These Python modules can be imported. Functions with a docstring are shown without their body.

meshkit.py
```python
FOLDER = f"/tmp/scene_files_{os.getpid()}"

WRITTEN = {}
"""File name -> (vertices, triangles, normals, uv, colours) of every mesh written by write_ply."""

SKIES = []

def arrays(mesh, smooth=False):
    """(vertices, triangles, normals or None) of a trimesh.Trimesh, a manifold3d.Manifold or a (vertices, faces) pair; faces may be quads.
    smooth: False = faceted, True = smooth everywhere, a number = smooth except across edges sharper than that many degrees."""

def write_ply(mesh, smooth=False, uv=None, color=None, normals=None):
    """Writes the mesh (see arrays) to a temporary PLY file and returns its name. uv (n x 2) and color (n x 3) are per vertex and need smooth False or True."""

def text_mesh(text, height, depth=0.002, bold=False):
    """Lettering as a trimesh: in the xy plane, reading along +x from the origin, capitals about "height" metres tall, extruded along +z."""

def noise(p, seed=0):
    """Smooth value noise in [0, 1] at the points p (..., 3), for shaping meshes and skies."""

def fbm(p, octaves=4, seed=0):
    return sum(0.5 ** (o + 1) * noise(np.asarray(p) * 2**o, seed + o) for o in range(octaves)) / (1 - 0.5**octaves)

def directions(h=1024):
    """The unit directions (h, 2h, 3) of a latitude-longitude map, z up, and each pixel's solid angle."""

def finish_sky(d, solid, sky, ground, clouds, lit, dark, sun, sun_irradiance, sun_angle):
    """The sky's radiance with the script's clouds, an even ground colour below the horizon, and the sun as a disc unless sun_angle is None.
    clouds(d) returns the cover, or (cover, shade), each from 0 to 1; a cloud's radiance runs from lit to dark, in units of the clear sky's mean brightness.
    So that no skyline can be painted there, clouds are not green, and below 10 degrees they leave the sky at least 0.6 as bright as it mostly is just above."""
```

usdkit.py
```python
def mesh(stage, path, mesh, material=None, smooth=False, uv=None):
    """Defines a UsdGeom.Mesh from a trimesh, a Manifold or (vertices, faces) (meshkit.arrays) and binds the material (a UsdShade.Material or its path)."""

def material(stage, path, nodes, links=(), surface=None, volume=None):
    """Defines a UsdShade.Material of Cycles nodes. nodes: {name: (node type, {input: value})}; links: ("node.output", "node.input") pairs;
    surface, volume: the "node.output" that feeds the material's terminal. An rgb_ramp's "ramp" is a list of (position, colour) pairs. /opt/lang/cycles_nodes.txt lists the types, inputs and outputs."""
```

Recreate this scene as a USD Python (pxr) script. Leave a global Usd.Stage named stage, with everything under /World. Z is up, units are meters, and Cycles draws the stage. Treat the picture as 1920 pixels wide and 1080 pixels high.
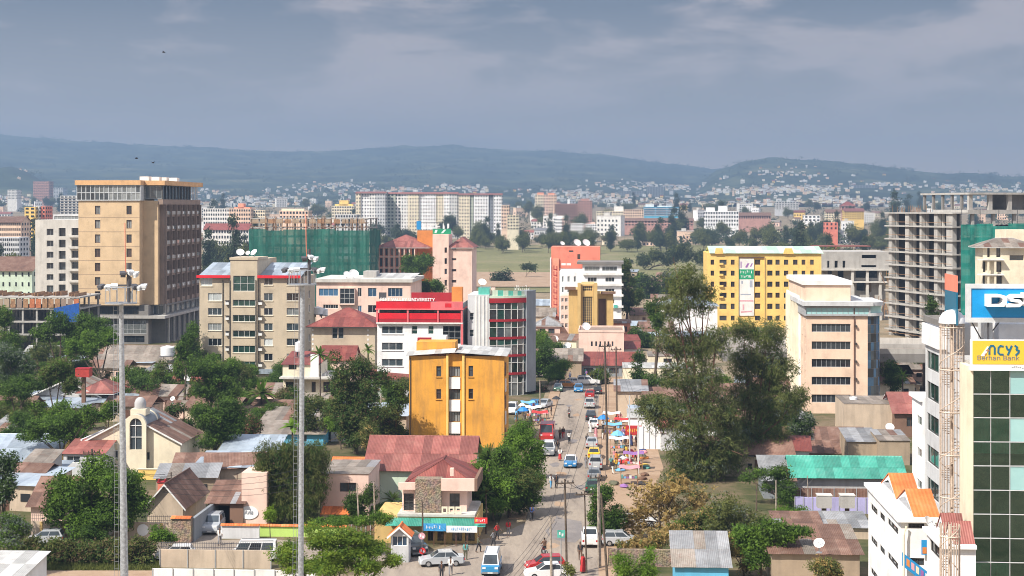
import math, random
import numpy as np, trimesh, usdkit, meshkit
import shapely
from shapely.geometry import Polygon, LineString, box as sbox
from shapely import affinity
from pxr import Usd, UsdGeom, UsdLux, UsdShade, Gf, Sdf, Vt

stage = Usd.Stage.CreateInMemory()
UsdGeom.SetStageUpAxis(stage, UsdGeom.Tokens.z)
UsdGeom.SetStageMetersPerUnit(stage, 1.0)
UsdGeom.Xform.Define(stage, '/World')
UsdGeom.Scope.Define(stage, '/World/Looks')
RNG = np.random.default_rng(7)
R = random.Random(11)

# ---------------------------------------------------------------- camera, sky, sun
F, CX, HY, H = 3000.0, 960.0, 390.0, 35.0          # focal length and horizon in photo pixels, eye height
cam = UsdGeom.Camera.Define(stage, '/World/camera')
cam.AddTranslateOp().Set(Gf.Vec3d(0, 0, H))
cam.AddRotateXYZOp().Set(Gf.Vec3f(90, 0, 0))
cam.CreateHorizontalApertureAttr(36.0)
cam.CreateFocalLengthAttr(36.0 * F / 1920)
cam.CreateVerticalApertureOffsetAttr(36.0 * (HY - 540) / 1920)
cam.CreateClippingRangeAttr(Gf.Vec2f(1, 60000))
cam.CreateExposureAttr(0.95)
SUN = np.array([-0.60, -0.52, 0.0]); SUN /= np.linalg.norm(SUN)
ELEV = math.radians(47)
sun_dir = np.array([SUN[0] * math.cos(ELEV), SUN[1] * math.cos(ELEV), math.sin(ELEV)])
ROT = math.atan2(sun_dir[0], sun_dir[1])
sun = UsdLux.DistantLight.Define(stage, '/World/sun')
sun.CreateIntensityAttr(1.05); sun.CreateAngleAttr(0.5); sun.CreateNormalizeAttr(True)
sun.CreateColorAttr(Gf.Vec3f(1.0, 0.93, 0.83))
q = Gf.Rotation(Gf.Vec3d(0, 0, 1), Gf.Vec3d(*map(float, sun_dir))).GetQuat()
sun.AddOrientOp().Set(Gf.Quatf(q))
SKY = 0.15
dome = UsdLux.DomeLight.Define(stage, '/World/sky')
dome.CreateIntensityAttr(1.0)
sky_mat = usdkit.material(stage, '/World/Looks/sky', {
    'tc': ('texture_coordinate', {}),
    'sky': ('sky_texture', {'sky_type': 'single_scattering', 'sun_disc': False, 'sun_elevation': ELEV, 'sun_rotation': ROT,
                            'altitude': 2300.0, 'air_density': 1.0, 'aerosol_density': 2.0, 'ozone_density': 1.0}),
    'sep': ('separate_xyz', {}),
    # broken cloud sheet: noise on a plane-like projection of the view direction
    'mp': ('mapping', {'scale': (10.0, 10.0, 36.0), 'location': (5.5, 3.3, 2.7)}),
    'n1': ('noise_texture', {'scale': 1.0, 'detail': 8.0, 'roughness': 0.56, 'distortion': 0.3}),
    'mp2': ('mapping', {'scale': (4.0, 4.0, 14.0), 'location': (0.7, 8.8, 7.1)}),
    'n2': ('noise_texture', {'scale': 1.0, 'detail': 3.0, 'roughness': 0.5}),
    'add': ('math', {'math_type': 'add'}),
    'mul': ('math', {'math_type': 'multiply', 'value2': 0.5}),
    'r1': ('rgb_ramp', {'ramp': [(0.46, (0, 0, 0)), (0.50, (0.30, 0.30, 0.30)), (0.535, (0.75, 0.75, 0.75)), (0.62, (1, 1, 1))]}),
    # cloud-base veil by height; overhead stops raised, out of view, to open shadows
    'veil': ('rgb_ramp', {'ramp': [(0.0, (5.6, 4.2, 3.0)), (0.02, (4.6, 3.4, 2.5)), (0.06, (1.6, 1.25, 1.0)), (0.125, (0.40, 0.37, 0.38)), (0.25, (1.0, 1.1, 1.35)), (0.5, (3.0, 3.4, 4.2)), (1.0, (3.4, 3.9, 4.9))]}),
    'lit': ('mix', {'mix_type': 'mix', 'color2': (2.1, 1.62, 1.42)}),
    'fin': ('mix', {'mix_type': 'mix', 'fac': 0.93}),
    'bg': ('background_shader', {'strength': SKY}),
}, [('tc.generated', 'sep.vector'), ('tc.generated', 'mp.vector'), ('mp.vector', 'n1.vector'), ('tc.generated', 'mp2.vector'), ('mp2.vector', 'n2.vector'),
    ('n1.fac', 'add.value1'), ('n2.fac', 'add.value2'), ('add.value', 'mul.value1'), ('mul.value', 'r1.fac'),
    ('sep.z', 'veil.fac'), ('veil.color', 'lit.color1'), ('r1.color', 'lit.fac'), ('sky.color', 'fin.color1'), ('lit.color', 'fin.color2'), ('fin.color', 'bg.color')],
    surface='bg.background')
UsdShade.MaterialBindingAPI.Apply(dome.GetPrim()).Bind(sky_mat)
dome.GetPrim().SetCustomDataByKey('label', 'hazy grey-blue sky with soft cloud banks above the hills')
dome.GetPrim().SetCustomDataByKey('category', 'sky')
dome.GetPrim().SetCustomDataByKey('kind', 'structure')

# ---------------------------------------------------------------- where a photo pixel lies in the place
def gd(py): return H * F / (py - HY)                 # distance of flat ground seen at a picture row
def PX(px, d): return (px - CX) * d / F
def PZ(py, d): return H - (py - HY) * d / F
def G(px, py):
    d = gd(py); return (PX(px, d), d)
ST = 0.0617                                           # the street runs away at this slope
YAW = -math.atan(ST)
def sx(d): return -5.9 + ST * d                       # street centre line

ORD = 'second third fourth fifth sixth seventh eighth ninth tenth eleventh twelfth thirteenth fourteenth fifteenth sixteenth seventeenth eighteenth nineteenth twentieth'.split()
def nth(i, n):
    """place in a row of n, counted from the nearer end"""
    if i == 0: return 'leftmost'
    if i == n-1: return 'rightmost'
    return ORD[i-1]+' from left' if i <= n//2 else ORD[n-2-i]+' from right'
# ---------------------------------------------------------------- mesh builder
_ico = {}
def ico(n):
    if n not in _ico:
        m = trimesh.creation.icosphere(n); _ico[n] = (np.array(m.vertices), np.array(m.faces))
    return _ico[n]
BOXF = np.array([[0,3,2],[0,2,1],[4,5,6],[4,6,7],[0,1,5],[0,5,4],[1,2,6],[1,6,5],[2,3,7],[2,7,6],[3,0,4],[3,4,7]])
class MB:
    def __init__(s): s.v = []; s.f = []; s.n = 0
    def add(s, v, f):
        v = np.asarray(v, float); f = np.asarray(f, int)
        if f.shape[1] == 4: f = np.vstack([f[:, [0,1,2]], f[:, [0,2,3]]])
        s.v.append(v); s.f.append(f + s.n); s.n += len(v); return s
    def box(s, x0, x1, y0, y1, z0, z1):
        return s.add([[x0,y0,z0],[x1,y0,z0],[x1,y1,z0],[x0,y1,z0],[x0,y0,z1],[x1,y0,z1],[x1,y1,z1],[x0,y1,z1]], BOXF)
    def quad(s, *p): return s.add(p, [[0,1,2],[0,2,3]])
    def tri(s, *p): return s.add(p, [[0,1,2]])
    def slab(s, pts, t):
        """a flat or sloping polygon given by its top outline, t thick downwards"""
        a = np.asarray(pts, float); n = len(a); b = a - [0,0,t]
        f = [[0,i,i+1] for i in range(1,n-1)] + [[n,n+i+1,n+i] for i in range(1,n-1)]
        for i in range(n):
            j = (i+1) % n; f += [[i,n+i,n+j],[i,n+j,j]]
        return s.add(np.vstack([a,b]), f)
    def prism(s, poly, z0, z1):
        m = trimesh.creation.extrude_polygon(poly, z1 - z0, engine='earcut'); v = np.array(m.vertices); v[:,2] += z0
        return s.add(v, m.faces)
    def tube(s, pts, r, n=6, cap=True):
        p = np.asarray(pts, float); r = np.broadcast_to(np.asarray(r, float), (len(p),))
        t = np.gradient(p, axis=0); t /= np.linalg.norm(t, axis=1, keepdims=True) + 1e-12
        ref = np.where(np.abs(t[:, 2:3]) > 0.9, [[1.0,0,0]], [[0,0,1.0]])
        a = np.cross(t, ref); a /= np.linalg.norm(a, axis=1, keepdims=True) + 1e-12
        b = np.cross(t, a); ang = np.arange(n) * 2 * math.pi / n
        v = p[:,None] + r[:,None,None] * (a[:,None] * np.cos(ang)[None,:,None] + b[:,None] * np.sin(ang)[None,:,None])
        k = len(p); f = []
        for i in range(k-1):
            for j in range(n):
                jj = (j+1) % n; f += [[i*n+j, i*n+jj, (i+1)*n+jj], [i*n+j, (i+1)*n+jj, (i+1)*n+j]]
        if cap:
            f += [[0, j+1, j] for j in range(1, n-1)] + [[(k-1)*n, (k-1)*n+j, (k-1)*n+j+1] for j in range(1, n-1)]
        return s.add(v.reshape(-1,3), f)
    def cyl(s, x, y, z0, z1, r, n=10, r1=None):
        return s.tube([[x,y,z0],[x,y,z1]], [r, r if r1 is None else r1], n)
    def ball(s, c, r, n=2, fz=1.0):
        v, f = ico(n); return s.add(v * np.array([r, r, r*fz]) + c, f)
    def lathe(s, prof, c=(0,0,0), n=16):
        pr = np.asarray(prof, float); ang = np.arange(n) * 2 * math.pi / n
        v = np.stack([pr[:,None,0]*np.cos(ang), pr[:,None,0]*np.sin(ang), np.repeat(pr[:,1:2], n, 1)], -1).reshape(-1,3) + c
        f = [[i*n+j, i*n+(j+1)%n, (i+1)*n+(j+1)%n, (i+1)*n+j] for i in range(len(pr)-1) for j in range(n)]
        return s.add(v, f)
    def get(s): return np.vstack(s.v), np.vstack(s.f)
    def xf(s, m):
        s.v = [v @ np.asarray(m)[:3,:3].T + np.asarray(m)[:3,3] for v in s.v]; return s
    def rotz(s, a, t=(0,0,0)):
        c, q = math.cos(a), math.sin(a); r = np.array([[c,-q,0],[q,c,0],[0,0,1]])
        s.v = [v @ r.T + t for v in s.v]; return s

# ---------------------------------------------------------------- naming
_used = {}
def pname(parent, name):
    k = (str(parent), name); c = _used.get(k, 0); _used[k] = c + 1
    return f'{parent}/{name}' + (f'_{c:03d}' if c else '')
LABELS = {}
def data(prim, label=None, cat=None, group=None, kind=None):
    for k, v in (('label', label), ('category', cat), ('group', group), ('kind', kind)):
        if v: prim.SetCustomDataByKey(k, v)
    if label and cat:
        if label in LABELS and not group: print('DUP LABEL', label)
        LABELS[label] = 1
def thing(name, label, cat, loc=(0,0,0), rot=0.0, group=None, kind=None, scale=None):
    p = pname('/World', name); x = UsdGeom.Xform.Define(stage, p)
    x.AddTranslateOp().Set(Gf.Vec3d(*map(float, loc)))
    if rot: x.AddRotateZOp().Set(float(math.degrees(rot)))
    if scale is not None: x.AddScaleOp().Set(Gf.Vec3f(*map(float, scale)))
    data(x.GetPrim(), label, cat, group, kind); return p
def copy_of(src, loc, rot=0.0, scale=(1,1,1), label=None, group=None):
    name = src.rsplit('/', 1)[1]
    if len(name) > 4 and name[-4] == '_' and name[-3:].isdigit(): name = name[:-4]
    p = pname('/World', name); x = UsdGeom.Xform.Define(stage, p)
    x.GetPrim().GetReferences().AddInternalReference(src); x.GetPrim().SetInstanceable(True)
    x.ClearXformOpOrder()
    for a in ('xformOp:translate', 'xformOp:rotateZ', 'xformOp:scale'): pass
    x.AddTranslateOp().Set(Gf.Vec3d(*map(float, loc)))
    x.AddRotateZOp().Set(float(math.degrees(rot))); x.AddScaleOp().Set(Gf.Vec3f(*map(float, scale)))
    pr = x.GetPrim()
    if label: pr.SetCustomDataByKey('label', label); LABELS[label] = 1
    if group: pr.SetCustomDataByKey('group', group)
    return p
_mats = {}
def put(parent, name, mb, mat, smooth=False, label=None, kind=None, cat=None, group=None, normals=None):
    """defines one Mesh prim under parent"""
    v, f = mb.get() if isinstance(mb, MB) else mb[:2]
    p = pname(parent, name); m = UsdGeom.Mesh.Define(stage, p)
    n = normals
    if smooth is not False and n is None:
        v, f, n = meshkit.arrays((v, f), smooth)
    m.CreatePointsAttr(Vt.Vec3fArray.FromNumpy(np.ascontiguousarray(v, np.float32)))
    f = np.asarray(f)
    m.CreateFaceVertexCountsAttr(Vt.IntArray.FromNumpy(np.full(len(f), f.shape[1], np.int32)))
    m.CreateFaceVertexIndicesAttr(Vt.IntArray.FromNumpy(np.ascontiguousarray(f, np.int32).ravel()))
    m.CreateSubdivisionSchemeAttr('none')
    if n is not None:
        m.CreateNormalsAttr(Vt.Vec3fArray.FromNumpy(np.ascontiguousarray(n, np.float32))); m.SetNormalsInterpolation('vertex')
    UsdShade.MaterialBindingAPI.Apply(m.GetPrim()).Bind(MAT[mat])
    data(m.GetPrim(), label, cat, group, kind)
    return p

# ---------------------------------------------------------------- materials
class _Mats(dict):
    def __missing__(s, k): raise KeyError('material ' + str(k))
MAT = _Mats()
def srgb(r, g, b):
    return tuple(((c/255)/12.92 if c/255 <= 0.04045 else ((c/255+0.055)/1.055)**2.4) for c in (r, g, b))
def mpath(n): return '/World/Looks/' + n
def dim(c, k): return tuple(min(1.0, x*k) for x in c)
def wall(name, c, stain=0.25, rough=0.85, scale=1.0, bump=0.15, dirt=(0.16,0.14,0.12)):
    """rendered or painted masonry: blotches, rain streaks running down, fine grain"""
    MAT[name] = usdkit.material(stage, mpath(name), {
        'g': ('geometry', {}),
        'mp': ('mapping', {'scale': (1.1*scale, 1.1*scale, 0.12*scale)}),
        'st': ('noise_texture', {'scale': 1.0, 'detail': 5.0, 'roughness': 0.62}),
        'sr': ('rgb_ramp', {'ramp': [(0.46, (0,0,0)), (0.80, (1,1,1))]}),
        'bl': ('noise_texture', {'scale': 0.35*scale, 'detail': 4.0, 'roughness': 0.6}),
        'br': ('rgb_ramp', {'ramp': [(0.25, dim(c, 0.78)), (0.5, c), (0.75, dim(c, 1.1))]}),
        'fi': ('noise_texture', {'scale': 7.0, 'detail': 3.0}),
        'ml': ('math', {'math_type': 'multiply', 'value2': stain}),
        'mx': ('mix', {'mix_type': 'mix', 'color2': tuple(0.5*x + 0.5*y for x, y in zip(dirt, dim(c, 0.5)))}),
        'bp': ('bump', {'strength': bump, 'distance': 0.05}),
        'p': ('principled_bsdf', {'roughness': rough, 'specular_ior_level': 0.25}),
    }, [('g.position', 'mp.vector'), ('mp.vector', 'st.vector'), ('st.fac', 'sr.fac'), ('sr.color', 'ml.value1'), ('g.position', 'bl.vector'),
        ('bl.fac', 'br.fac'), ('br.color', 'mx.color1'), ('ml.value', 'mx.fac'), ('mx.color', 'p.base_color'), ('g.position', 'fi.vector'), ('fi.fac', 'bp.height'), ('bp.normal', 'p.normal')], surface='p.BSDF')
def plain(name, c, rough=0.5, metal=0.0, var=0.12, scale=2.0, coat=0.0, spec=0.5):
    MAT[name] = usdkit.material(stage, mpath(name), {
        'g': ('geometry', {}), 'n': ('noise_texture', {'scale': scale, 'detail': 4.0, 'roughness': 0.6}),
        'r': ('rgb_ramp', {'ramp': [(0.3, dim(c, 1-var)), (0.7, dim(c, 1+var))]}),
        'p': ('principled_bsdf', {'roughness': rough, 'metallic': metal, 'coat_weight': coat, 'specular_ior_level': spec}),
    }, [('g.position', 'n.vector'), ('n.fac', 'r.fac'), ('r.color', 'p.base_color')], surface='p.BSDF')
def sheet(name, cols, rough=0.55, axis='x', rust=0.4, rustc=(0.13,0.055,0.03), pitch=0.17, metal=0.0):
    """corrugated roofing sheet: fine ribs, rust blooms, streaks along the slope"""
    MAT[name] = usdkit.material(stage, mpath(name), {
        'tc': ('texture_coordinate', {}), 'g': ('geometry', {}),
        'n': ('noise_texture', {'scale': 0.55, 'detail': 5.0, 'roughness': 0.65}),
        'r': ('rgb_ramp', {'ramp': [(0.3, cols[0]), (0.5, cols[1]), (0.72, cols[2])]}),
        'n2': ('noise_texture', {'scale': 1.9, 'detail': 6.0, 'roughness': 0.7}),
        'r2': ('rgb_ramp', {'ramp': [(0.5, (0,0,0)), (0.68, (1,1,1))]}),
        'ml': ('math', {'math_type': 'multiply', 'value2': rust}),
        'mx': ('mix', {'mix_type': 'mix', 'color2': rustc}), 'oi': ('object_info', {}), 'ov': ('math', {'math_type': 'multiply_add', 'value2': 0.55, 'value3': 0.72}), 'hv': ('hsv', {}),
        'w': ('wave_texture', {'wave_type': 'bands', 'bands_direction': axis, 'scale': 0.31416/pitch, 'distortion': 0.0}),
        'bp': ('bump', {'strength': 0.55, 'distance': 0.05}),
        'p': ('principled_bsdf', {'roughness': rough, 'metallic': metal, 'specular_ior_level': 0.4}),
    }, [('g.position', 'n.vector'), ('n.fac', 'r.fac'), ('g.position', 'n2.vector'), ('n2.fac', 'r2.fac'), ('r2.color', 'ml.value1'), ('r.color', 'mx.color1'), ('ml.value', 'mx.fac'),
        ('mx.color', 'hv.color'), ('oi.random', 'ov.value1'), ('ov.value', 'hv.value'), ('hv.color', 'p.base_color'), ('tc.object', 'w.vector'), ('w.fac', 'bp.height'), ('bp.normal', 'p.normal')], surface='p.BSDF')
def leaf(name, dark, light, trans=0.35, scale=0.5):
    """foliage: leaf to leaf and clump to clump variation, some light through the blade"""
    MAT[name] = usdkit.material(stage, mpath(name), {
        'g': ('geometry', {}), 'oi': ('object_info', {}),
        'n': ('noise_texture', {'scale': scale, 'detail': 3.0, 'roughness': 0.6}),
        'a': ('math', {'math_type': 'multiply_add', 'value2': 0.45, 'value3': -0.02}),
        'b': ('math', {'math_type': 'multiply_add', 'value2': 0.8}),
        'r': ('rgb_ramp', {'ramp': [(0.15, dark), (0.5, tuple((x+y)/2 for x, y in zip(dark, light))), (0.85, light)]}),
        'd': ('principled_bsdf', {'roughness': 0.6, 'specular_ior_level': 0.25}), 't': ('translucent_bsdf', {}),
        'm': ('mix_closure', {'fac': trans}),
    }, [('g.position', 'n.vector'), ('g.random_per_island', 'a.value1'), ('n.fac', 'b.value1'), ('a.value', 'b.value3'), ('b.value', 'r.fac'),
        ('r.color', 'd.base_color'), ('r.color', 't.color'), ('d.BSDF', 'm.closure1'), ('t.BSDF', 'm.closure2')], surface='m.closure')
def glass(name, tint, dark, rough=0.06, vary=0.5):
    """window pane seen by day: dark room behind, sky mirrored on top; panes differ a little"""
    MAT[name] = usdkit.material(stage, mpath(name), {
        'g': ('geometry', {}), 'oi': ('object_info', {}),
        'n': ('noise_texture', {'scale': 0.9, 'detail': 2.0}),
        'ad': ('math', {'math_type': 'add'}), 'hf': ('math', {'math_type': 'multiply', 'value2': 0.5}),
        'r': ('rgb_ramp', {'ramp': [(0.3, dark), (0.7, tuple(a*(1-vary)+b*vary for a, b in zip(dark, tint)))]}),
        'bp': ('bump', {'strength': 0.06, 'distance': 0.3}),
        'p': ('principled_bsdf', {'roughness': rough, 'specular_ior_level': 0.8, 'ior': 1.5}),
    }, [('g.position', 'n.vector'), ('n.fac', 'ad.value1'), ('oi.random', 'ad.value2'), ('ad.value', 'hf.value1'), ('hf.value', 'r.fac'), ('r.color', 'p.base_color'), ('n.fac', 'bp.height'), ('bp.normal', 'p.normal')], surface='p.BSDF')
def blend(name, cols, scale, rough=0.9, bump=0.3, detail=8.0, bdist=0.1, stretch=(1,1,1), spec=0.2, pos=None):
    """ground-like surface: several earth colours blended by noise"""
    k = len(cols); pos = pos or list(np.linspace(0.28, 0.72, k))
    MAT[name] = usdkit.material(stage, mpath(name), {
        'g': ('geometry', {}), 'mp': ('mapping', {'scale': stretch}),
        'n': ('noise_texture', {'scale': scale, 'detail': detail, 'roughness': 0.62}),
        'n2': ('noise_texture', {'scale': scale*9, 'detail': 4.0}),
        'ml': ('math', {'math_type': 'multiply_add', 'value2': 0.25, 'value3': -0.125}), 'ad': ('math', {'math_type': 'add'}),
        'r': ('rgb_ramp', {'ramp': list(zip(pos, cols))}),
        'bp': ('bump', {'strength': bump, 'distance': bdist}),
        'p': ('principled_bsdf', {'roughness': rough, 'specular_ior_level': spec}),
    }, [('g.position', 'mp.vector'), ('mp.vector', 'n.vector'), ('mp.vector', 'n2.vector'), ('n2.fac', 'ml.value1'), ('n.fac', 'ad.value1'), ('ml.value', 'ad.value2'), ('ad.value', 'r.fac'),
        ('r.color', 'p.base_color'), ('n2.fac', 'bp.height'), ('bp.normal', 'p.normal')], surface='p.BSDF')
# ---------------------------------------------------------------- terrain
_cA = np.array([(-900,246),(-400,250),(0,251),(30,255),(80,258),(120,262),(200,268),(270,272),(330,274),(400,276),(470,282),(540,286),(600,284),(650,281),(700,277),(760,274),(830,273),(900,277),(960,281),(1040,283),(1100,288),(1160,293),(1220,303),(1280,310),(1340,318),(1500,330),(1920,345),(2900,352)], float)
_cB = np.array([(-900,395),(1250,392),(1310,345),(1345,318),(1365,314),(1390,303),(1440,298),(1500,300),(1560,306),(1640,313),(1700,318),(1760,323),(1830,326),(1900,331),(2100,338),(2900,350)], float)
_zr = np.array([(-500,0),(1150,0),(1463,7),(2000,18),(3000,37)], float)
def terrain(x, d):
    """height of the land: level town, then a slow rise, then the ridge of hills"""
    x, d = np.asarray(x, float), np.asarray(d, float)
    z = np.interp(d, _zr[:,0], _zr[:,1])
    px = CX + F * x / np.maximum(d, 1)
    far = d > 2990
    def ridge(c, D, e):
        py = np.interp(px, c[:,0], c[:,1]); top = (HY - py) * D / F + H
        t = np.clip((d - 3000) / (D - 3000), 0, 1); up = 37 + (top - 37) * t ** e
        return np.where(d > D, top - (d - D) * 0.12, up)
    p3 = np.stack([x/620, d/900, 0*x], -1)
    rough = (meshkit.fbm(p3, 5, 3) - 0.5) * 2
    a = ridge(_cA, 8500.0, 1.55); b = ridge(_cB, 6000.0, 1.5)
    hz = np.maximum(a, b)
    t = np.clip((d - 3000) / 1200, 0, 1) * np.clip((8400 - d) / 1500, 0.06, 1)
    hz = hz + rough * 20 * t
    hz = hz + 75 * np.exp(-((px - 20) / 75) ** 2 - ((d - 4300) / 420) ** 2)
    return np.where(far, hz, z)
_ys = np.concatenate([np.linspace(-260, 140, 14), np.linspace(160, 700, 46), np.linspace(720, 3000, 60)])
_us = np.linspace(-1, 1, 101)
_X = _us[None,:] * (260 + np.maximum(_ys, 0)[:,None] * 0.85); _Y = np.repeat(_ys[:,None], 101, 1)
def gridmesh(X, Y, Z):
    a, b = X.shape; i = (np.arange(a-1)[:,None] * b + np.arange(b-1)[None,:]).ravel()
    return np.stack([X, Y, Z], -1).reshape(-1,3), np.stack([i, i+1, i+b+1, i+b], 1)
blend('earth', [(0.10,0.095,0.05),(0.19,0.15,0.095),(0.27,0.21,0.14),(0.15,0.14,0.075)], 0.06, bump=0.4)
blend('hill_cover', [(0.014,0.028,0.016),(0.03,0.05,0.026),(0.075,0.09,0.045),(0.16,0.15,0.09)], 0.0042, bump=0.0, detail=10.0, pos=[0.42,0.5,0.6,0.72])
v, f = gridmesh(_X, _Y, terrain(_X, _Y))
put('/World', 'ground', (v, f), 'earth', label='dusty earth ground of the town between houses and trees', cat='ground', kind='structure')
_px = np.linspace(-900, 2800, 420); _ds = 2994 * (9800/2994) ** np.linspace(0, 1, 130)
_X = (_px[None,:] - CX) * _ds[:,None] / F; _Y = np.repeat(_ds[:,None], len(_px), 1)
_Z = terrain(_X, _Y)
bumps = meshkit.fbm(np.stack([_X/70, _Y/260, 0*_X], -1), 3, 9)      # woods on the crest give it a ragged edge
_Z += np.clip((_Y - 4200)/1800, 0, 1) * np.clip(bumps - 0.45, 0, 1) * 30
v, f = gridmesh(_X, _Y, _Z)
put('/World', 'hills', (v, f), 'hill_cover', smooth=True, label='long wooded ridge of hazy blue hills behind the city', cat='hills', kind='structure')
# the air: one closed box of even haze round camera, ground and hills
MAT['haze'] = usdkit.material(stage, mpath('haze'), {'v': ('principled_volume', {'color': (0.315, 0.46, 0.665), 'density': 0.000225, 'anisotropy': 0.2})}, volume='v.volume')
put('/World', 'haze', MB().box(-9500, 9500, -420, 10400, -1.4, 470), 'haze', label='thin blue haze hanging over the whole city', cat='haze', kind='stuff')
# ---------------------------------------------------------------- materials of the town
glass('pane_dark', (0.10,0.13,0.15), (0.012,0.014,0.017)); glass('pane_blue', (0.10,0.24,0.42), (0.02,0.05,0.09)); glass('pane_brown', (0.11,0.075,0.06), (0.02,0.014,0.012))
glass('pane_green', (0.06,0.16,0.13), (0.006,0.018,0.014), rough=0.03); glass('pane_curtain', (0.62,0.66,0.66), (0.35,0.38,0.38), rough=0.2, vary=0.8); glass('pane_grey', (0.30,0.32,0.32), (0.10,0.11,0.11), vary=0.8)
glass('pane_teal', (0.42,0.66,0.64), (0.30,0.52,0.52), rough=0.12, vary=0.7)
for n, c in dict(frame_white=(0.72,0.72,0.70), frame_grey=(0.35,0.36,0.37), frame_dark=(0.06,0.055,0.05), frame_brown=(0.12,0.06,0.04), frame_alu=(0.55,0.57,0.58)).items(): plain(n, c, 0.45)
for n, c, st in [('w_white',(0.74,0.73,0.70),.25), ('w_bright',(0.80,0.80,0.80),.2), ('w_cream',(0.74,0.66,0.50),.25), ('w_beige',(0.50,0.42,0.31),.22), ('w_tan',(0.60,0.44,0.27),.2), ('w_yellow',(0.70,0.335,0.055),.8),
                 ('w_lemon',(0.78,0.54,0.17),.25), ('w_ochre',(0.58,0.40,0.16),.4), ('w_pink',(0.76,0.55,0.46),.25), ('w_salmon',(0.72,0.30,0.20),.3), ('w_coral',(0.70,0.22,0.15),.3), ('w_peach',(0.76,0.56,0.42),.2),
                 ('w_red',(0.62,0.018,0.03),.2), ('w_darkred',(0.34,0.02,0.03),.3), ('w_pinkred',(0.70,0.16,0.17),.15), ('w_mint',(0.52,0.62,0.50),.3), ('w_lime',(0.44,0.62,0.16),.3), ('w_green',(0.22,0.42,0.10),.4), ('w_blue',(0.12,0.42,0.62),.3),
                 ('w_grey',(0.42,0.42,0.42),.4), ('w_palegrey',(0.56,0.57,0.58),.4), ('w_brown',(0.20,0.12,0.085),.3), ('w_plaster',(0.52,0.42,0.32),.55), ('w_mud',(0.36,0.28,0.20),.6), ('w_lilac',(0.40,0.38,0.62),.5), ('w_orange',(0.62,0.23,0.06),.3), ('w_apricot',(0.62,0.37,0.18),.3), ('w_slate',(0.23,0.25,0.27),.4)]:
    wall(n, c, st)
wall('concrete', (0.40,0.385,0.36), 0.5, 0.9, bump=0.3); wall('concrete_dark', (0.20,0.19,0.18), 0.5, 0.9, bump=0.3); wall('concrete_pale', (0.55,0.53,0.49), 0.45, 0.9, bump=0.3)
wall('brown_shade', (0.27,0.20,0.16), 0.3)
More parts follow.
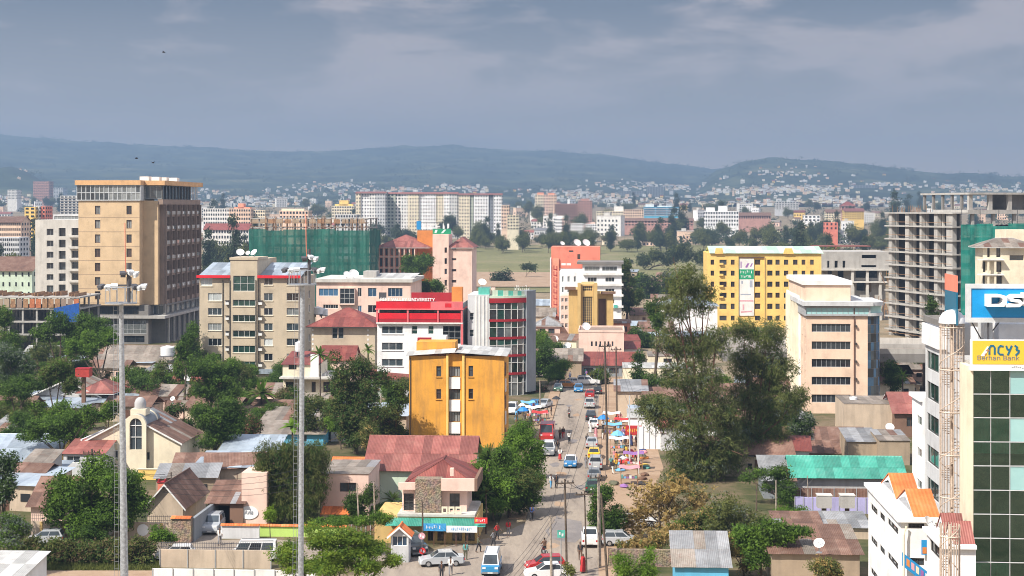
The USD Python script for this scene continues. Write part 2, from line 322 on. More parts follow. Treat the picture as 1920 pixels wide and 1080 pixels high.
for ax in 'xy':
    sheet('tin_grey_'+ax, [(0.19,0.195,0.20),(0.28,0.285,0.29),(0.36,0.365,0.375)], 0.45, ax, 0.25, metal=0.2)
    sheet('tin_blue_'+ax, [(0.25,0.30,0.37),(0.34,0.40,0.46),(0.42,0.48,0.54)], 0.4, ax, 0.15, metal=0.2)
    sheet('tin_pale_'+ax, [(0.38,0.38,0.37),(0.47,0.47,0.455),(0.55,0.55,0.53)], 0.5, ax, 0.25)
    sheet('tin_old_'+ax, [(0.155,0.135,0.115),(0.225,0.195,0.165),(0.29,0.255,0.225)], 0.8, ax, 0.45)
    sheet('tin_rust_'+ax, [(0.11,0.06,0.045),(0.17,0.095,0.07),(0.24,0.16,0.125)], 0.8, ax, 0.5)
    sheet('tin_red_'+ax, [(0.19,0.06,0.05),(0.25,0.085,0.07),(0.30,0.13,0.105)], 0.6, ax, 0.3)
    sheet('tin_maroon_'+ax, [(0.15,0.035,0.028),(0.20,0.05,0.04),(0.25,0.08,0.06)], 0.55, ax, 0.1)
    sheet('tin_teal_'+ax, [(0.035,0.22,0.16),(0.05,0.28,0.21),(0.10,0.33,0.26)], 0.45, ax, 0.12, rustc=(0.25,0.35,0.28))
    sheet('tin_mint_'+ax, [(0.42,0.62,0.48),(0.48,0.68,0.54),(0.52,0.70,0.58)], 0.5, ax, 0.1)
    sheet('tile_orange_'+ax, [(0.56,0.13,0.03),(0.64,0.17,0.045),(0.66,0.22,0.08)], 0.7, ax, 0.12, pitch=0.3)
TINS = {k: [k] for k in ('grey','blue','pale','old','rust','red','maroon','teal','mint')}
def tin(kind, ax):
    """a sheet's material: old roofs carry odd replaced sheets"""
    if kind == 'tile': return 'tile_orange_' + ax
    r = R.random()
    if kind in ('rust','old','grey') and r < 0.16: kind = R.choice(['rust','old','rust','grey','old'])
    return f'tin_{kind}_{ax}'

# ---------------------------------------------------------------- buildings
S0 = dict(pane='pane_dark', frame='frame_white', nx=2, nz=1, fw=0.07, dep=0.18, sill='', name='window')
def st(**k): return {**S0, **k}
class Bld:
    """a building: an Xform at its front left foot, x along the front, y away, parts given in metres or by photo pixels on its front"""
    def __init__(s, name, label, cat, xl, xr, base, group=None, d=None, yaw=YAW, kind=None):
        s.d = d or gd(base); s.X0 = PX(xl, s.d); s.z0 = float(terrain(s.X0, s.d)) if s.d > 900 else 0.0
        s.c, s.s = math.cos(yaw), math.sin(yaw); s.yaw = yaw
        s.p = thing(name, label, cat, (s.X0, s.d, s.z0), yaw, group, kind); s.w = s.u(xr)
    def u(s, px, y=0.0):
        k = (px - CX) / F; X0 = s.X0 - y * s.s; Y0 = s.d + y * s.c
        return (k * Y0 - X0) / (s.c - k * s.s)
    def z(s, py, u=0.0, y=0.0):
        Y = s.d + u * s.s + y * s.c; return PZ(py, Y) - s.z0
    def v(s, px, u):
        """depth on a side face at local x = u where column px is seen"""
        k = (px - CX) / F; X0 = s.X0 + u * s.c; Y0 = s.d + u * s.s
        return (X0 - k * Y0) / (k * s.c + s.s)
    def world(s, x, y, z): return (s.X0 + x*s.c - y*s.s, s.d + x*s.s + y*s.c, s.z0 + z)
    def rect(s, x0, y0, x1, y1, style, y=0.0):
        u0, u1 = s.u(x0, y), s.u(x1, y); return (u0, u1, s.z(y1, u0, y), s.z(y0, u0, y), style)
    def rects(s, xs, ys, style, y=0.0): return [s.rect(a, c, b, e, style, y) for a, b in xs for c, e in ys]
    def block(s, x0, x1, y0, y1, z0, z1, mat, F=(), Rr=(), L=(), B=(), name='wall', roof='concrete', cap=True, label=None):
        mb = MB(); jobs = []
        faces = {'F': (x0, x1, lambda u, z, w: (u, y0+w, z), F), 'R': (y0, y1, lambda u, z, w: (x1-w, u, z), Rr), 'L': (y0, y1, lambda u, z, w: (x0+w, u, z), L), 'B': (x0, x1, lambda u, z, w: (u, y1-w, z), B)}
        for a0, a1, P, rs in faces.values():
            rs = [(max(r[0], a0+.02), min(r[1], a1-.02), max(r[2], z0+.02), min(r[3], z1-.02), r[4]) for r in rs]
            rs = [r for r in rs if r[1]-r[0] > 0.1 and r[3]-r[2] > 0.1]
            us = np.unique(np.round([a0, a1] + [t for r in rs for t in r[:2]], 4)); zs = np.unique(np.round([z0, z1] + [t for r in rs for t in r[2:4]], 4))
            uc, zc = (us[1:]+us[:-1])/2, (zs[1:]+zs[:-1])/2
            hole = np.zeros((len(uc), len(zc)), bool)
            for r in rs: hole |= ((uc > r[0]) & (uc < r[1]))[:,None] & ((zc > r[2]) & (zc < r[3]))[None,:]
            v = np.array([P(u, z, 0) for u in us for z in zs]); k = len(zs)
            f = [(i*k+j, (i+1)*k+j, (i+1)*k+j+1, i*k+j+1) for i in range(len(uc)) for j in range(len(zc)) if not hole[i, j]]
            if f: mb.add(v, f)
            for u0, u1, a, b, sty in rs:
                dp = sty['dep']
                c = [(u0,a),(u1,a),(u1,b),(u0,b)]
                for i in range(4):
                    (ua, za), (ub, zb) = c[i], c[(i+1)%4]; mb.quad(P(ua,za,0), P(ub,zb,0), P(ub,zb,dp), P(ua,za,dp))
                jobs.append((u0, u1, a, b, sty, P))
        if cap: mb.quad((x0,y0,z1),(x1,y0,z1),(x1,y1,z1),(x0,y1,z1))
        w = put(s.p, name, mb, mat, label=label)
        for j in jobs: s.window(*j)
        return w
    def window(s, u0, u1, a, b, sty, P):
        dp = sty['dep']; pane = sty['pane']
        if isinstance(pane, (list, tuple)): pane = R.choice(pane)
        def bar(mb, ua, ub, za, zb, w0, w1):
            mb.add([P(ua,za,w0),P(ub,za,w0),P(ub,za,w1),P(ua,za,w1),P(ua,zb,w0),P(ub,zb,w0),P(ub,zb,w1),P(ua,zb,w1)], BOXF)
        w = put(s.p, sty['name'], MB().quad(P(u0,a,dp), P(u1,a,dp), P(u1,b,dp), P(u0,b,dp)), pane)
        if sty['frame']:
            mb = MB(); fw = sty['fw']; w0, w1 = dp-.07, dp-.004
            bar(mb, u0, u0+fw, a, b, w0, w1); bar(mb, u1-fw, u1, a, b, w0, w1); bar(mb, u0+fw, u1-fw, a, a+fw, w0, w1); bar(mb, u0+fw, u1-fw, b-fw, b, w0, w1)
            nx, nz = sty['nx'], sty['nz']
            for i in range(1, nx): t = u0+(u1-u0)*i/nx; bar(mb, t-fw*.4, t+fw*.4, a+fw, b-fw, w0, w1)
            zz = [a+(b-a)*i/nz for i in range(1, nz)] if isinstance(nz, int) else [a+(b-a)*t for t in nz]
            for t in zz: bar(mb, u0+fw, u1-fw, t-fw*.4, t+fw*.4, w0+.004, w1-.002)
            put(w, 'frame', mb, sty['frame'])
        if sty['sill']:
            put(w, 'sill', bar_mb(P, u0-.1, u1+.1, a-.14, a-.003, -.12, dp*.5), sty['sill'])
    def box(s, name, mat, x0, x1, y0, y1, z0, z1, label=None): return put(s.p, name, MB().box(x0,x1,y0,y1,z0,z1), mat, label=label)
    def parapet(s, x0, x1, y0, y1, z, h, mat, t=0.2, name='parapet'):
        put(s.p, name, MB().box(x0,x1,y0,y0+t,z+.004,z+h).box(x0,x1,y1-t,y1,z+.004,z+h).box(x0,x0+t,y0+t,y1-t,z+.004,z+h).box(x1-t,x1,y0+t,y1-t,z+.004,z+h), mat)
    def hip(s, x0, x1, y0, y1, z, h, ov, kind, pitch=1.1, fascia='frame_white', ridge=None):
        x0 -= ov; x1 += ov; y0 -= ov; y1 += ov; w, dp = x1-x0, y1-y0
        if w >= dp: k = dp/2; a, b = (x0+k, (y0+y1)/2, z+h), (x1-k, (y0+y1)/2, z+h)
        else: k = w/2; a, b = ((x0+x1)/2, y0+k, z+h), ((x0+x1)/2, y1-k, z+h)
        c = [(x0,y0,z),(x1,y0,z),(x1,y1,z),(x0,y1,z)]
        pl = [[c[0],c[1],b,a],[c[2],c[3],a,b],[c[1],c[2],b],[c[3],c[0],a]] if w >= dp else [[c[1],c[2],b,a],[c[3],c[0],a,b],[c[0],c[1],a],[c[2],c[3],b]]
        s.planes(pl, kind, pitch); s.fascia(x0, x1, y0, y1, z, fascia)
        put(s.p, 'ridge_cap', MB().tube([a, b], 0.1, 6).tube([c[0], a], .08, 5).tube([c[1], b if w >= dp else a], .08, 5), tin(kind if kind != 'old' else 'grey', 'x'))
    def gable(s, x0, x1, y0, y1, z, h, ov, kind, axis='x', wallmat=None, pitch=1.1, fascia='frame_white'):
        X0, X1, Y0, Y1 = x0-ov, x1+ov, y0-ov, y1+ov
        if axis == 'x':
            m = (y0+y1)/2; e = h*(1+ov/((y1-y0)/2)); zl = z - (e-h)
            s.planes([[(X0,Y0,zl),(X1,Y0,zl),(X1,m,z+h),(X0,m,z+h)], [(X1,Y1,zl),(X0,Y1,zl),(X0,m,z+h),(X1,m,z+h)]], kind, pitch); g = [[(x,y0,z),(x,y1,z),(x,m,z+h-.1)] for x in (x0, x1)]
            put(s.p, 'ridge_cap', MB().tube([(X0,m,z+h),(X1,m,z+h)], .1, 6), tin(kind, 'x'))
        else:
            m = (x0+x1)/2; e = h*(1+ov/((x1-x0)/2)); zl = z - (e-h)
            s.planes([[(X0,Y1,zl),(X0,Y0,zl),(m,Y0,z+h),(m,Y1,z+h)], [(X1,Y0,zl),(X1,Y1,zl),(m,Y1,z+h),(m,Y0,z+h)]], kind, pitch); g = [[(x0,y,z),(x1,y,z),(m,y,z+h-.1)] for y in (y0, y1)]
            put(s.p, 'ridge_cap', MB().tube([(m,Y0,z+h),(m,Y1,z+h)], .1, 6), tin(kind, 'y'))
            put(s.p, 'barge_board', MB().slab([(X0,Y0-.06,zl),(X0,Y0-.003,zl),(m,Y0-.003,z+h),(m,Y0-.06,z+h)], .22).slab([(X1,Y0-.06,zl),(X1,Y0-.003,zl),(m,Y0-.003,z+h),(m,Y0-.06,z+h)], .22), fascia)
        if wallmat: put(s.p, 'gable_wall', MB().tri(*g[0]).tri(*g[1]), wallmat)
    def shed(s, x0, x1, y0, y1, zf, zb, ov, kind, pitch=1.1, zl=0.0):
        """single slope; zf at the front, zb at the back, zl higher on the right"""
        k = (zb-zf)/(y1-y0)
        s.planes([[(x0-ov,y0-ov,zf-k*ov),(x1+ov,y0-ov,zf-k*ov+zl),(x1+ov,y1+ov,zb+k*ov+zl),(x0-ov,y1+ov,zb+k*ov)]], kind, pitch)
    def fascia(s, x0, x1, y0, y1, z, mat, h=.2):
        put(s.p, 'fascia', MB().box(x0,x1,y0+.02,y0+.06,z-h,z-.08).box(x0+.02,x0+.06,y0+.06,y1-.06,z-h,z-.08).box(x1-.06,x1-.02,y0+.06,y1-.06,z-h,z-.08).quad((x0+.1,y0+.1,z-.16),(x1-.1,y0+.1,z-.16),(x1-.1,y1-.1,z-.16),(x0+.1,y1-.1,z-.16)), mat)
    def planes(s, pls, kind, pitch):
        """each roof plane as its run of lapped sheets, every sheet its own part"""
        for pl in pls:
            p = np.array(pl, float); e1 = p[1]-p[0]; L = np.linalg.norm(e1); e1 /= L
            n = np.cross(e1, p[2]-p[0]); n /= np.linalg.norm(n)
            if n[2] < 0: n = -n
            e2 = np.cross(n, e1)
            if e2[2] < 0 and (p[2]-p[0]) @ e2 < 0: e2 = -e2
            q = np.stack([(p-p[0]) @ e1, (p-p[0]) @ e2], 1); poly = Polygon(q)
            if not poly.is_valid or poly.area < .05: continue
            ax = 'x' if abs(e1[0]) > abs(e1[1]) else 'y'
            x = q[:,0].min(); X = q[:,0].max(); y, Y = q[:,1].min(), q[:,1].max(); nr = 1 if Y-y < 4.5 else 2
            nsh = max(1, int(round((X-x)/pitch)))
            if pitch > 50: nr = 1
            for r in range(nr):
                for i in range(nsh):
                    c = poly.intersection(sbox(x+(X-x)*i/nsh, y+(Y-y)*r/nr-.08*(r > 0), x+(X-x)*(i+1)/nsh+.04, y+(Y-y)*(r+1)/nr))
                    if c.is_empty or c.geom_type != 'Polygon' or c.area < .02: continue
                    o = np.array(c.exterior.coords)[:-1]; lift = .012*((i % 2) + 2*(r)) + R.uniform(0,.014)
                    t = p[0] + o[:,:1]*e1 + o[:,1:]*e2 + n*lift
                    put(s.p, 'roof_sheet', MB().slab(t, .03), tin(kind, ax))
def bar_mb(P, ua, ub, za, zb, w0, w1):
    return MB().add([P(ua,za,w0),P(ub,za,w0),P(ub,za,w1),P(ua,za,w1),P(ua,zb,w0),P(ub,zb,w0),P(ub,zb,w1),P(ua,zb,w1)], BOXF)
def house(name, label, xl, xr, base, eave, depth, mat, roof, wins=(), group=None, cat='house', yaw=YAW, d=None, sty=None, door=None, pitch=1.1):
    """a small house: walls to the eaves, windows given by pixels, roof = (kind, rise, sheet, overhang[, axis])"""
    b = Bld(name, label, cat, xl, xr, base, group, d, yaw); z = b.z(eave)
    F = [b.rect(w[0], w[2], w[1], w[3], sty or st(nx=2)) for w in wins]
    if door: F.append(b.rect(*door, st(pane='pane_brown', frame='frame_brown', nx=1, name='door')))
    b.block(0, b.w, 0, depth, -0.3, z, mat, F=F, cap=False)
    k, rise, sh, ov = roof[:4]
    if k == 'hip': b.hip(0, b.w, 0, depth, z, rise, ov, sh, pitch)
    elif k == 'gable': b.gable(0, b.w, 0, depth, z, rise, ov, sh, roof[4] if len(roof) > 4 else 'x', mat, pitch)
    elif k == 'shed':
        b.shed(0, b.w, 0, depth, z+.02, z+rise, ov, sh, pitch)
        put(b.p, 'gable_wall', MB().tri((0,0,z),(0,depth,z),(0,depth,z+rise-.1)).tri((b.w,0,z),(b.w,depth,z),(b.w,depth,z+rise-.1)).quad((0,depth,z),(b.w,depth,z),(b.w,depth,z+rise-.1),(0,depth,z+rise-.1)), mat)
    return b
# things that stand on roofs
def scribble(parent, x, y, z, w, h, mat, seed=0):
    """a row of glyph-like strokes for print too small to read"""
    r, m, u = random.Random(seed), MB(), 0.0
    while u < w - h*.3:
        g = h*r.uniform(.35,.75); t = h*.14
        for k in range(r.randint(2,3)):
            if r.random() < .55: a = u+r.random()*(g-t); m.box(x+a, x+a+t, y-.012, y, z+h*r.choice([0,0,.3]), z+h*r.choice([.7,1,1]))
            else: b0 = h*r.choice([0,.42,.86]); m.box(x+u, x+u+g, y-.014, y, z+b0, z+b0+t)
        u += g + h*.22
    return put(parent, 'lettering', m, mat)
plain('dish_white', (0.78,0.78,0.77), 0.4, var=.06); plain('tank_white', (0.74,0.75,0.76), 0.35, var=.05); plain('steel', (0.42,0.44,0.46), 0.4, 0.6); plain('steel_dark', (0.09,0.09,0.10), 0.5, 0.3); plain('galv', (0.44,0.47,0.50), 0.42, 0.55, var=.35, scale=6.0); plain('tank_black', (0.02,0.02,0.022), 0.5); plain('tank_red', (0.42,0.05,0.04), 0.5, var=.2)
_dish = np.array([(0,0),(.3,.03),(.55,.1),(.8,.21),(1,.33)])
def dish(label, x, y, z, r, az=-0.6, tilt=0.9, group=None, post=0.7):
    t = thing('satellite_dish', label, 'satellite dish', (x, y, z), az, group)
    m = MB().lathe(np.vstack([_dish, _dish[::-1]-[0,.025]])*r, n=20); c, q = math.cos(tilt), math.sin(tilt)
    rot = np.array([[1,0,0,0],[0,c,-q,0],[0,q,c,post+r*.25],[0,0,0,1.]])
    rot[:3,1:3] = [[0,0],[c,-q],[q,c]]
    put(t, 'reflector', m.xf(rot), 'dish_white', smooth=40)
    a = MB().tube([(r*.7,0,.2*r),(0,0,.62*r)], .03).tube([(-r*.7,0,.2*r),(0,0,.62*r)], .03).ball((0,0,.62*r), .09, 1).xf(rot)
    put(t, 'feed_arm', a, 'steel'); put(t, 'mount', MB().cyl(0,0,0,post+.1,.06,8).box(-.25,.25,-.25,.25,0,.06), 'steel')
def tank(label, x, y, z, r, h, mat='tank_white', legs=0.6, group=None):
    t = thing('water_tank', label, 'water tank', (x, y, z), 0, group)
    put(t, 'tank_body', MB().lathe([(0,legs),(r*.96,legs),(r,legs+.08)] + [(r*(1+.02*(i%2)), legs+.1+h*.85*i/8) for i in range(9)] + [(r*.9,legs+h*.92),(r*.35,legs+h),(r*.3,legs+h+.1),(0,legs+h+.12)], n=22), mat, smooth=35)
    m = MB()
    for i in range(4): a = math.pi/4+i*math.pi/2; m.box(r*.75*math.cos(a)-.05, r*.75*math.cos(a)+.05, r*.75*math.sin(a)-.05, r*.75*math.sin(a)+.05, 0, legs)
    put(t, 'stand', m.box(-r,r,-r,r,legs-.08,legs-.003), 'steel_dark')
# ---------------------------------------------------------------- the tall beige hotel tower on the left
b = Bld('hotel_tower', 'tall tan tower with dark glazed crown and shaded brown balcony side', 'tower', 147, 261.5, 645)
zt = b.z(376); zg = b.z(572); W = b.w; D = 38.0
sw = st(pane=['pane_dark','pane_brown','pane_dark','pane_grey'], frame='frame_brown', nx=2, fw=.12, dep=.3)
rows = [(386,402),(412.5,428.5),(439.5,455.5),(466,482),(493,508.5),(519.5,535),(546,561.5)]
b.block(0, W, 0, D*.3, zg, zt, 'w_tan', F=b.rects([(178,188),(237,247)], rows, sw), cap=True)
jo = MB()
for y0, y1 in rows: jo.box(.02, W-.02, -.03, -.003, b.z((y0+y1)/2+14)-.04, b.z((y0+y1)/2+14)+.04)
put(b.p, 'wall_joint', jo, 'brown_shade')
x2 = b.u(296, 3.0)                                       # second volume set back behind the first
fl = [b.z(y) for y in np.linspace(375, 572, 8)]; fh = fl[0]-fl[1]
bays = []
ys = np.linspace(5.2, D+2.2, 8)
for z in fl[1:]:
    for i in range(7):
        bays.append((ys[i]+.35, ys[i+1]-.35, z+1.05, z+fh-.45, st(pane='pane_brown', frame='frame_brown', nx=2, fw=.12, dep=1.1)))
b.block(W+.003, x2, 3.0, D+2.8, zg, zt, 'w_tan', cap=True)
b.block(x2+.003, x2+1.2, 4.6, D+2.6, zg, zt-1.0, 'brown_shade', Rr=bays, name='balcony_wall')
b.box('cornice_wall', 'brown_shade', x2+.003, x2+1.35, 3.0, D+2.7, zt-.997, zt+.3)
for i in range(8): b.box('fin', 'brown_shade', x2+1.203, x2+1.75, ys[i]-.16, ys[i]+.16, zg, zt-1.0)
for z in fl[1:-1]:
    for i in range(7):
        b.box('balustrade', 'concrete' if (i+int(z)) % 3 else 'pane_grey', x2+1.25, x2+1.33, ys[i]+.18, ys[i+1]-.18, z+.1, z+1.0)
        if R.random() < .55: b.box('air_conditioner', 'frame_white', x2+1.36, x2+1.72, ys[i]+1, ys[i]+1.8, z+.25, z+.85)
zc = b.z(347); zr = b.z(338)
gl = MB(); n = 14
pd = st(pane='pane_dark', frame='frame_alu', nx=1, fw=.08, dep=.12); pg = st(pane='pane_grey', frame='frame_alu', nx=1, fw=.08, dep=.12)
F0 = []
for i in range(n):
    a, c = -.3+(W+.6)*i/n, -.3+(W+.6)*(i+1)/n; zm = (zt+zc)/2
    F0 += [(a+.03, c-.03, zt+.1, zm-.03, pd if i < 7 else pg), (a+.03, c-.03, zm+.03, zc-.05, pd if (i < 4 or i == n-1) else pg)]
b.block(-.35, W+.35, -.35, D*.32, zt+.003, zc, 'frame_alu', F=F0, name='crown_glazing')
S1 = [(ys[0]-1.5+ (D*.72)*i/9, ys[0]-1.5+(D*.72)*(i+.9)/9, zt+.4, zc-.15, st(pane='pane_dark', frame='frame_dark', nx=1, dep=.3)) for i in range(9)]
b.block(W+.353, x2+1.2, 3.2, D*.8, zt+.303, zc, 'frame_dark', F=[(W+.6, x2+.9, zt+.4, zc-.2, st(pane='pane_dark', frame='frame_alu', nx=3, dep=.2))], Rr=S1, name='crown_wall')
for i in range(5): b.box('post', 'frame_alu', x2+1.0, x2+1.2, D*.82+i*1.7, D*.82+i*1.7+.12, zt+.303, zc)
b.box('roof_cornice', 'w_apricot', -.7, W+.5, -.7, D*.34, zc+.003, zr); b.box('roof_cornice', 'w_apricot', W+.503, x2+2.0, 2.4, D+3.0, zc+.003, zr-.05)
for x, y in ((258,4),(278,9),(292,15),(312,22)): u = b.u(x+4, y); b.box('roof_hut', 'w_white', u-1.2, u+1.2, y+4, y+6.5, zr+.003, zr+1.1)
# podium
b.block(1.8, W+2, 1.0, D+1, 0.0, zg-.003, 'concrete_dark', F=[(2.2, W-.5, b.z(590), zg-.4, st(pane='pane_dark', frame='frame_dark', nx=8, dep=.5)), (2.2, W+1.5, b.z(626), b.z(600), st(pane='pane_grey', frame='frame_alu', nx=9, nz=3, dep=.3)), (3, W+1, .4, b.z(630), st(pane='pane_dark', frame='frame_dark', nx=6, dep=.3))], name='podium_wall')
b.box('podium_band', 'concrete', 1.4, x2+2.6, .2, D+3, b.z(597), b.z(592))
b.block(W+2.003, x2+1.6, 4.5, D+2.5, 0, b.z(597)-.003, 'concrete_dark', Rr=[(ys[i]+.5, ys[i+1]-.5, .3, b.z(600), st(pane='pane_dark', frame='frame_dark', nx=2, dep=.8)) for i in range(7)], name='podium_wall')
b.block(W+2.003, x2+1.6, 4.5, D+2.5, b.z(592)+.003, zg-.003, 'concrete_dark', F=[(W+2.3, x2+1, b.z(591), zg-.3, st(pane='pane_dark', frame='frame_alu', nx=2, dep=.3))], Rr=[(ys[i]+.2, ys[i+1]-.2, b.z(590), zg-.4, st(pane='pane_grey', frame='frame_dark', nx=4, dep=.3)) for i in range(7)], name='podium_wall')
for i in range(8): b.box('column', 'concrete', x2+2.0, x2+2.5, ys[i]-.3, ys[i]+.3, 0, b.z(597)-.003)

# ---------------------------------------------------------------- rough white block left of the tower
b = Bld('apartment_block', 'rough unfinished pale block with black window holes left of the tan tower', 'apartment block', 66, 152, 0, d=462)
z1 = b.z(412); op = st(pane='pane_dark', frame=None, dep=.9)
r6 = [(429,441),(451,462),(472,483.5),(493,504),(514,525),(535,548)]
b.block(0, b.w, 0, 22, 0, z1, 'concrete_pale', F=b.rects([(87.5,100)], r6, st(pane='pane_dark', frame='frame_grey', nx=2, dep=.4)) + b.rects([(110,123)], [(a-1.5, c+2) for a, c in r6], op) + b.rects([(134,147)], [(a-1.5, c) for a, c in r6], op))
for a, c in r6: b.box('balcony_slab', 'concrete_pale', b.u(130), b.u(152), -1.2, -.003, b.z(c+4), b.z(c+.5))
b.block(b.u(95), b.w, 2, 14, z1+.003, b.z(402), 'w_palegrey', F=[(b.u(97), b.w-.5, b.z(411), b.z(405), st(pane='pane_grey', frame='frame_alu', nx=8))], name='roof_room')

# ---------------------------------------------------------------- unfinished frame with blue tarpaulin
b = Bld('unfinished_block', 'unfinished concrete frame with orange formwork on top at left edge', 'construction site', -40, 150, 0, d=385)
zs = [b.z(y) for y in (648, 626, 602, 577, 556)]
for z in zs[1:]: b.box('floor_slab', 'concrete', 0, b.w, 0, 16, z-.35, z)
for j in range(len(zs)-1):
    for i in range(8):
        for y in (0.3, 7.5, 14.6): b.box('column', 'concrete', .2+i*(b.w-.8)/7, .6+i*(b.w-.8)/7, y, y+.4, max(0,zs[j]), zs[j+1]-.353)
b.box('back_wall', 'concrete_dark', .1, b.w-.1, 15.2, 15.4, 0, zs[3]-.4)
plain('timber', (0.30,0.17,0.09), .9, var=.4); plain('orange_form', (0.42,0.14,0.06), .9, var=.35)
for i in range(16):
    b.box('formwork_panel', R.choice(['timber','orange_form','w_mud','brown_shade']), .1+i*b.w/16, (i+.86)*b.w/16, -.12-.05*(i%2), -.003, zs[3]+.05, zs[4]-.5)
for i in range(26):
    x = b.w*(i+.5)/26; b.box('shuttering_post', 'timber', x-.06, x+.06, R.uniform(0,9), R.uniform(9,9.3), zs[4]+.004, zs[4]+R.uniform(.4,1.1))
plain('tarp_blue', (0.012,0.09,0.36), .5, var=.25)
t = thing('tarpaulin', 'blue tarpaulin draped on the corner of the unfinished frame', 'tarpaulin', b.world(b.u(103), -.35, b.z(602)), b.yaw)
X, Z = np.meshgrid(np.linspace(0, b.u(150)-b.u(103), 30), np.linspace(0, b.z(567)-b.z(602), 14)); Z2 = Z*(1-.28*(1-X/X.max()))
put(t, 'cloth', gridmesh(X, .22*np.sin(X*2.3+Z)*.6-.1-.05*Z, Z2), 'tarp_blue', smooth=True)

# ---------------------------------------------------------------- beige apartment block with red edged roofs
b = Bld('apartment_block', 'beige seven storey apartment block with red edged grey roofs and dishes', 'apartment block', 374, 560, 705)
zr = b.z(520); W = b.w; D = 18.5
sa = st(pane=['pane_dark','pane_grey','pane_dark','pane_curtain'], frame='frame_white', nx=3, sill='w_cream', fw=.08); sb = st(pane='pane_green', frame='frame_white', nx=[1][0], fw=.09, sill='w_cream'); sc = st(pane=['pane_dark','pane_grey','pane_brown','pane_curtain'], frame='frame_white', nx=2, sill='w_cream')
ra = [(549.5,564),(577.5,591),(606,619.5),(634.5,648),(663,676)]
rows = [(520,534.5)] + ra
uL, uR = b.u(433), b.u(483.5)
b.block(0, uL, 0, D, 0, zr, 'w_beige', F=b.rects([(390,416)], ra, sa) + b.rects([(376,398)], [(521,536)], sa) + b.rects([(390,416)], [(691,703)], sa))
b.block(uR, W, 0, D, 0, zr, 'w_beige', F=b.rects([(495,511.5),(537.5,560)], rows, sc), Rr=[(3,5,b.z(y1),b.z(y0),sc) for y0, y1 in rows] + [(11,12.5,b.z(y1),b.z(y0),sc) for y0, y1 in rows])
rc = [(562,574),(590.5,603),(619.5,632),(648,661),(677.5,689)]
b.block(uL+.003, uR-.003, -.6, D, 0, b.z(487), 'w_beige', F=b.rects([(436.5,478.5)], rc, st(pane='pane_green', frame='frame_white', nx=4, sill='w_cream'), -.6) + b.rects([(437,478)], [(517,546)], st(pane='pane_green', frame='frame_white', nx=3, nz=2), -.6), name='stair_tower_wall')
b.box('tower_cap', 'w_beige', uL-.15, uR+.15, -.75, D*.5, b.z(487)+.003, b.z(482.5))
for x0, x1 in ((-.5, uL-.01), (uR+.01, W+.5)):
    b.box('red_fascia', 'w_red', x0, x1, -.7, -.55, zr-.1, zr+.5); b.shed(x0+.3, x1-.3, -.2, D*.7, zr+.1, zr+2.6, .25, 'blue')
    b.box('roof_back_wall', 'w_beige', x0+.4, x1-.4, D*.7-.2, D*.7, zr+.003, zr+2.3)
for px in (418, 432.4, 480.8, 484): b.box('drain_pipe', 'frame_dark', b.u(px)-.08, b.u(px)+.08, -.75 if px in (432.4,480.8) else -.16, -.62 if px in (432.4,480.8) else -.003, 1, zr-.5)
for y0, y1 in rc:
    for px in (427, 489): b.box('air_conditioner', 'frame_white', b.u(px)-.4, b.u(px)+.35, -.5, -.003, b.z(y0+9), b.z(y0+3)); b.box('shade_hood', 'frame_dark', b.u(px)-.5, b.u(px)+.5, -.7, -.003, b.z(y0+1.5), b.z(y0+.5))
b.box('base_band', 'tin_blue_x', uR+.3, W-.3, -.5, -.003, b.z(700), b.z(691))
for i, (px, r) in enumerate(((446,.85),(461,.5),(473,.8))):
    x, y, z = b.world(b.u(px), 2, b.z(482.5)); dish(['white satellite dish at left end of beige stair tower roof','small white dish in the middle of beige stair tower roof','white satellite dish at right end of beige stair tower roof'][i], x, y, z, r, 0.3-.5*i)

# ---------------------------------------------------------------- green netted site
b = Bld('netted_building', 'building under construction wrapped in dark green scaffold netting', 'construction site', 467, 692, 0, d=570)
W = b.w; D = 26; zn = b.z(429); zt = b.z(409)
MAT['net_green'] = usdkit.material(stage, mpath('net_green'), {
    'g': ('geometry', {}), 'mp': ('mapping', {'scale': (.45,.45,.05)}), 'n': ('noise_texture', {'scale': 1.0, 'detail': 6.0, 'roughness': .65}),
    'r': ('rgb_ramp', {'ramp': [(.3,(0.008,0.06,0.046)),(.5,(0.015,0.10,0.075)),(.72,(0.04,0.17,0.13))]}),
    'p': ('principled_bsdf', {'roughness': .8, 'specular_ior_level': .1}), 't': ('transparent_bsdf', {}), 'n2': ('noise_texture', {'scale': .25, 'detail': 3.0}), 'r2': ('rgb_ramp', {'ramp': [(.35,(.02,.02,.02)),(.75,(.16,.16,.16))]}), 'm': ('mix_closure', {})},
    [('g.position','mp.vector'),('mp.vector','n.vector'),('n.fac','r.fac'),('r.color','p.base_color'),('g.position','n2.vector'),('n2.fac','r2.fac'),('r2.color','m.fac'),('p.BSDF','m.closure1'),('t.BSDF','m.closure2')], surface='m.closure')
fh = 3.3; zs = [zt - fh*i for i in range(10) if zt - fh*i > 0]
for z in zs: b.box('floor_slab', 'concrete', .6, W-.6, .6, D, z-.3, z)
for z in zs:
    for i in range(9):
        for y in (.8, D*.45, D-.8): b.box('column', 'concrete', .8+i*(W-2.2)/8, 1.3+i*(W-2.2)/8, y, y+.5, max(z-fh, 0), z-.303)
for i in range(40): x = R.uniform(.5, W-.5); b.box('shuttering_post', 'timber', x-.06, x+.06, R.uniform(.1,.5), R.uniform(.6,.7), zn-.5, zt-.3+R.uniform(-.2,1.2))
for z in (zn+.7, zn+2.2): b.box('scaffold_rail', 'timber', .2, W-.2, -.05, .05, z-.05, z+.05)
for i in range(14): b.box('formwork_panel', R.choice(['timber','orange_form','w_mud']), 1+i*(W-2)/14, 1+(i+.8)*(W-2)/14, .3, .36, zt-1.9, zt-.4)
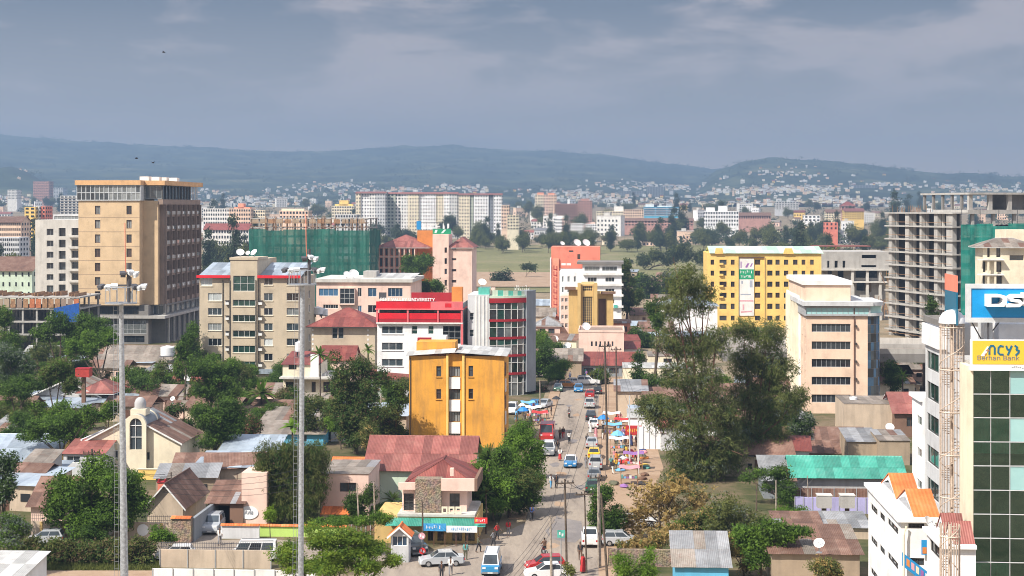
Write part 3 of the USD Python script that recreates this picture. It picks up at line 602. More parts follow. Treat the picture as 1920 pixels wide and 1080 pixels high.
def netting(label, o, yaw, L, Ht, seed):
    t = thing('scaffold_net', label, 'scaffold net', o, yaw)
    n = max(6, int(L/6))
    for i in range(n):
        X, Z = np.meshgrid(np.linspace(L*i/n, L*(i+1)/n+.15, 10), np.linspace(0, Ht*R.uniform(.97,1.0), 24))
        Y = -.18*np.sin((X-L*i/n)/(L/n)*math.pi)*(.6+.4*np.sin(Z*.9+i)) - .25*meshkit.noise(np.stack([X*.5, Z*.35, 0*X+seed], -1)) - .02*(i%2)
        put(t, 'net_panel', gridmesh(X, Y, Z), 'net_green', smooth=True)
    return t
netting('dark green netting hung over the front of the site behind the pink hotel', b.world(0,-.1,0), b.yaw, W, zn, 1)
netting('dark green netting on the narrow side of the same site, seen edge on', b.world(W+.1,.2,0), b.yaw+math.pi/2, D, zn, 5)

# ---------------------------------------------------------------- white clinic-like block behind the red hip roof
b = Bld('office_block', 'white low office block with blue windows behind the red hip roof', 'office block', 593, 770, 0, d=415)
W = b.w; zt = b.z(529); sp = st(pane='pane_blue', frame='frame_white', nx=4); s2 = st(pane=['pane_blue','pane_dark'], frame='frame_white', nx=2)
b.block(0, W, 0, 24, 0, zt, 'w_pink', F=b.rects([(598,634)], [(541,555)], sp) + b.rects([(727.5,755)], [(540,556)], sp) + b.rects([(690,706)], [(540,556),(572,586)], s2) + b.rects([(671,678)], [(540,556),(573,586)], s2) + b.rects([(606,634)], [(571,578)], st(pane='pane_dark', nx=6)))
b.block(b.u(636), b.u(665.5), -.8, -.003, b.z(571), b.z(539), 'w_pink', F=b.rects([(637.5,664.5)], [(541,569.5)], st(pane='pane_dark', frame='frame_white', nx=3, nz=3), -.8), name='stair_bay')
b.box('roof_slab', 'concrete_pale', -.6, W+.6, -.6, 25, zt+.003, b.z(523)); b.box('roof_hut', 'concrete', b.u(671), b.u(696), 9, 15, b.z(523)+.003, b.z(511))
b.shed(b.u(696), W, 6, 18, b.z(523)+.02, b.z(517), .2, 'pale')
for px, r, l in ((644,.9,'small white dish on the roof of the white block, left one'),(657,1.3,'larger white dish on the roof of the white block, right one')):
    x, y, z = b.world(b.u(px), 5, b.z(523)); dish(l, x, y, z, r, 0.4)

# ---------------------------------------------------------------- beige house under a maroon hip roof
b = Bld('villa', 'beige three storey house under a dark red hip roof', 'house', 584, 703, 0, d=322)
zt = b.z(612); b.block(0, b.w, 0, 12, 0, zt, 'w_beige', F=b.rects([(623,632.5),(634.5,644)], [(614.5,634.5),(650,660)], st(pane='pane_dark', frame='frame_grey', nx=1, nz=2)), cap=False)
b.hip(0, b.w, 0, 12, zt, b.z(584)-zt+.4, 1.0, 'maroon', fascia='frame_dark')
for px in (586.5, 690):
    for k in range(9): b.box('quoin', 'w_white', b.u(px)-.16, b.u(px)+.16, -.05, -.003, zt-.9-k*.95, zt-.5-k*.95)

# ---------------------------------------------------------------- red topped university block
b = Bld('university_block', 'white office block with bright red gallery and red roof band', 'office block', 706, 868, 742)
W = b.w; D = 17; zt = b.z(565); z2 = b.z(580.5); z3 = b.z(606.5); zw = b.z(608)
sd = st(pane=['pane_dark','pane_blue','pane_dark'], frame='frame_white', nx=3, sill='w_bright')
b.block(.1, W-.1, .1, D, 0, z3-.003, 'w_bright', F=b.rects([(716,755.5)], [(611.5,625.5),(642.5,656.5),(673,686.5),(703.5,717),(734,747)], sd, .1) + b.rects([(772,782.5),(803,813)], [(611,626.5)], st(pane='pane_green', frame='frame_white', nx=1, nz=2), .1) + b.rects([(830.5,864)], [(611,645),(655,690)], st(pane='pane_dark', frame='frame_grey', nx=3, nz=3), .1),
        Rr=[(2+5*i, 4+5*i, zw-3.1*k-2.2, zw-3.1*k-.8, s2) for i in range(3) for k in range(4)], cap=False)
b.box('side_wall', 'w_slate', W-.097, W, .3, D, .2, zt-.3)
b.box('gallery_floor', 'w_white', 0, W, -.5, D, z3, z3+.25)
b.box('gallery_back', 'w_darkred', .3, W-.3, 1.4, 1.6, z3+.253, z2-.003); b.box('gallery_lintel', 'frame_dark', .35, W-.35, 1.32, 1.39, z2-.75, z2-.15)
for i in range(12):
    if i not in (3, 7): b.box('transom_pane', 'pane_grey' if i % 3 else 'pane_dark', .5+i*(W-1)/12, .4+(i+1)*(W-1)/12, 1.28, 1.318, z2-.68, z2-.22)
for px in (706, 763.5, 820, 864.5): b.box('gallery_column', 'w_pinkred', b.u(px), b.u(px+3.2), -.5, .0, z3+.253, z2-.003)
for p0, p1 in ((709.5,763),(767,819.5),(823.5,864)):
    b.box('balustrade', 'w_red', b.u(p0)+.02, b.u(p1)-.02, -.35, -.25, z3+.9, b.z(586.5)); b.box('balustrade', 'w_darkred', b.u(p0)+.02, b.u(p1)-.02, -.33, -.27, z3+.26, z3+.88)
b.box('red_post', 'w_pinkred', W-.35, W+.05, -.52, -.003, 2, z3-.003)
b.box('gallery_roof', 'w_pinkred', -.2, W+.1, -.6, D, z2, z2+.25)
b.box('red_band', 'w_red', 0, b.u(808), -.55, .2, z2+.253, zt); b.box('red_band', 'w_pinkred', b.u(808)+.002, W, -.55, .2, z2+.253, zt-.02); b.box('band_patch', 'w_red', b.u(835), b.u(847), -.58, -.552, z2+.5, zt-.3)
b.box('roof', 'concrete', 0, W, .203, D, z2+.253, zt-1.2)
b.box('rear_roof_band', 'w_darkred', b.u(760), b.u(845), 9, 9.3, zt-1.197, b.z(553)); b.box('roof_hut', 'w_orange', b.u(841), b.u(861), 6, 8, zt-1.197, b.z(541))
def letters(parent, text, x, y, z, h, width, mat, depth=.12, lift=0.0, bold=True):
    """lettering standing upright, front towards -y, fitted to width"""
    m = meshkit.text_mesh(text, h, depth, bold); v = np.array(m.vertices); k = width/(v[:,0].max()-v[:,0].min()) if width else 1
    v = np.stack([(v[:,0]-v[:,0].min())*k + x, y - v[:,2], v[:,1] + z], 1)
    return put(parent, 'lettering', (v, np.array(m.faces)), mat)
plain('sign_white', (0.86,0.86,0.86), .4, var=.02)
t = thing('roof_sign', 'white standing letters of the university sign along the red roof edge', 'sign', b.world(b.u(714), -.4, zt), b.yaw)
letters(t, 'RIFT VALLEY UNIVERSITY', 0, 0, .12, b.z(559.5)-zt, b.u(816)-b.u(714), 'sign_white')
put(t, 'sign_rail', MB().box(-.2, b.u(818)-b.u(714), .02, .07, .02, .1).box(-.3, 1.1, .03, .08, .5, 1.7), 'steel_dark')

# ---------------------------------------------------------------- round glass corner building
b = Bld('corner_building', 'office building with curved dark glass bays, red floor bands and white side panel', 'office block', 877, 917, 742)
W = b.w; zt = b.z(553); zb = b.z(745)
b.block(0, W, 0, 14, 0, zt, 'w_palegrey', F=b.rects([(880.5,888.5)], [(586.5,600),(618,631),(650,662)], st(pane='pane_dark', frame='frame_white', nx=1, nz=2)), name='panel_wall', label='white vertical panel wall')
for i in range(4): b.box('panel_rib', 'w_white', W*.35+i*W*.17, W*.35+i*W*.17+.3, -.09, -.003, 1, zt-.2)
x0, x1 = W+.05, b.u(998); cx, rx, ry = x0, x1-x0, 5.5
def arc(t, k=1.0): a = math.radians(t); return (x0 + (x1-x0)*math.sin(a)*k, 6.5 - ry*math.cos(a)*k - .9)
zs = [b.z(y) for y in (745, 702, 668, 635, 602, 568)]
N = 9; A = np.linspace(0, 90, N+1)
for k in range(5):
    za, zb2 = zs[k], zs[k+1]
    for i in range(N):
        p, q = arc(A[i]), arc(A[i+1]); steel = A[i] >= 55
        if steel: continue
        for h in (0, 1):
            z0, z1 = (za+.35, za+(zb2-za)*.62) if not h else (za+(zb2-za)*.64, zb2-.02)
            put(b.p, 'glass_pane', MB().quad((*p, z0),(*q, z0),(*q, z1),(*p, z1)), R.choice(['pane_dark','pane_dark','pane_green','pane_grey']))
    ring = MB(); o = [arc(t, 1.03) for t in np.linspace(0, 58, 14)]; inn = [arc(t, .93) for t in np.linspace(58, 0, 14)]
    ring.prism(Polygon(o+inn), za-.12 if k else za, za+.32); put(b.p, 'floor_band', ring, 'w_darkred' if k else 'concrete')
    mu = MB()
    for i in range(N):
        if A[i] < 58: p = arc(A[i], 1.008); mu.box(p[0]-.05, p[0]+.05, p[1]-.05, p[1]+.05, za+.325, zb2-.125)
    mu.tube([(*arc(t, 1.008), za+(zb2-za)*.63) for t in np.linspace(0,56,12)], .045, 4)
    put(b.p, 'mullion', mu, 'frame_white')
ring = MB(); ring.prism(Polygon([arc(t, 1.04) for t in np.linspace(0,58,14)]+[arc(t,.93) for t in np.linspace(58,0,14)]), zs[-1], zs[-1]+.9); put(b.p, 'floor_band', ring, 'w_darkred')
put(b.p, 'steel_panel', MB().prism(Polygon([arc(t, 1.05) for t in np.linspace(55,90,8)]+[arc(90,.85), arc(55,.85)]), 0.5, zs[-1]+2.2), 'w_slate')
put(b.p, 'rear_wall', MB().box(x0, x1-.6, 6.0, 14, 0, zs[-1]), 'w_grey')
cap = MB().prism(Polygon([(x0,6)]+[arc(t, 1.03) for t in np.linspace(0,90,20)]+[(x1,6)]), zs[-1]+.903, zs[-1]+1.3); put(b.p, 'roof_deck', cap, 'w_mint')
plain('teal_glass', (0.10,0.42,0.34), .2)
gp = [arc(t, .98) for t in np.linspace(4, 86, 12)]
for i in range(11): put(b.p, 'parapet_pane', MB().quad((*gp[i], zs[-1]+1.31),(*gp[i+1], zs[-1]+1.31),(*gp[i+1], zs[-1]+2.4-.05*i),(*gp[i], zs[-1]+2.4-.05*i)), 'teal_glass' if i % 2 else 'w_mint')
b.box('roof_hut', 'teal_glass', b.u(896), b.u(917), 1, 5, zt+.003, b.z(540)); b.box('roof_hut', 'w_pink', b.u(919), b.u(926), 2, 4, zt+.003, b.z(541))
x, y, z = b.world(b.u(902), 2, b.z(540)); dish('large white dish on the green roof hut of the curved glass building', x, y, z, .8, .3, .8)
t = thing('roof_sign', 'two short lines of white letters above the curved glass roof', 'sign', b.world(b.u(962), 4.5, b.z(553)), b.yaw)
scribble(t, .3, 0, b.z(540.5)-b.z(553), 2.2, .42, 'sign_white', 1); scribble(t, 0, 0, b.z(546)-b.z(553), 2.9, .42, 'sign_white', 2); put(t, 'sign_frame', MB().box(0,.06,.02,.08,0,1.3).box(2.8,2.86,.02,.08,0,1.3).box(-.2,3,.02,.08,.55,.6), 'steel')
# ---------------------------------------------------------------- the orange-yellow block by the street
b = Bld('flats', 'bright ochre yellow four storey block with white window panels beside the street', 'apartment block', 767, 945, 838)
W = b.w; D = 10.5; zt = b.z(667); dk = b.z(707)
sy = st(pane=['pane_dark','pane_brown'], frame='frame_dark', nx=1, nz=[.6], sill='w_yellow', fw=.09); sm = st(pane=['pane_brown','pane_grey'], frame='frame_dark', nx=4, nz=1, fw=.08, dep=.25)
uA, uB = b.u(836), b.u(871)
b.block(0, uA, 0, D, 0, zt, 'w_yellow', F=b.rects([(818,827)], [(686.5,706),(729.5,748)], sy))
b.block(uB, W, 0, D, 0, zt, 'w_yellow', F=b.rects([(878.5,887)], [(686,706),(729,748)], sy), Rr=[(1.2+2.6*i, 2.2+2.6*i, b.z(y)-1.4, b.z(y), sm) for i in range(3) for y in (690, 733, 776)])
mid = b.rects([(842,862.5)], [(687,706.5),(729.5,749),(771.5,791),(813,829)], sm, .35)
b.block(uA+.003, uB-.003, .35, D, 0, zt+.25, 'w_yellow', F=mid, name='centre_wall')
for y0, y1 in ((707,729),(749.5,771),(791.5,812.5)): b.box('window_panel', 'w_bright', b.u(842), b.u(862.5), .2, .347, b.z(y1), b.z(y0))
for a, c in ((836.5,840.8),(866.5,871)): b.box('pilaster', 'w_lemon', b.u(a), b.u(c), -.22, .347, 0, zt+.2)
b.box('canopy', 'frame_dark', b.u(867), b.u(887), -.6, -.003, b.z(827), b.z(824))
for i in range(5): b.box('side_panel', 'w_bright' if i % 2 else 'w_brown', W+.003, W+.1, 2.2, 3.6, zt-1.2-2.4*i-1.9, zt-1.2-2.4*i)
b.box('drain_pipe', 'frame_dark', .12, .24, -.14, -.003, .5, zt-.3)
zr = b.z(646, 0, D)
uM = b.u(853)
b.planes([[(uM,-.5,zt+.55),(W+.5,-.5,zt+.05),(W+.5,D,zr-.5),(uM,D,zr)], [(-.4,-.5,zt+.05),(uM,-.5,zt+.55),(uM,2.4,zt+.95),(-.4,2.4,zt+.45)]], 'pale', 1.0)
b.box('roof_fill', 'concrete', .1, uM, 2.6, D, zt+.003, zt+.2)
b.box('stair_house', 'w_yellow', b.u(777), b.u(850), 2.5, 7, zt+.21, b.z(641, 0, 2.5)); b.box('roof_hut', 'w_bright', b.u(800), b.u(827), 7.2, 9.5, zt+.21, b.z(630,0,7)); b.box('roof_crate', 'w_darkred', b.u(771), b.u(797), 7.5, 8.5, zt+.21, b.z(634,0,7))

# ---------------------------------------------------------------- pink hotel
b = Bld('hotel', 'pink hotel with red hip roofs, tall orange service box and dark narrow windows', 'hotel', 709, 885, 0, d=590)
W = b.w; z1 = b.z(464); uT0, uT1 = b.u(776), b.u(812); uS = b.u(842)
sh = st(pane=['pane_dark','pane_brown'], frame='frame_brown', nx=1, fw=.12, dep=.4)
b.block(0, b.u(778)-.01, 0, 22, 0, z1, 'w_salmon', F=b.rects([(712+10*i, 717+10*i) for i in range(7)], [(466,479),(483.5,500),(504,518),(524,540)], sh), cap=False, label='arcaded salmon wing')
for y in (481, 502, 521): b.box('balcony_slab', 'w_pink', -.3, b.u(778)-.02, -.9, -.003, b.z(y+1.2), b.z(y-.3))
for i in range(8): b.box('arcade_column', 'w_pink', b.u(709.5+9.6*i), b.u(711.5+9.6*i), -.85, -.3, 0, z1-.01)
b.hip(0, b.u(800), 0, 22, z1, b.z(441)-z1, 1.2, 'red')
b.block(uT0+.5, uT1, 6, 18, 0, b.z(433), 'w_orange', name='service_box')
b.block(uT1+.003, uS, -1.5, 12, 0, b.z(439), 'w_pink', F=b.rects([(833.5,838)], [(464,474),(484,495),(504,514),(525,536)], sh, -1.5), name='slab_wall')
b.block(uS+.003, W, 0, 20, 0, z1, 'w_pink', F=b.rects([(847,855.5)], [(463.5,468),(484,488),(504.5,509),(525,530)], sh), cap=False, name='right_wall')
b.hip(uS, W, 0, 20, z1, b.z(445)-z1, .8, 'red')
t = thing('roof_sign', 'white letters and blue square of the hotel sign standing on the orange box', 'sign', b.world(uT0, 8, b.z(433)), b.yaw)
scribble(t, 2.2, 0, .4, b.u(840)-b.u(790)+.5, 2.2, 'sign_white', 3); plain('sign_blue', (0.02,0.25,0.55), .4, var=.03); put(t, 'logo_square', MB().box(0,1.7,-.05,.05,.4,3.6), 'sign_blue'); put(t, 'sign_frame', MB().box(0,14,.15,.2,.1,.2).box(0,14,.15,.2,2.9,3.0), 'steel_dark')
t = thing('roof_sign', 'green sign panel with white marks on top of the pink slab', 'sign', b.world(uT1, -1, b.z(439)), b.yaw)
plain('sign_green', (0.015,0.30,0.14), .4, var=.1); put(t, 'panel', MB().box(0, b.u(846)-uT1, -.1, .1, .1, 2.0), 'sign_green'); put(t, 'mark', MB().quad((.6,-.13,.5),(1.4,-.13,.5),(1.8,-.13,1.6),(1,-.13,1.6)).quad((3,-.13,.4),(3.8,-.13,.4),(5,-.13,1.7),(4.2,-.13,1.7)), 'sign_white')

# ---------------------------------------------------------------- coral block, white block and tan block beside each other
b = Bld('coral_building', 'coral red building with tall lettered strip and dishes on its roof', 'office block', 1033.5, 1125, 0, d=470)
b.block(0, b.w, 0, 14, 0, b.z(463), 'w_coral', F=b.rects([(1067,1075)], [(469.5,472.5)], st(pane='pane_dark', frame=None)) + b.rects([(1082.5,1088)], [(476.5,486)], st(pane='pane_brown', frame=None)))
b.box('white_edge', 'w_bright', -.35, 0-.003, -.3, 13, 0, b.z(484)); b.box('letter_strip', 'w_salmon', b.u(1036), b.u(1048), -.5, -.003, 0, b.z(484))
mk = MB()
for k in range(9): z = b.z(500+11*k); mk.box(b.u(1038), b.u(1045), -.53, -.503, z-.9, z-.65).box(b.u(1043.5), b.u(1045), -.53, -.503, z-1.3, z+.2).box(b.u(1038), b.u(1039.5), -.53, -.503, z-.64, z+.4)
put(b.p, 'lettering', mk, 'w_darkred')
for px, r, l in ((1053,.7,'small white dish at left on the coral roof'),(1081,1.2,'big white dish in the middle of the coral roof'),(1098,1.2,'big white dish right of the middle on the coral roof')):
    x, y, z = b.world(b.u(px), 5, b.z(463)); dish(l, x, y, z, r, .5)
b = Bld('office_block', 'white office block with roof terrace in front of the coral building', 'office block', 1049, 1165.5, 0, d=452)
W = b.w; zt = b.z(508.5); uR = b.u(1092)
b.block(0, uR, 0, 14, 0, zt, 'w_bright', F=b.rects([(1053.5,1057),(1064,1068.5),(1076,1080)], [(518,528.5),(538,548)], st(pane='pane_grey', nx=1)))
sw2 = st(pane='pane_dark', frame='frame_white', nx=3, nz=1)
b.block(uR+.003, W, 0, 14, 0, b.z(495), 'w_bright', F=b.rects([(1096,1124.5),(1129,1157)], [(499.5,508)], st(pane='pane_grey', frame='frame_alu', nx=4)) + b.rects([(1102,1119),(1135,1152)], [(520,528.5)], sw2) + b.rects([(1135,1152)], [(541,549),(561,569)], sw2))
b.box('roof_slab', 'concrete_dark', b.u(1082), W+.6, -.8, 15, b.z(495)+.003, b.z(491)); b.box('terrace_rail', 'frame_grey', 0, uR-.2, .0, .1, zt+.6, zt+.75)
for y in (513, 533, 553, 574): b.box('floor_band', 'w_white', uR+.2, W+.5, -.7, -.003, b.z(y+2.5), b.z(y-1.5))
for i, px in enumerate((1056,1066)): b.box('terrace_canopy', 'w_white', b.u(px)-.6, b.u(px)+.6, 2, 4, zt+1.6, zt+2.1)
b.box('awning', 'teal_glass', b.u(1151), b.u(1158), -.9, -.3, b.z(577), b.z(571))
b = Bld('tan_office', 'tan stepped office block with tall gridded window and brown sunshade wings', 'office block', 1066, 1150, 655)
W = b.w; zt = b.z(533); D = 14
uc0, uc1 = b.u(1088.5), b.u(1113); zt2 = b.z(551)
b.block(0, uc0-.003, 1.2, D, 0, zt2+1, 'w_ochre', F=[], L=[(1.2+2.2*i, 2.8+2.2*i, z, z+1.6, st(pane='pane_dark', frame='frame_white')) for i in range(5) for z in (1.5,4.6,7.7,10.8)])
g = st(pane='pane_dark', frame='w_ochre', nx=5, nz=12, fw=.13, dep=.3)
b.block(uc0, uc1, 0, D, 0, zt, 'w_ochre', F=b.rects([(1092,1111)], [(556,612)], g) + b.rects([(1092,1111)], [(536,546)], st(pane='pane_dark', frame='w_ochre', nx=5, nz=2, fw=.13, dep=.3)))
b.block(uc1+.003, W, 1.4, D, 0, zt2, 'w_ochre', F=b.rects([(1122,1136)], [(560,612)], st(pane='w_brown', frame=None, dep=.8, name='recess'), 1.4))
for a, c in ((1083,1089),(1113.5,1120)): b.box('pier', 'w_ochre', b.u(a), b.u(c), -.9, -.003 if a < 1100 else 1.397, 0, zt+.4)
b.box('sunshade', 'w_brown', -1, uc0-1.2, .2, 1.197, zt2+1.003, zt2+1.7); b.box('sunshade', 'w_brown', uc1+1.8, W+.6, .3, 1.397, zt2+.003, zt2+.6)
b.block(b.u(1050), -.003, 3, D-2, 0, zt2-.6, 'w_pink', F=b.rects([(1052.5,1057),(1059.5,1064.5)], [(559,566),(573,581),(590,598),(606,614)], st(pane='pane_brown', frame='frame_white'), 3), name='left_wing')
b = Bld('low_hall', 'low pale pink flat hall in front of the tan stepped block', 'house', 1085, 1170, 682)
zt = b.z(623); b.block(0, b.w, 0, 14, 0, zt, 'w_pink', F=b.rects([(1108,1111.5),(1116,1119.5),(1124,1127),(1139,1142.5),(1147,1150)], [(640,649)], st(pane='pane_dark', frame=None)), L=[(2+2.5*i, 3.6+2.5*i, 2, 3.6, st(pane='pane_brown')) for i in range(4)]); b.parapet(-.1, b.w+.1, -.1, 14.1, zt, .5, 'w_pink'); b.box('roof_felt', 'brown_shade', .3, b.w-.3, .3, 13.7, zt+.003, zt+.15)
x, y, z = b.world(1.6, 1.5, zt); dish('white dish on a post at the corner of the low pink hall', x, y, z, .95, .3, 1.0, post=.9)

# ---------------------------------------------------------------- far lemon yellow block with banner
b = Bld('lemon_block', 'long lemon yellow six storey block with a tall printed banner', 'apartment block', 1326, 1540, 0, d=470)
W = b.w; zt = b.z(474); D = 20; ry = [(487,496.5),(507.5,517),(528,538),(549,558.5),(569.5,579.5),(592,601)]
se = st(pane=['pane_brown','pane_dark'], frame='frame_brown', nx=2, nz=1, fw=.1, dep=.3)
uC0, uC1 = b.u(1385), b.u(1434)
b.block(0, uC0, 0, D, 0, zt, 'w_lemon', F=b.rects([(1332.5,1339),(1349,1362.5),(1370.5,1377.5)], ry, se))
b.block(uC0+.003, uC1, .6, D, 0, zt, 'w_lemon', F=b.rects([(1415.5,1425.5)], ry, se, .6))
b.block(uC1+.003, W, 0, D, 0, zt, 'w_lemon', F=b.rects([(1438.5,1448.5),(1454,1462),(1470,1478),(1487,1495.5),(1503,1510),(1519,1526)], ry, se), Rr=[(2+3.2*i, 3.4+3.2*i, b.z(y1), b.z(y0), se) for i in range(5) for y0, y1 in ry])
b.box('attic_band', 'w_lemon', uC0, uC1+.2, .1, .597, zt-1.2, zt); b.box('soffit', 'w_brown', uC0+.02, uC1, .2, .59, zt-1.5, zt-1.203)
b.box('drain_pipe', 'w_ochre', uC1-.1, uC1+.15, -.25, -.003, 0, zt-1.3)
b.gable(b.u(1334), W, 0, D, zt, 1.7, .6, 'mint', 'x', 'w_lemon', pitch=1.6)
for p0, p1 in ((1340,1356),(1468,1488)): put(b.p, 'gable_front', MB().quad((b.u(p0),-.62,zt-.05),(b.u(p1),-.62,zt-.05),(b.u((p0+p1)/2)+1,-.62,b.z(465)),(b.u((p0+p1)/2)-1,-.62,b.z(465))).box(b.u(p0),b.u(p1),-.61,-.003,zt-.3,zt-.06), 'w_lemon')
for a, c in ry[:4]: b.box('balcony_front', 'w_lemon', b.u(1348), b.u(1356), -.6, -.003, b.z(c), b.z(c-3.6))
t = thing('banner', 'tall white and green printed banner hanging on the lemon yellow block', 'banner', b.world(b.u(1385.5), .35, b.z(592)), b.yaw)
w = b.u(1414)-b.u(1385.5); h = b.z(485)-b.z(592)
put(t, 'cloth', MB().box(0,w,0,.05,0,h), 'w_white'); put(t, 'green_field', MB().box(.05,w-.05,-.02,-.003,h*.64,h*.815), 'sign_green')
scribble(t, .5, -.025, h*.745, w-1.2, .8, 'sign_white', 4); scribble(t, .5, -.025, h*.67, w-1.2, .7, 'sign_white', 5)
plain('print_violet', (0.28,0.12,0.35), .6); plain('print_grey', (0.35,0.38,0.45), .6); plain('print_rose', (0.62,0.32,0.36), .6)
put(t, 'printed_figure', MB().box(.5,.8,-.02,-.003,h*.84,h*.95).quad((1.8,-.02,h*.85),(2.4,-.02,h*.84),(3.1,-.02,h*.92),(2.5,-.02,h*.92)).quad((3.2,-.02,h*.86),(3.6,-.02,h*.86),(4.1,-.02,h*.92),(3.7,-.02,h*.92)), 'print_violet')
put(t, 'printed_figure', MB().box(w*.72,w*.9,-.02,-.003,h*.5,h*.62).box(.7,1.2,-.02,-.003,h*.56,h*.61).box(.5,w-.9,-.02,-.003,h*.365,h*.385), 'print_grey')
put(t, 'printed_figure', MB().box(.2,w-.2,-.02,-.003,h*.25,h*.275).box(w*.25,w*.35,-.02,-.003,h*.1,h*.2).quad((.6,-.02,h*.05),(w-.6,-.02,h*.07),(w-.6,-.02,h*.09),(.6,-.02,h*.08)), 'print_rose')

# ---------------------------------------------------------------- grey half built block
b = Bld('building_shell', 'grey unfinished concrete shell with brick infill behind the peach block', 'construction site', 1535, 1668, 0, d=500)
W = b.w; z3, z2, z1 = b.z(472), b.z(504), b.z(527)
so = st(pane='pane_dark', frame=None, dep=1.2)
b.block(0, W, 0, 22, z2, z3, 'concrete', F=b.rects([(1551,1555),(1565,1571),(1580,1585)], [(489,502)], so) + b.rects([(1616,1643)], [(478,484)], so) + b.rects([(1615,1643)], [(497,501)], so))
b.box('floor_slab', 'concrete_pale', -.6, W+.6, -1, 22, z2-.5, z2-.003)
b.block(1.5, W-1, 1.5, 22, 0, z2-.503, 'concrete', F=b.rects([(1552,1560),(1571,1582),(1604,1645)], [(507,521)], so, 1.5) + b.rects([(1606,1622)], [(530,545)], so, 1.5) + b.rects([(1628,1634)], [(528,548)], st(pane='w_mud', frame=None, dep=.5), 1.5), cap=False)
for px in (1598, 1626, 1650): b.box('column', 'concrete_pale', b.u(px)-.4, b.u(px)+.4, -.6, .2, 0, z2-.503)
b.box('floor_slab', 'concrete_pale', b.u(1598), W+.8, -1, 1.4, z1-.5, z1)
b.box('red_roof_strip', 'tin_red_x', b.u(1545), b.u(1655), 23, 34, b.z(466), b.z(464))
for i in range(12): u = b.u(1645+R.uniform(0,22)); zz = R.uniform(0, z1); put(b.p, 'prop', MB().tube([(u,-1.2,zz),(u+R.uniform(-1.5,1.5),-1.2,zz+3.4)], .1, 5), 'timber')
b.box('roof_tank', 'w_bright', b.u(1508), b.u(1540), 6, 14, b.z(488), b.z(479))

# ---------------------------------------------------------------- peach block with rounded glass corner
b = Bld('office_block', 'peach office block with ribbon windows and a rounded dark blue glass corner', 'office block', 1513, 1627, 775)
W = b.w; D = 30; zt = b.z(573+19); zc = b.z(573); rp = [(607,622.5),(640,655),(673,688.5),(706.5,721.5),(739.5,754.5)]
sg = st(pane=['pane_grey','pane_dark','pane_dark'], frame='frame_grey', nx=8, nz=1, fw=.07, dep=.25)
wl = st(pane='pane_brown', frame=None, dep=.3)
b.block(0, W, 0, D, 0, zt, 'w_peach', F=b.rects([(1522,1595)], rp, sg), L=[(2+4.2*i, 3.4+4.2*i, b.z(y)-1.6, b.z(y), wl) for i in range(6) for y in (600,632,664,696,728)], label='peach wall with ribbon windows')
b.box('side_render', 'w_bright', -.25, -.003, 9, D-.2, 0, b.z(560)); 
for i in range(7): b.box('side_fin', 'w_cream', -.8, -.253, 10+2.6*i, 10.4+2.6*i, 1, b.z(565))
b.block(-.4, W+.4, -.4, D*.6, zt+.003, zc, 'frame_grey', F=[(-.2, W+.2, zt+.25, zc-.3, st(pane=['pane_teal','pane_curtain','pane_grey'][0], frame='frame_grey', nx=12, nz=1, dep=.2))], name='top_floor')
b.box('roof_slab', 'w_palegrey', -.8, W+.8, -.9, D*.62, zc+.003, b.z(565))
b.block(-.2, b.u(1597), 1.5, D-4, b.z(565)+.003, b.z(535), 'w_peach', name='roof_block'); b.box('roof_cap', 'w_white', -.6, b.u(1600), 1.2, D-3.5, b.z(535)+.003, b.z(527))
xc, r = W, 2.4
for i in range(7):
    a0, a1 = math.radians(-90+i*90/7), math.radians(-90+(i+1)*90/7)
    p, q = (xc+r*math.cos(a0), 2.4+r*math.sin(a0)), (xc+r*math.cos(a1), 2.4+r*math.sin(a1))
    zz = np.linspace(.2, zt, 12)
    for k in range(11): put(b.p, 'glass_pane', MB().quad((*p,zz[k]+.04),(*q,zz[k]+.04),(*q,zz[k+1]),(*p,zz[k+1])), R.choice(['pane_blue','pane_dark','pane_dark','pane_blue']))
b.box('glass_side', 'pane_blue', W+r-.1, W+r, 2.4, 14, .2, zt)
put(b.p, 'corner_top', MB().prism(Polygon([(xc+(r+.5)*math.cos(t), 2.4+(r+.5)*math.sin(t)) for t in np.linspace(-math.pi/2, 0, 10)]+[(xc+r+.5,14),(xc,14)]), zt+.003, zt+.5).prism(Polygon([(xc+(r+.6)*math.cos(t), 2.4+(r+.6)*math.sin(t)) for t in np.linspace(-math.pi/2, 0, 10)]+[(xc+r+.6,14),(xc+.9,14)]), zc+.003, b.z(566)), 'w_palegrey')
put(b.p, 'corner_glazing', MB().prism(Polygon([(xc+.45+(r-.2)*math.cos(t), 2.4+r*math.sin(t)) for t in np.linspace(-math.pi/2, 0, 10)]+[(xc+r,13.5),(xc+.45,13.5)]), zt+.503, zc), 'pane_teal')
put(b.p, 'vent_pipe', MB().tube([(b.u(1601.5),-.2,1.5),(b.u(1601.5),-.2,zc)], .09, 6), 'frame_brown')
for y in (609, 642, 675, 708): b.box('air_conditioner', 'frame_dark', b.u(1603), b.u(1606.5), -.45, -.003, b.z(y+4), b.z(y))

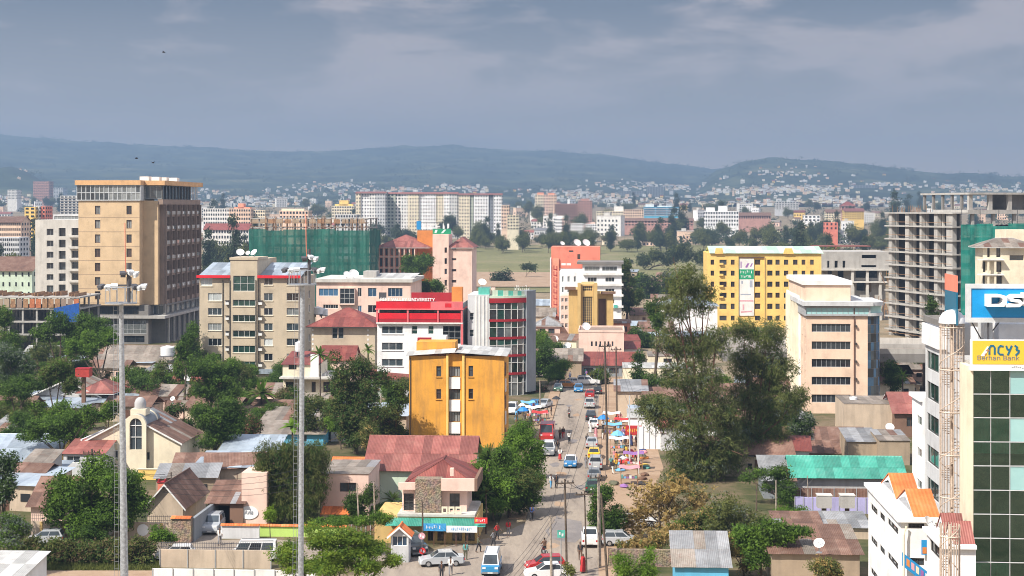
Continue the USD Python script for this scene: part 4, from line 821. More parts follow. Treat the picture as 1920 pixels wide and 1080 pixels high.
# ---------------------------------------------------------------- concrete skeleton on the right
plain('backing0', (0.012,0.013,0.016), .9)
yw = -math.atan2(.96, .28)
b = Bld('unfinished_tower', 'tall grey concrete frame of an unfinished tower at the right', 'construction site', 1669, 1790, 0, d=442, yaw=yw)
W = b.w; D = 40; zs = [b.z(398) - 3.55*i for i in range(12)]; zs = [z for z in zs if z > 1]
cols = [0.1, W*.27, W*.5, W*.72, W-3.2]
cw = [1.6, 2.0, 1.0, 1.7, 3.0]
for k, z in enumerate(zs): b.box('floor_slab', 'concrete', -1.4, W+.6, -1.0, D, z-.36, z)
zz = zs + [0.0]
for k in range(len(zz)-1):
    for c, w in zip(cols, cw): b.box('column', 'concrete', c, c+w, -.5, .7, zz[k+1], zz[k]-.363)
    for i in range(4): b.box('infill_wall', 'concrete_pale' if i % 2 else 'concrete', cols[i]+cw[i]+.2, cols[i]+cw[i]+.45, .75, 1.79, zz[k+1], zz[k]-.363)
    b.box('core_wall', 'concrete_dark', .5, W-.5, 1.8, 2.1, zz[k+1], zz[k]-.363)  # back wall darkened so its colour carries the shade inside the bays
    for i in range(4): b.box('dark_opening', 'backing0', cols[i]+cw[i]+.5, cols[i]+cw[i]+.5+(cols[i+1]-cols[i]-cw[i])*.72, 1.5, 1.797, zz[k+1]+.05, zz[k]-.5)  # near-black panels stand in for the unlit depth of each bay
    b.box('guard_rail', 'timber', -.5, W, -1.1, -1.02, zz[k+1]+.9, zz[k+1]+1.0)
    for i in range(6): b.box('side_column', 'concrete', W-.8, W-.1, 5+6.2*i, 5.8+6.2*i, zz[k+1], zz[k]-.363)
zp = b.z(363); z0 = zs[0]
b.box('top_slab', 'concrete', W*.28, W+.5, 4, D, zp-.5, zp); b.box('top_slab', 'concrete', W*.5, W+.4, 3.6, D, z0+.003, z0+.7)
for i in range(7): b.box('top_column', 'concrete', W-1.1, W-.2, 4.3+i*5.8, 5.4+i*5.8, z0+.703, zp-.503)
for i in range(5): b.box('top_column', 'concrete_dark', W*.3+i*W*.14, W*.3+i*W*.14+.7, 4.4, 5.0, z0+.703, zp-.503)
b.box('top_core', 'concrete_dark', W*.75, W-2, 16, 30, z0+.703, zp-.503)
for i in range(22): x = R.uniform(-1, W*.45); b.box('shuttering_post', 'timber', x-.06, x+.06, R.uniform(-1,6), R.uniform(6.1,6.2) if i % 5 == 0 else R.uniform(-.8,6.2), z0+.004, z0+R.uniform(.7,1.8)) if False else put(b.p, 'shuttering_post', MB().tube([(x, (i*1.7) % 7-1, z0+.004),(x+R.uniform(-.3,.3), (i*1.7) % 7-1, z0+R.uniform(.8,2.0))], .06, 4), 'timber')
for i in range(7): put(b.p, 'scaffold_pole', MB().tube([(W+1.5, 1+i*5.5, 0),(W+1.5, 1+i*5.5, zs[0]+1)], .09, 5), 'steel_dark')
plain('net_teal', (0.02,0.27,0.21), .8, var=.3)
MAT['net_bright'] = usdkit.material(stage, mpath('net_bright'), {
    'g': ('geometry', {}), 'mp': ('mapping', {'scale': (.5,.5,.06)}), 'n': ('noise_texture', {'scale': 1.0, 'detail': 6.0, 'roughness': .65}),
    'r': ('rgb_ramp', {'ramp': [(.3,(0.008,0.14,0.11)),(.5,(0.02,0.25,0.195)),(.72,(0.05,0.34,0.28))]}), 'p': ('principled_bsdf', {'roughness': .8, 'specular_ior_level': .1}), 't': ('transparent_bsdf', {}), 'm': ('mix_closure', {'fac': .12})},
    [('g.position','mp.vector'),('mp.vector','n.vector'),('n.fac','r.fac'),('r.color','p.base_color'),('p.BSDF','m.closure1'),('t.BSDF','m.closure2')], surface='m.closure')
t = thing('scaffold_net', 'bright teal green scaffold netting on the grey concrete frame', 'scaffold net', b.world(W+1.75, .6, 2), yw+math.pi/2)
L = 37; Ht = b.z(419, W)-2
for i in range(8):
    X, Z = np.meshgrid(np.linspace(L*i/8, L*(i+1)/8+.12, 10), np.linspace(0, Ht*R.uniform(.975,1.0), 26))
    put(t, 'net_panel', gridmesh(X, -.2*np.sin((X-L*i/8)/(L/8)*math.pi)-.3*meshkit.noise(np.stack([X*.5,Z*.35,0*X+9],-1))-.02*(i%2), Z), 'net_bright', smooth=True)

# ---------------------------------------------------------------- cream villa block before the netting
b = Bld('villa_block', 'cream stepped apartment block with slate hip roof at the right edge', 'apartment block', 1843, 1973, 0, d=330)
W = b.w; zt = b.z(463); sv = st(pane='pane_dark', frame='frame_dark', nx=2, nz=1, dep=.6)
b.block(0, W, 0, 7, 0, zt, 'w_cream', F=b.rects([(1851,1856),(1868,1876)], [(464.5,482)], sv) + b.rects([(1893,1920)], [(478.5,488)], sv) + b.rects([(1832,1848),(1866,1878)], [(490,510)], sv) + b.rects([(1832,1847),(1866,1879)], [(517,533),(540,556)], sv), cap=False)
b.hip(-.3, b.u(1940), 0, 7, zt, b.z(447)-zt, 1.0, 'old', pitch=1.5)
b.block(b.u(1887,6), W, 6, 16, zt+.003, b.z(432), 'w_cream', name='upper_block')
for y in (486, 514, 537): b.box('balcony_slab', 'w_white', -1.2, b.u(1880), -1.4, -.003, b.z(y+1.6), b.z(y-.6))
for px in (1849, 1862): b.box('pillar', 'w_cream', b.u(px), b.u(px+3.5), -1.2, -.9, 0, b.z(488))

# ---------------------------------------------------------------- raised road at the right
b = Bld('flyover', 'raised concrete road on piers passing behind the peach block', 'bridge', 1560, 2100, 0, d=297)
b.box('deck', 'concrete_dark', -20, b.w+20, 0, 22, 6.4, 8.0); blend('road_flyover', [(0.16,0.12,0.09),(0.22,0.17,0.13),(0.26,0.21,0.17)], .3, bump=.1)
b.box('road_surface', 'road_flyover', -20, b.w+20, .6, 21.4, 8.003, 8.05); b.box('barrier', 'concrete', -20, b.w+20, .05, .4, 8.003, 8.9); b.box('barrier', 'concrete', -20, b.w+20, 10.8, 11.2, 8.053, 8.9); b.box('barrier', 'concrete_pale', -20, b.w+20, 21.5, 21.9, 8.003, 9.2)
for i in range(6): b.box('pier', 'concrete', i*10, i*10+1.8, 4, 18, 0, 6.397)
# ---------------------------------------------------------------- glass bank building at the right edge
b = Bld('bank_building', 'near glass office tower of dark green panes at the right edge', 'office tower', 1821, 1985, 0, d=112)
W = b.w; zt = b.z(694); ms = [694,738.7,782.8,828,873,918.7,963.7,1008.7,1053.7,1099,1144,1189,1234,1280]; xs = [1821.5,1857.5,1893.3,1929,1965,1985]
plain('backing', (0.02,0.03,0.028), .8)
b.block(.15, W, .35, 2.6, 0, zt, 'w_cream', name='core'); b.block(4.2, W, 2.603, 16, 0, zt, 'w_cream', name='core')
b.box('backing', 'backing', .2, W-.05, .30, .347, 0, zt-.05)
CUR = {(2,0),(2,1),(3,0),(3,1),(8,0),(8,1),(2,2),(3,2)}
teal = {(0,2),(2,2),(4,2),(0,3),(1,3),(4,3)}
MAT['green_glass'] = usdkit.material(stage, mpath('green_glass'), {'f': ('fresnel', {'IOR': 2.1}), 'n': ('noise_texture', {'scale': .25, 'detail': 1.0}), 'g': ('geometry', {}), 'bp': ('bump', {'strength': .25, 'distance': .25}),
    'o': ('object_info', {}), 't': ('transparent_bsdf', {'color': (.55,.82,.74)}), 'gl': ('glossy_bsdf', {'roughness': .02, 'color': (.72,.9,.84)}), 'm': ('mix_closure', {})},
    [('g.position','n.vector'),('n.fac','bp.height'),('bp.normal','gl.normal'),('f.fac','m.fac'),('t.BSDF','m.closure1'),('gl.BSDF','m.closure2')], surface='m.closure')
plain('curtain', (0.30,0.50,0.46), .8, var=.15)
for r in range(len(ms)-1):
    for c in range(5):
        u0, u1, z0, z1 = b.u(xs[c])+.03, b.u(xs[c+1])-.03, b.z(ms[r+1])+.04, b.z(ms[r])-.04
        put(b.p, 'glass_pane', MB().box(u0, u1, -.012+R.uniform(-.006,.006), .002, z0, z1), 'pane_teal' if (r, c) in teal else 'green_glass')
        if (r, c) in CUR and (r, c) not in teal:
            X, Z = np.meshgrid(np.linspace(u0, u1, 40), np.array([z0 if r != 3 else (z0+z1)/2, z1])); put(b.p, 'curtain', gridmesh(X, .16+.03*np.sin(X*26), Z), 'curtain', smooth=True)
for m in ms[:-1]: b.box('transom', 'frame_alu', b.u(1821), W, -.06, .03, b.z(m)-.028, b.z(m)+.028)
for x in xs: b.box('mullion', 'frame_alu', b.u(x)-.018, b.u(x)+.018, -.045, .028, 0, zt)
b.box('edge_column', 'w_cream', -.28, .12, -.1, 2.4, 0, zt+.3)
b.box('roof_deck', 'concrete', .13, W, -.08, 2.7, zt+.303, zt+.5)
# signs on it
def strokes(lines, r): return shapely.union_all([LineString(l).buffer(r, cap_style='flat', join_style='round') for l in lines])
def flat(poly, depth=.03):
    m = MB()
    for g in getattr(poly, 'geoms', [poly]): m.prism(g, 0, depth)
    return m
def upright(mb, k, x, y, z):
    v, f = mb.get(); return np.stack([v[:,0]*k+x, y-v[:,2], v[:,1]*k+z], 1), f
t = thing('billboard', 'yellow bank signboard with blue emblem letters on top of the glass tower', 'billboard', b.world(b.u(1818), -.35, b.z(694)), b.yaw)
s = 112/3000; w = b.u(1985)-b.u(1818)
plain('sign_yellow', (0.78,0.50,0.045), .4, var=.03); plain('sign_teal', (0.01,0.13,0.22), .4, var=.05)
hY = lambda py: (694-py)*s
put(t, 'panel', MB().box(0, w, 0, .25, 0, hY(636)), 'sign_white'); put(t, 'yellow_field', MB().box(.12, w-.1, -.02, -.003, hY(682), hY(638)), 'sign_yellow')
def gx(px): return (px-1818)*s
G5 = strokes([[(0,.0),(0,.62),(.14,.82),(.36,.82),(.48,.66),(.48,.0)]], .085)
C5 = strokes([[(1.28,.76),(1.0,.82),(.82,.64),(.80,.2),(.95,.03),(1.28,.03)]], .085)
Y5 = strokes([[(1.52,.84),(1.62,.50),(1.86,.46)],[(2.02,.86),(1.86,.46),(1.66,-.04)]], .085)
N5 = strokes([[(2.28,.86),(2.52,.70),(2.42,.45)],[(2.42,.45),(2.66,.40),(2.62,.2),(2.36,-.06)]], .085)
put(t, 'emblem', upright(flat(shapely.union_all([G5,C5,Y5,N5])), .76, gx(1852), -.02, hY(664)), 'sign_teal')
put(t, 'emblem', upright(flat(strokes([[(-.7,-.12),(-.1,.75)],[(-.55,-.12),(-.18,.42)]], .07)), .76, gx(1852), -.02, hY(664)), 'sign_white')
put(t, 'emblem', upright(flat(strokes([[(-.32,.38),(0,.38)],[(-.42,-.02),(-.3,.12)]], .07)), .76, gx(1852), -.02, hY(664)), 'w_orange')
plain('sign_slate', (0.16,0.18,0.22), .5)
letters(t, 'Berhan Bank', gx(1830), -.02, hY(674), 8.6*s, gx(1907)-gx(1830), 'sign_slate', .02, bold=False); scribble(t, gx(1893), -.002, hY(689.5), .9, .16, 'sign_slate', 6)
t = thing('billboard', 'large blue signboard with white letters high above the glass tower', 'billboard', b.world(b.u(1819.5), 1.2, b.z(607)), b.yaw)
dd = b.d+1.2; s2 = dd/3000; w = 150*s2; h2 = lambda py: (607-py)*s2
plain('sign_cyan', (0.003,0.27,0.62), .35, var=.04)
put(t, 'frame', MB().box(0,w,0,.5,0,h2(598)).box(0,w,0,.5,h2(543),h2(535)).box(0,8.5*s2,0,.5,h2(598)+.002,h2(543)-.002), 'frame_alu'); put(t, 'panel', MB().box(8.5*s2+.003, w, .08, .4, h2(598)+.003, h2(543)-.003), 'sign_cyan')
def gx2(px): return (px-1819.5)*s2
Dp = Polygon([(0,0),(30,0),(35,6),(36,14),(32,21),(25,23),(0,23)]).difference(Polygon([(6.5,5),(23,5),(28,9),(28,15),(24,18),(6.5,18)])).buffer(.8).buffer(-.8)
Sp = shapely.union_all([LineString([(66,20),(48,20),(42.5,16.5),(45,12.5),(58,11),(62,7),(58,2.8),(34,2.5)]).buffer(3.0, cap_style='flat')])
tp = shapely.union_all([LineString([(70,26),(70,4),(76,2.5),(82,2.5)]).buffer(3.2, cap_style='flat'), LineString([(64,19),(82,19)]).buffer(2.6, cap_style='flat')]); vp = Polygon([(82,21),(89,21),(94,6),(99,21),(106,21),(98,0),(90,0)])
put(t, 'lettering', upright(flat(shapely.union_all([Dp,Sp,tp,vp]), 1.0), s2*.99, gx2(1853), .077, h2(576)), 'sign_white')
put(t, 'strut', MB().tube([(.5,.6,-.02),(2.6,2.6,-3.2)], .05, 5).tube([(2.4,.6,-.02),(.6,2.6,-3.2)], .05, 5).tube([(5,.6,-.02),(5,2.6,-3.2)], .05,5).box(1.5,1.62,.2,.32,-3.2,-.003).box(4.6,4.72,.2,.32,-3.2,-.003), 'steel_dark')
b.box('roof_hut', 'frame_alu', b.u(1858), b.u(1874), 2, 4, zt+.503, b.z(609)); b.box('roof_hut', 'w_bright', b.u(1889), W, 2.5, 6, zt+.503, b.z(611)); b.box('roof_hut', 'w_palegrey', b.u(1826), b.u(1856), 6, 9, zt+.503, b.z(618))
t = thing('billboard', 'narrow edge-on billboard in red and dark blue left of the blue signboard', 'billboard', b.world(b.u(1816), 4, b.z(618)), b.yaw)
put(t, 'panel', MB().box(0,.12,0,4,0,2.4), 'sign_teal'); put(t, 'panel', MB().box(0,.12,0,4,2.403,3.6), 'w_coral')
# fire stair cage beside it
def stair_cage(label, px, d, ztop, r, zbot, dome, mat='w_cream'):
    X = PX(px, d); t = thing('fire_stair', label, 'fire escape', (X, d, zbot), 0)
    h = ztop-zbot; n = 22
    for i in range(n): a = 2*math.pi*i/n; put(t, 'cage_bar', MB().box(r*math.cos(a)-.025, r*math.cos(a)+.025, r*math.sin(a)-.025, r*math.sin(a)+.025, 0, h), 'stair_paint')
    put(t, 'centre_pole', MB().cyl(0,0,0,h,.09,8), 'stair_paint'); k = int(h/.2)
    for i in range(k):
        a = i*.36; p = MB(); z = i*.2+.05
        p.slab([(.09*math.cos(a),.09*math.sin(a),z),(r*.95*math.cos(a-.17),r*.95*math.sin(a-.17),z),(r*.95*math.cos(a+.17),r*.95*math.sin(a+.17),z)], .04); put(t, 'tread', p, 'stair_paint')
    hel = MB().tube([(r*1.02*math.cos(i*.18), r*1.02*math.sin(i*.18), i*.1+.95) for i in range(int((h-1)/.1))], .035, 5); put(t, 'handrail', hel, 'stair_paint')
    for z in np.arange(1.5, h, 3.1): put(t, 'hoop', MB().tube([(r*1.03*math.cos(a), r*1.03*math.sin(a), z) for a in np.linspace(0,2*math.pi,20)], .05, 5), 'stair_paint')
    if dome: put(t, 'dome_cap', MB().lathe([(r*1.1,h),(r*1.12,h+.06),(r*1.05,h+.4),(r*.8,h+.75),(r*.4,h+.95),(0,h+1.0)], n=24), 'w_bright', smooth=50)
    return t
plain('stair_paint', (0.52,0.42,0.34), .5, var=.25, scale=5.0)
stair_cage('tall spiral fire stair in a bar cage under a white dome', 1785, 117, PZ(606, 117), .85, 0, True)
stair_cage('lower pale spiral stair cage standing before the red tiled roof', 1781, 103, PZ(983, 103), .62, 0, False)
# striped block behind the stair
b = Bld('striped_block', 'narrow grey block with ribbed side wall and green windows behind the fire stair', 'office block', 1763, 1840, 0, d=150)
W = b.w; zt = b.z(655); vv = lambda px: b.v(px, 0)
rw = [(667,690),(730,747),(786,808),(843,876),(905,934)]
def zl(py, v): return PZ(py, b.d + v*b.c) - b.z0
Lw = [(vv(1760.5), vv(1738), zl(y0+34, 2), zl(y0, 2), st(pane='pane_green', frame='frame_dark', nx=2, nz=1, dep=.2)) for y0 in (664,722,783,844,906)]
v1 = vv(1735)
b.block(0, W, 0, v1, 0, zt, 'w_palegrey', L=Lw)
for i in range(18): y = .3+(v1-.5)*i/18; b.box('wall_rib', 'w_palegrey', -.07, -.003, y, y+.07, .5, zt-.3) if not any(r[0]-.1 < y < r[1]+.1 for r in Lw) else None
b.box('parapet', 'w_bright', -.3, W, -.3, v1+.3, zt+.003, b.z(615)); b.parapet(-.2, W, -.1, v1, b.z(612), .6, 'concrete_dark')
v2 = vv(1716); zw = zl(752, v1+1)
b.block(-.2, W, v1+.31, v2+.6, 0, zw, 'w_bright', L=[(vv(1732), vv(1722.5), zl(y0+18, v1+2), zl(y0, v1+2), st(pane='pane_green', frame='frame_white', nx=1)) for y0 in (780,840,900,960)], name='white_wall')
b.box('coping', 'w_bright', -.5, W, v1+.31, v2+.8, zw+.003, zw+.35)
# white block under orange tiles
b = Bld('tiled_block', 'white low office block under an orange tiled roof with small dormers', 'office block', 1690, 1765, 0, d=125)
W = b.w; zt = b.z(978); vv = lambda px: b.v(px, 0); D = vv(1628)
def zl(py, v): return PZ(py, b.d + v*b.c) - b.z0
Lw = []
for a, c, y in ((1645,1632,940),(1659,1648.5,955),(1684,1663.5,967)):
    v0, v1 = vv(a), vv(c)
    for k in range(4): z = zl(y, v1)-.05-k*2.78; Lw.append((v0, v1, z-.62, z, st(pane='pane_dark', frame='frame_dark', nx=3, nz=1, fw=.05)))
b.block(0, W, 0, D, 0, zt, 'w_bright', F=[(b.u(1703), b.u(1733), b.z(990), b.z(981), st(pane='pane_dark', frame='frame_dark', nx=4, nz=1))] + [(b.u(1697), b.u(1733), b.z(y+14), b.z(y), st(pane='pane_dark', frame='frame_dark', nx=3, nz=1)) for y in (1046, 1100)], L=Lw, cap=True)
b.box('eaves_band', 'w_bright', -.35, W, -.35, D+.2, zt+.003, zt+.3)
zt += .3; m = D/2
for y0, y1 in ((.3, m), (m+.02, D-.4)):
    b.planes([[(1.0,y0,zt+.01),(W,y0,zt+.01),(W,(y0+y1)/2,zt+1.55),(1.0,(y0+y1)/2,zt+1.55)], [(W,y1,zt+.01),(1.0,y1,zt+.01),(1.0,(y0+y1)/2,zt+1.55),(W,(y0+y1)/2,zt+1.55)]], 'tile', .5)
    put(b.p, 'dormer', MB().tri((1.05,y0+.2,zt+.02),(1.05,y1-.2,zt+.02),(1.05,(y0+y1)/2,zt+1.35)), 'w_bright'); put(b.p, 'dormer_window', MB().tri((1.0,y0+1.0,zt+.25),(1.0,y1-1.0,zt+.25),(1.0,(y0+y1)/2,zt+.95)), 'pane_dark')
put(b.p, 'drain_pipe', MB().tube([(.1,-.45,0),(.1,-.45,zt-1.2),(.35,-.3,zt-.6)], .09, 6), 'w_cream')
t = thing('banner', 'blue banner with people printed on it, hung on the white tiled block', 'banner', b.world(b.u(1689), -.5, b.z(1078)), b.yaw)
w = b.u(1741)-b.u(1689)
put(t, 'cloth', MB().slab([(0,0,1.9),(w,0,.25),(w,.04,.25),(0,.04,1.9)], 1.05), 'print_blue' if 'print_blue' in MAT else 'sign_blue')
for i, mname in enumerate(('w_orange','print_rose','w_cream','print_violet','w_white')): x = .35+i*.36; put(t, 'printed_figure', MB().slab([(x,-.02,1.7-x*.78),(x+.24,-.02,1.7-(x+.24)*.78),(x+.24,-.004,1.7-(x+.24)*.78),(x,-.004,1.7-x*.78)], .55), mname)
t = thing('banner', 'small upright blue and orange banner on the white tiled block', 'banner', b.world(b.u(1726), -.35, b.z(1038)), b.yaw)
put(t, 'cloth', MB().box(0,.48,0,.03,0,1.15), 'sign_blue'); put(t, 'printed_figure', MB().box(.08,.4,-.02,-.004,.1,.6), 'w_orange')
b = Bld('tiled_wing', 'white front wing under a darker red tiled roof beside the fire stair', 'office block', 1771, 1830, 0, d=108)
W = b.w; D = b.v(1738, 0); zt = b.z(1028)
b.block(0, W, 0, D, 0, zt, 'w_bright', L=[(b.v(1766,0), b.v(1743,0), zt-1.2-2.7*k, zt-.35-2.7*k, st(pane='pane_dark', frame='frame_dark', nx=3, nz=1, fw=.05)) for k in range(4)])
b.box('eaves_band', 'w_bright', -.3, W, -.3, D+.2, zt+.003, zt+.25); zt += .25
sv = TINS; 
for y0, y1 in ((.2, D/2), (D/2+.02, D-.2)):
    b.planes([[(.6,y0,zt+.01),(W,y0,zt+.01),(W,(y0+y1)/2,zt+1.3),(.6,(y0+y1)/2,zt+1.3)], [(W,y1,zt+.01),(.6,y1,zt+.01),(.6,(y0+y1)/2,zt+1.3),(W,(y0+y1)/2,zt+1.3)]], 'red', .5)
    put(b.p, 'dormer', MB().tri((.65,y0+.2,zt+.02),(.65,y1-.2,zt+.02),(.65,(y0+y1)/2,zt+1.1)), 'w_bright'); put(b.p, 'dormer_window', MB().tri((.6,y0+.7,zt+.2),(.6,y1-.7,zt+.2),(.6,(y0+y1)/2,zt+.75)), 'pane_dark')
x, y, z = b.world(.2, D+.4, zt); dish('grey white dish at the back eaves of the red tiled wing', x, y, z-.4, .55, .9, .9, post=.4)
# ---------------------------------------------------------------- the city beyond: blocks whose windows are too small to pick apart
def far(label, xl, xr, d, top, base, depth, mat, nfl, ncol, pane='backing0', roof=None, cat='apartment block', name='far_block', cols=None, ww=.55, wh=.5, group=None, yaw=YAW, bands=None):
    b = Bld(name, label, cat, xl, xr, 0, group, d=d, yaw=yaw); W = b.w; zt = b.z(top); zb = -.9
    if cols:
        x = 0.0
        for i, (fr, m, dy) in enumerate(cols):
            b.block(x + (.003 if i else 0), x+fr*W, dy, depth, zb, zt, m); x += fr*W
    else: b.block(0, W, 0, depth, zb, zt, mat)
    fh = (zt-max(0, b.z(base)))/nfl; wm = MB(); cwid = W/ncol
    dyf = (lambda u: next((dy for s0, s1, dy in segs if s0 <= u <= s1), 0))
    segs = []; x = 0.0
    for fr, m, dy in (cols or []): segs.append((x, x+fr*W, dy)); x += fr*W
    for k in range(nfl):
        z = zt - fh*(k+1) + fh*.3
        for i in range(ncol):
            u = (i+.5)*cwid; dy = dyf(u); wm.box(u-cwid*ww/2, u+cwid*ww/2, dy-.12, dy-.01, z, z+fh*wh)
        for j in range(int(depth/4)): y = 2+4*j; wm.box(W+.01, W+.12, y, y+1.6, z, z+fh*wh) if (xl+xr)/2 < 1145 else wm.box(-.12, -.01, y, y+1.6, z, z+fh*wh)
    put(b.p, 'windows', wm, pane, kind='stuff')
    if bands: put(b.p, 'floor_bands', MB_bands(W, zt, fh, nfl), bands)
    if roof:
        if roof[0] == 'hip': b.hip(0, W, 0, depth, zt, roof[1], .8, roof[2], pitch=99)
        elif roof[0] == 'gable': b.gable(0, W, 0, depth, zt, roof[1], .8, roof[2], 'x', mat, pitch=99)
        elif roof[0] == 'box':
            for a, c, h in roof[2]: b.box('roof_house', roof[1], W*a, W*c, depth*.3, depth*.7, zt+.003, zt+h)
    return b
def MB_bands(W, zt, fh, n):
    m = MB()
    for k in range(n): m.box(-.2, W+.2, -.5, -.125, zt-fh*(k+1)+.02, zt-fh*(k+1)+fh*.28)
    return m
wall('w_stone', (0.50,0.47,0.40), .3); wall('w_sage', (0.40,0.43,0.36), .25); wall('w_rose', (0.46,0.26,0.22), .3)
cg = 'red roofed condominium slabs in the middle distance'
A1 = [(.14,'w_sage',.0),(.26,'w_white',1.5),(.22,'w_rose' if 0 else 'w_pink',.6),(.38,'w_sage',0)]
far('leftmost of the three pale red roofed condominium slabs', 667, 722, 1463, 362, 448, 15, 'w_white', 13, 11, ww=.4, wh=.42, cols=[(.16,'w_cream',0),(.3,'w_bright',1.5),(.2,'w_white',.5),(.34,'w_palegrey',0)], roof=('gable',1.3,'red'), cat='apartment block', name='condominium')
far('narrow sage grey condominium wing right of the leftmost slab', 726, 752, 1475, 363, 448, 15, 'w_sage', 13, 4, cols=[(.6,'w_sage',0),(.4,'w_white',.8)], roof=('gable',1.2,'red'), name='condominium')
far('middle and widest of the red roofed condominium slabs', 752, 857, 1470, 363, 450, 16, 'w_white', 13, 21, ww=.4, wh=.42, cols=[(.12,'w_white',.4),(.2,'w_cream',0),(.1,'w_bright',1.4),(.2,'w_bright',0),(.14,'w_cream',.8),(.1,'w_bright',0),(.14,'w_palegrey',0)], roof=('gable',1.3,'red'), name='condominium')
far('rightmost of the red roofed condominium slabs, pale with white balconies', 860, 940, 1455, 365, 448, 16, 'w_white', 13, 16, ww=.42, wh=.42, cols=[(.26,'w_cream',0),(.1,'w_sage',1),(.34,'w_bright',0),(.12,'w_slate',1.5),(.18,'w_bright',0)], roof=('gable',1.2,'red'), name='condominium')
far('cream and pink tower block left of the brown office pair', 1003, 1043, 1900, 365, 408, 18, 'w_cream', 8, 8, cols=[(.4,'w_cream',0),(.25,'w_pink',.8),(.35,'w_peach',0)], roof=('box','w_salmon',[(.1,.4,2.5),(.6,.9,2)]))
far('long brown banded office block in the distance', 1041, 1086, 1750, 382, 415, 18, 'w_rose', 6, 12, bands='w_brown', cat='office block')
far('dark brown tower joined to the banded office block', 1084, 1110, 1745, 376, 418, 18, 'w_rose', 9, 5, cat='office tower', roof=('box','w_rose',[(.2,.8,2)]))
far('white and pink condominium with stepped gables', 1041, 1066, 1400, 409, 440, 12, 'w_white', 5, 7, cols=[(.5,'w_bright',0),(.5,'w_pink',1)], roof=('box','w_bright',[(.1,.5,2)]))
far('small white apartment block with dark windows near the field', 1068, 1094, 1380, 419, 442, 12, 'w_bright', 4, 7)
far('white apartment block beside a small tree row near the field', 1097, 1118, 1390, 420, 441, 12, 'w_bright', 4, 6, roof=('box','w_pink',[(.5,.9,1.6)]))
far('cream flat block in front of the white stepped roof', 1118, 1169, 1650, 396, 417, 16, 'w_cream', 4, 10, roof=('box','w_white',[(.65,1.0,5)]))
far('wide tan block left of the blue fronted building', 1169, 1207, 1680, 393, 412, 16, 'w_peach', 4, 9)
far('blue fronted long building with white roof', 1207, 1272, 1850, 388, 404, 18, 'w_blue', 4, 3, ww=.92, bands='w_palegrey', pane='pane_blue', cat='office block', roof=('box','w_white',[(.05,.3,3.2),(.4,.8,1.4)]))
far('white hotel like block with rows of dark windows above the trees', 1322, 1385, 1500, 396, 425, 18, 'w_bright', 4, 13, cat='hotel', roof=('box','w_bright',[(.05,.3,3.5),(.42,.68,5)]))
far('long hall under a brown red roof behind the tree belt', 1165, 1300, 1560, 414, 424, 20, 'w_rose', 2, 22, roof=('gable',2.5,'rust'), cat='hall')
far('shallow brown red roofed hall right of the white hotel', 1385, 1445, 1620, 404, 412, 16, 'w_rose', 1, 14, roof=('gable',3,'rust'), cat='hall')
far('long white and pink hospital block right of the tan tower', 381, 470, 1250, 391, 430, 18, 'w_white', 5, 20, cols=[(.55,'w_white',0),(.45,'w_peach',-1)], roof=('box','w_salmon',[(.62,.95,1.2),(.7,.82,4)]), cat='hospital')
far('pale wing with arched top right of the white hospital', 470, 497, 1255, 394, 425, 16, 'w_cream', 5, 6)
far('row of white houses with dark red roofs below the hospital', 383, 466, 1100, 430, 460, 14, 'w_white', 3, 16, roof=('gable',4,'maroon'), cat='houses')
far('yellow painted end wall of a tall white block at the left', 46, 66, 1000, 388, 452, 14, 'w_lemon', 9, 2, cols=[(1.0,'w_lemon',0)])
far('white and pink side of the tall block with the yellow end wall', 66.5, 84, 1004, 387, 452, 14, 'w_white', 9, 3, cols=[(.5,'w_white',0),(.5,'w_coral',.8)])
far('tan block with rows of arches at the left edge', -20, 39, 900, 416, 445, 16, 'w_peach', 3, 16, roof=('gable',3,'rust'))
far('pale blue grey apartment row at the left edge', -20, 36, 800, 445, 482, 14, 'w_palegrey', 4, 14)
far('pale unfinished tower with dark floors behind the rough block', 113, 150, 1500, 367, 412, 18, 'w_white', 9, 5, ww=.7, bands='concrete')
far('hazy mauve tower pair below the left hillock', 62, 92, 3000, 340, 376, 24, 'w_rose', 12, 8, cat='tower block')
far('small white ribbed tower at the far left', 14, 32, 2600, 356, 374, 20, 'w_white', 6, 7, cat='tower block')
far('tan flat roofed block above the netted site', 524, 578, 1150, 395, 420, 16, 'w_peach', 3, 9, roof=('box','w_cream',[(.02,.8,1.4)]))
far('cream hotel with stepped wings left of the condominiums', 622, 664, 1700, 386, 408, 18, 'w_cream', 4, 9, roof=('box','w_lemon',[(.3,.7,6),(.1,.9,2)]), cat='hotel')
far('pale flat block right of the tan one above the netted site', 628, 668, 1100, 402, 425, 14, 'w_mint' if 0 else 'w_palegrey', 3, 8)
far('pink and cream block right of the condominium slabs', 940, 954, 1350, 385, 430, 14, 'w_peach', 7, 3)
far('cream block with dark windows at the edge of the field', 951, 972, 1250, 403, 432, 14, 'w_cream', 5, 4)
far('hazy blue tower on the slope right of the centre', 1213, 1244, 4200, 350, 378, 30, 'w_slate', 10, 6, cat='tower block')
far('hazy blue slab left of the hazy blue tower', 1160, 1208, 4100, 358, 380, 30, 'w_slate', 6, 10, cat='tower block')
far('hazy pale towers on the slope at the right', 1519, 1558, 4600, 347, 368, 30, 'w_peach', 8, 9, cat='tower block')
far('hazy greenish block on the slope right of the pale towers', 1595, 1645, 4400, 347, 374, 30, 'w_slate', 8, 9, cat='tower block')
far('yellow apartment houses among trees at the right', 1583, 1620, 1700, 396, 412, 16, 'w_lemon', 4, 8, roof=('gable',3,'red'))
far('cream apartment houses left of the yellow ones', 1549, 1577, 1720, 398, 410, 16, 'w_cream', 3, 6, roof=('gable',3,'old'))
far('small orange house among dark trees', 1547, 1571, 1250, 417, 432, 10, 'w_coral', 2, 3, cat='house', ww=.4)
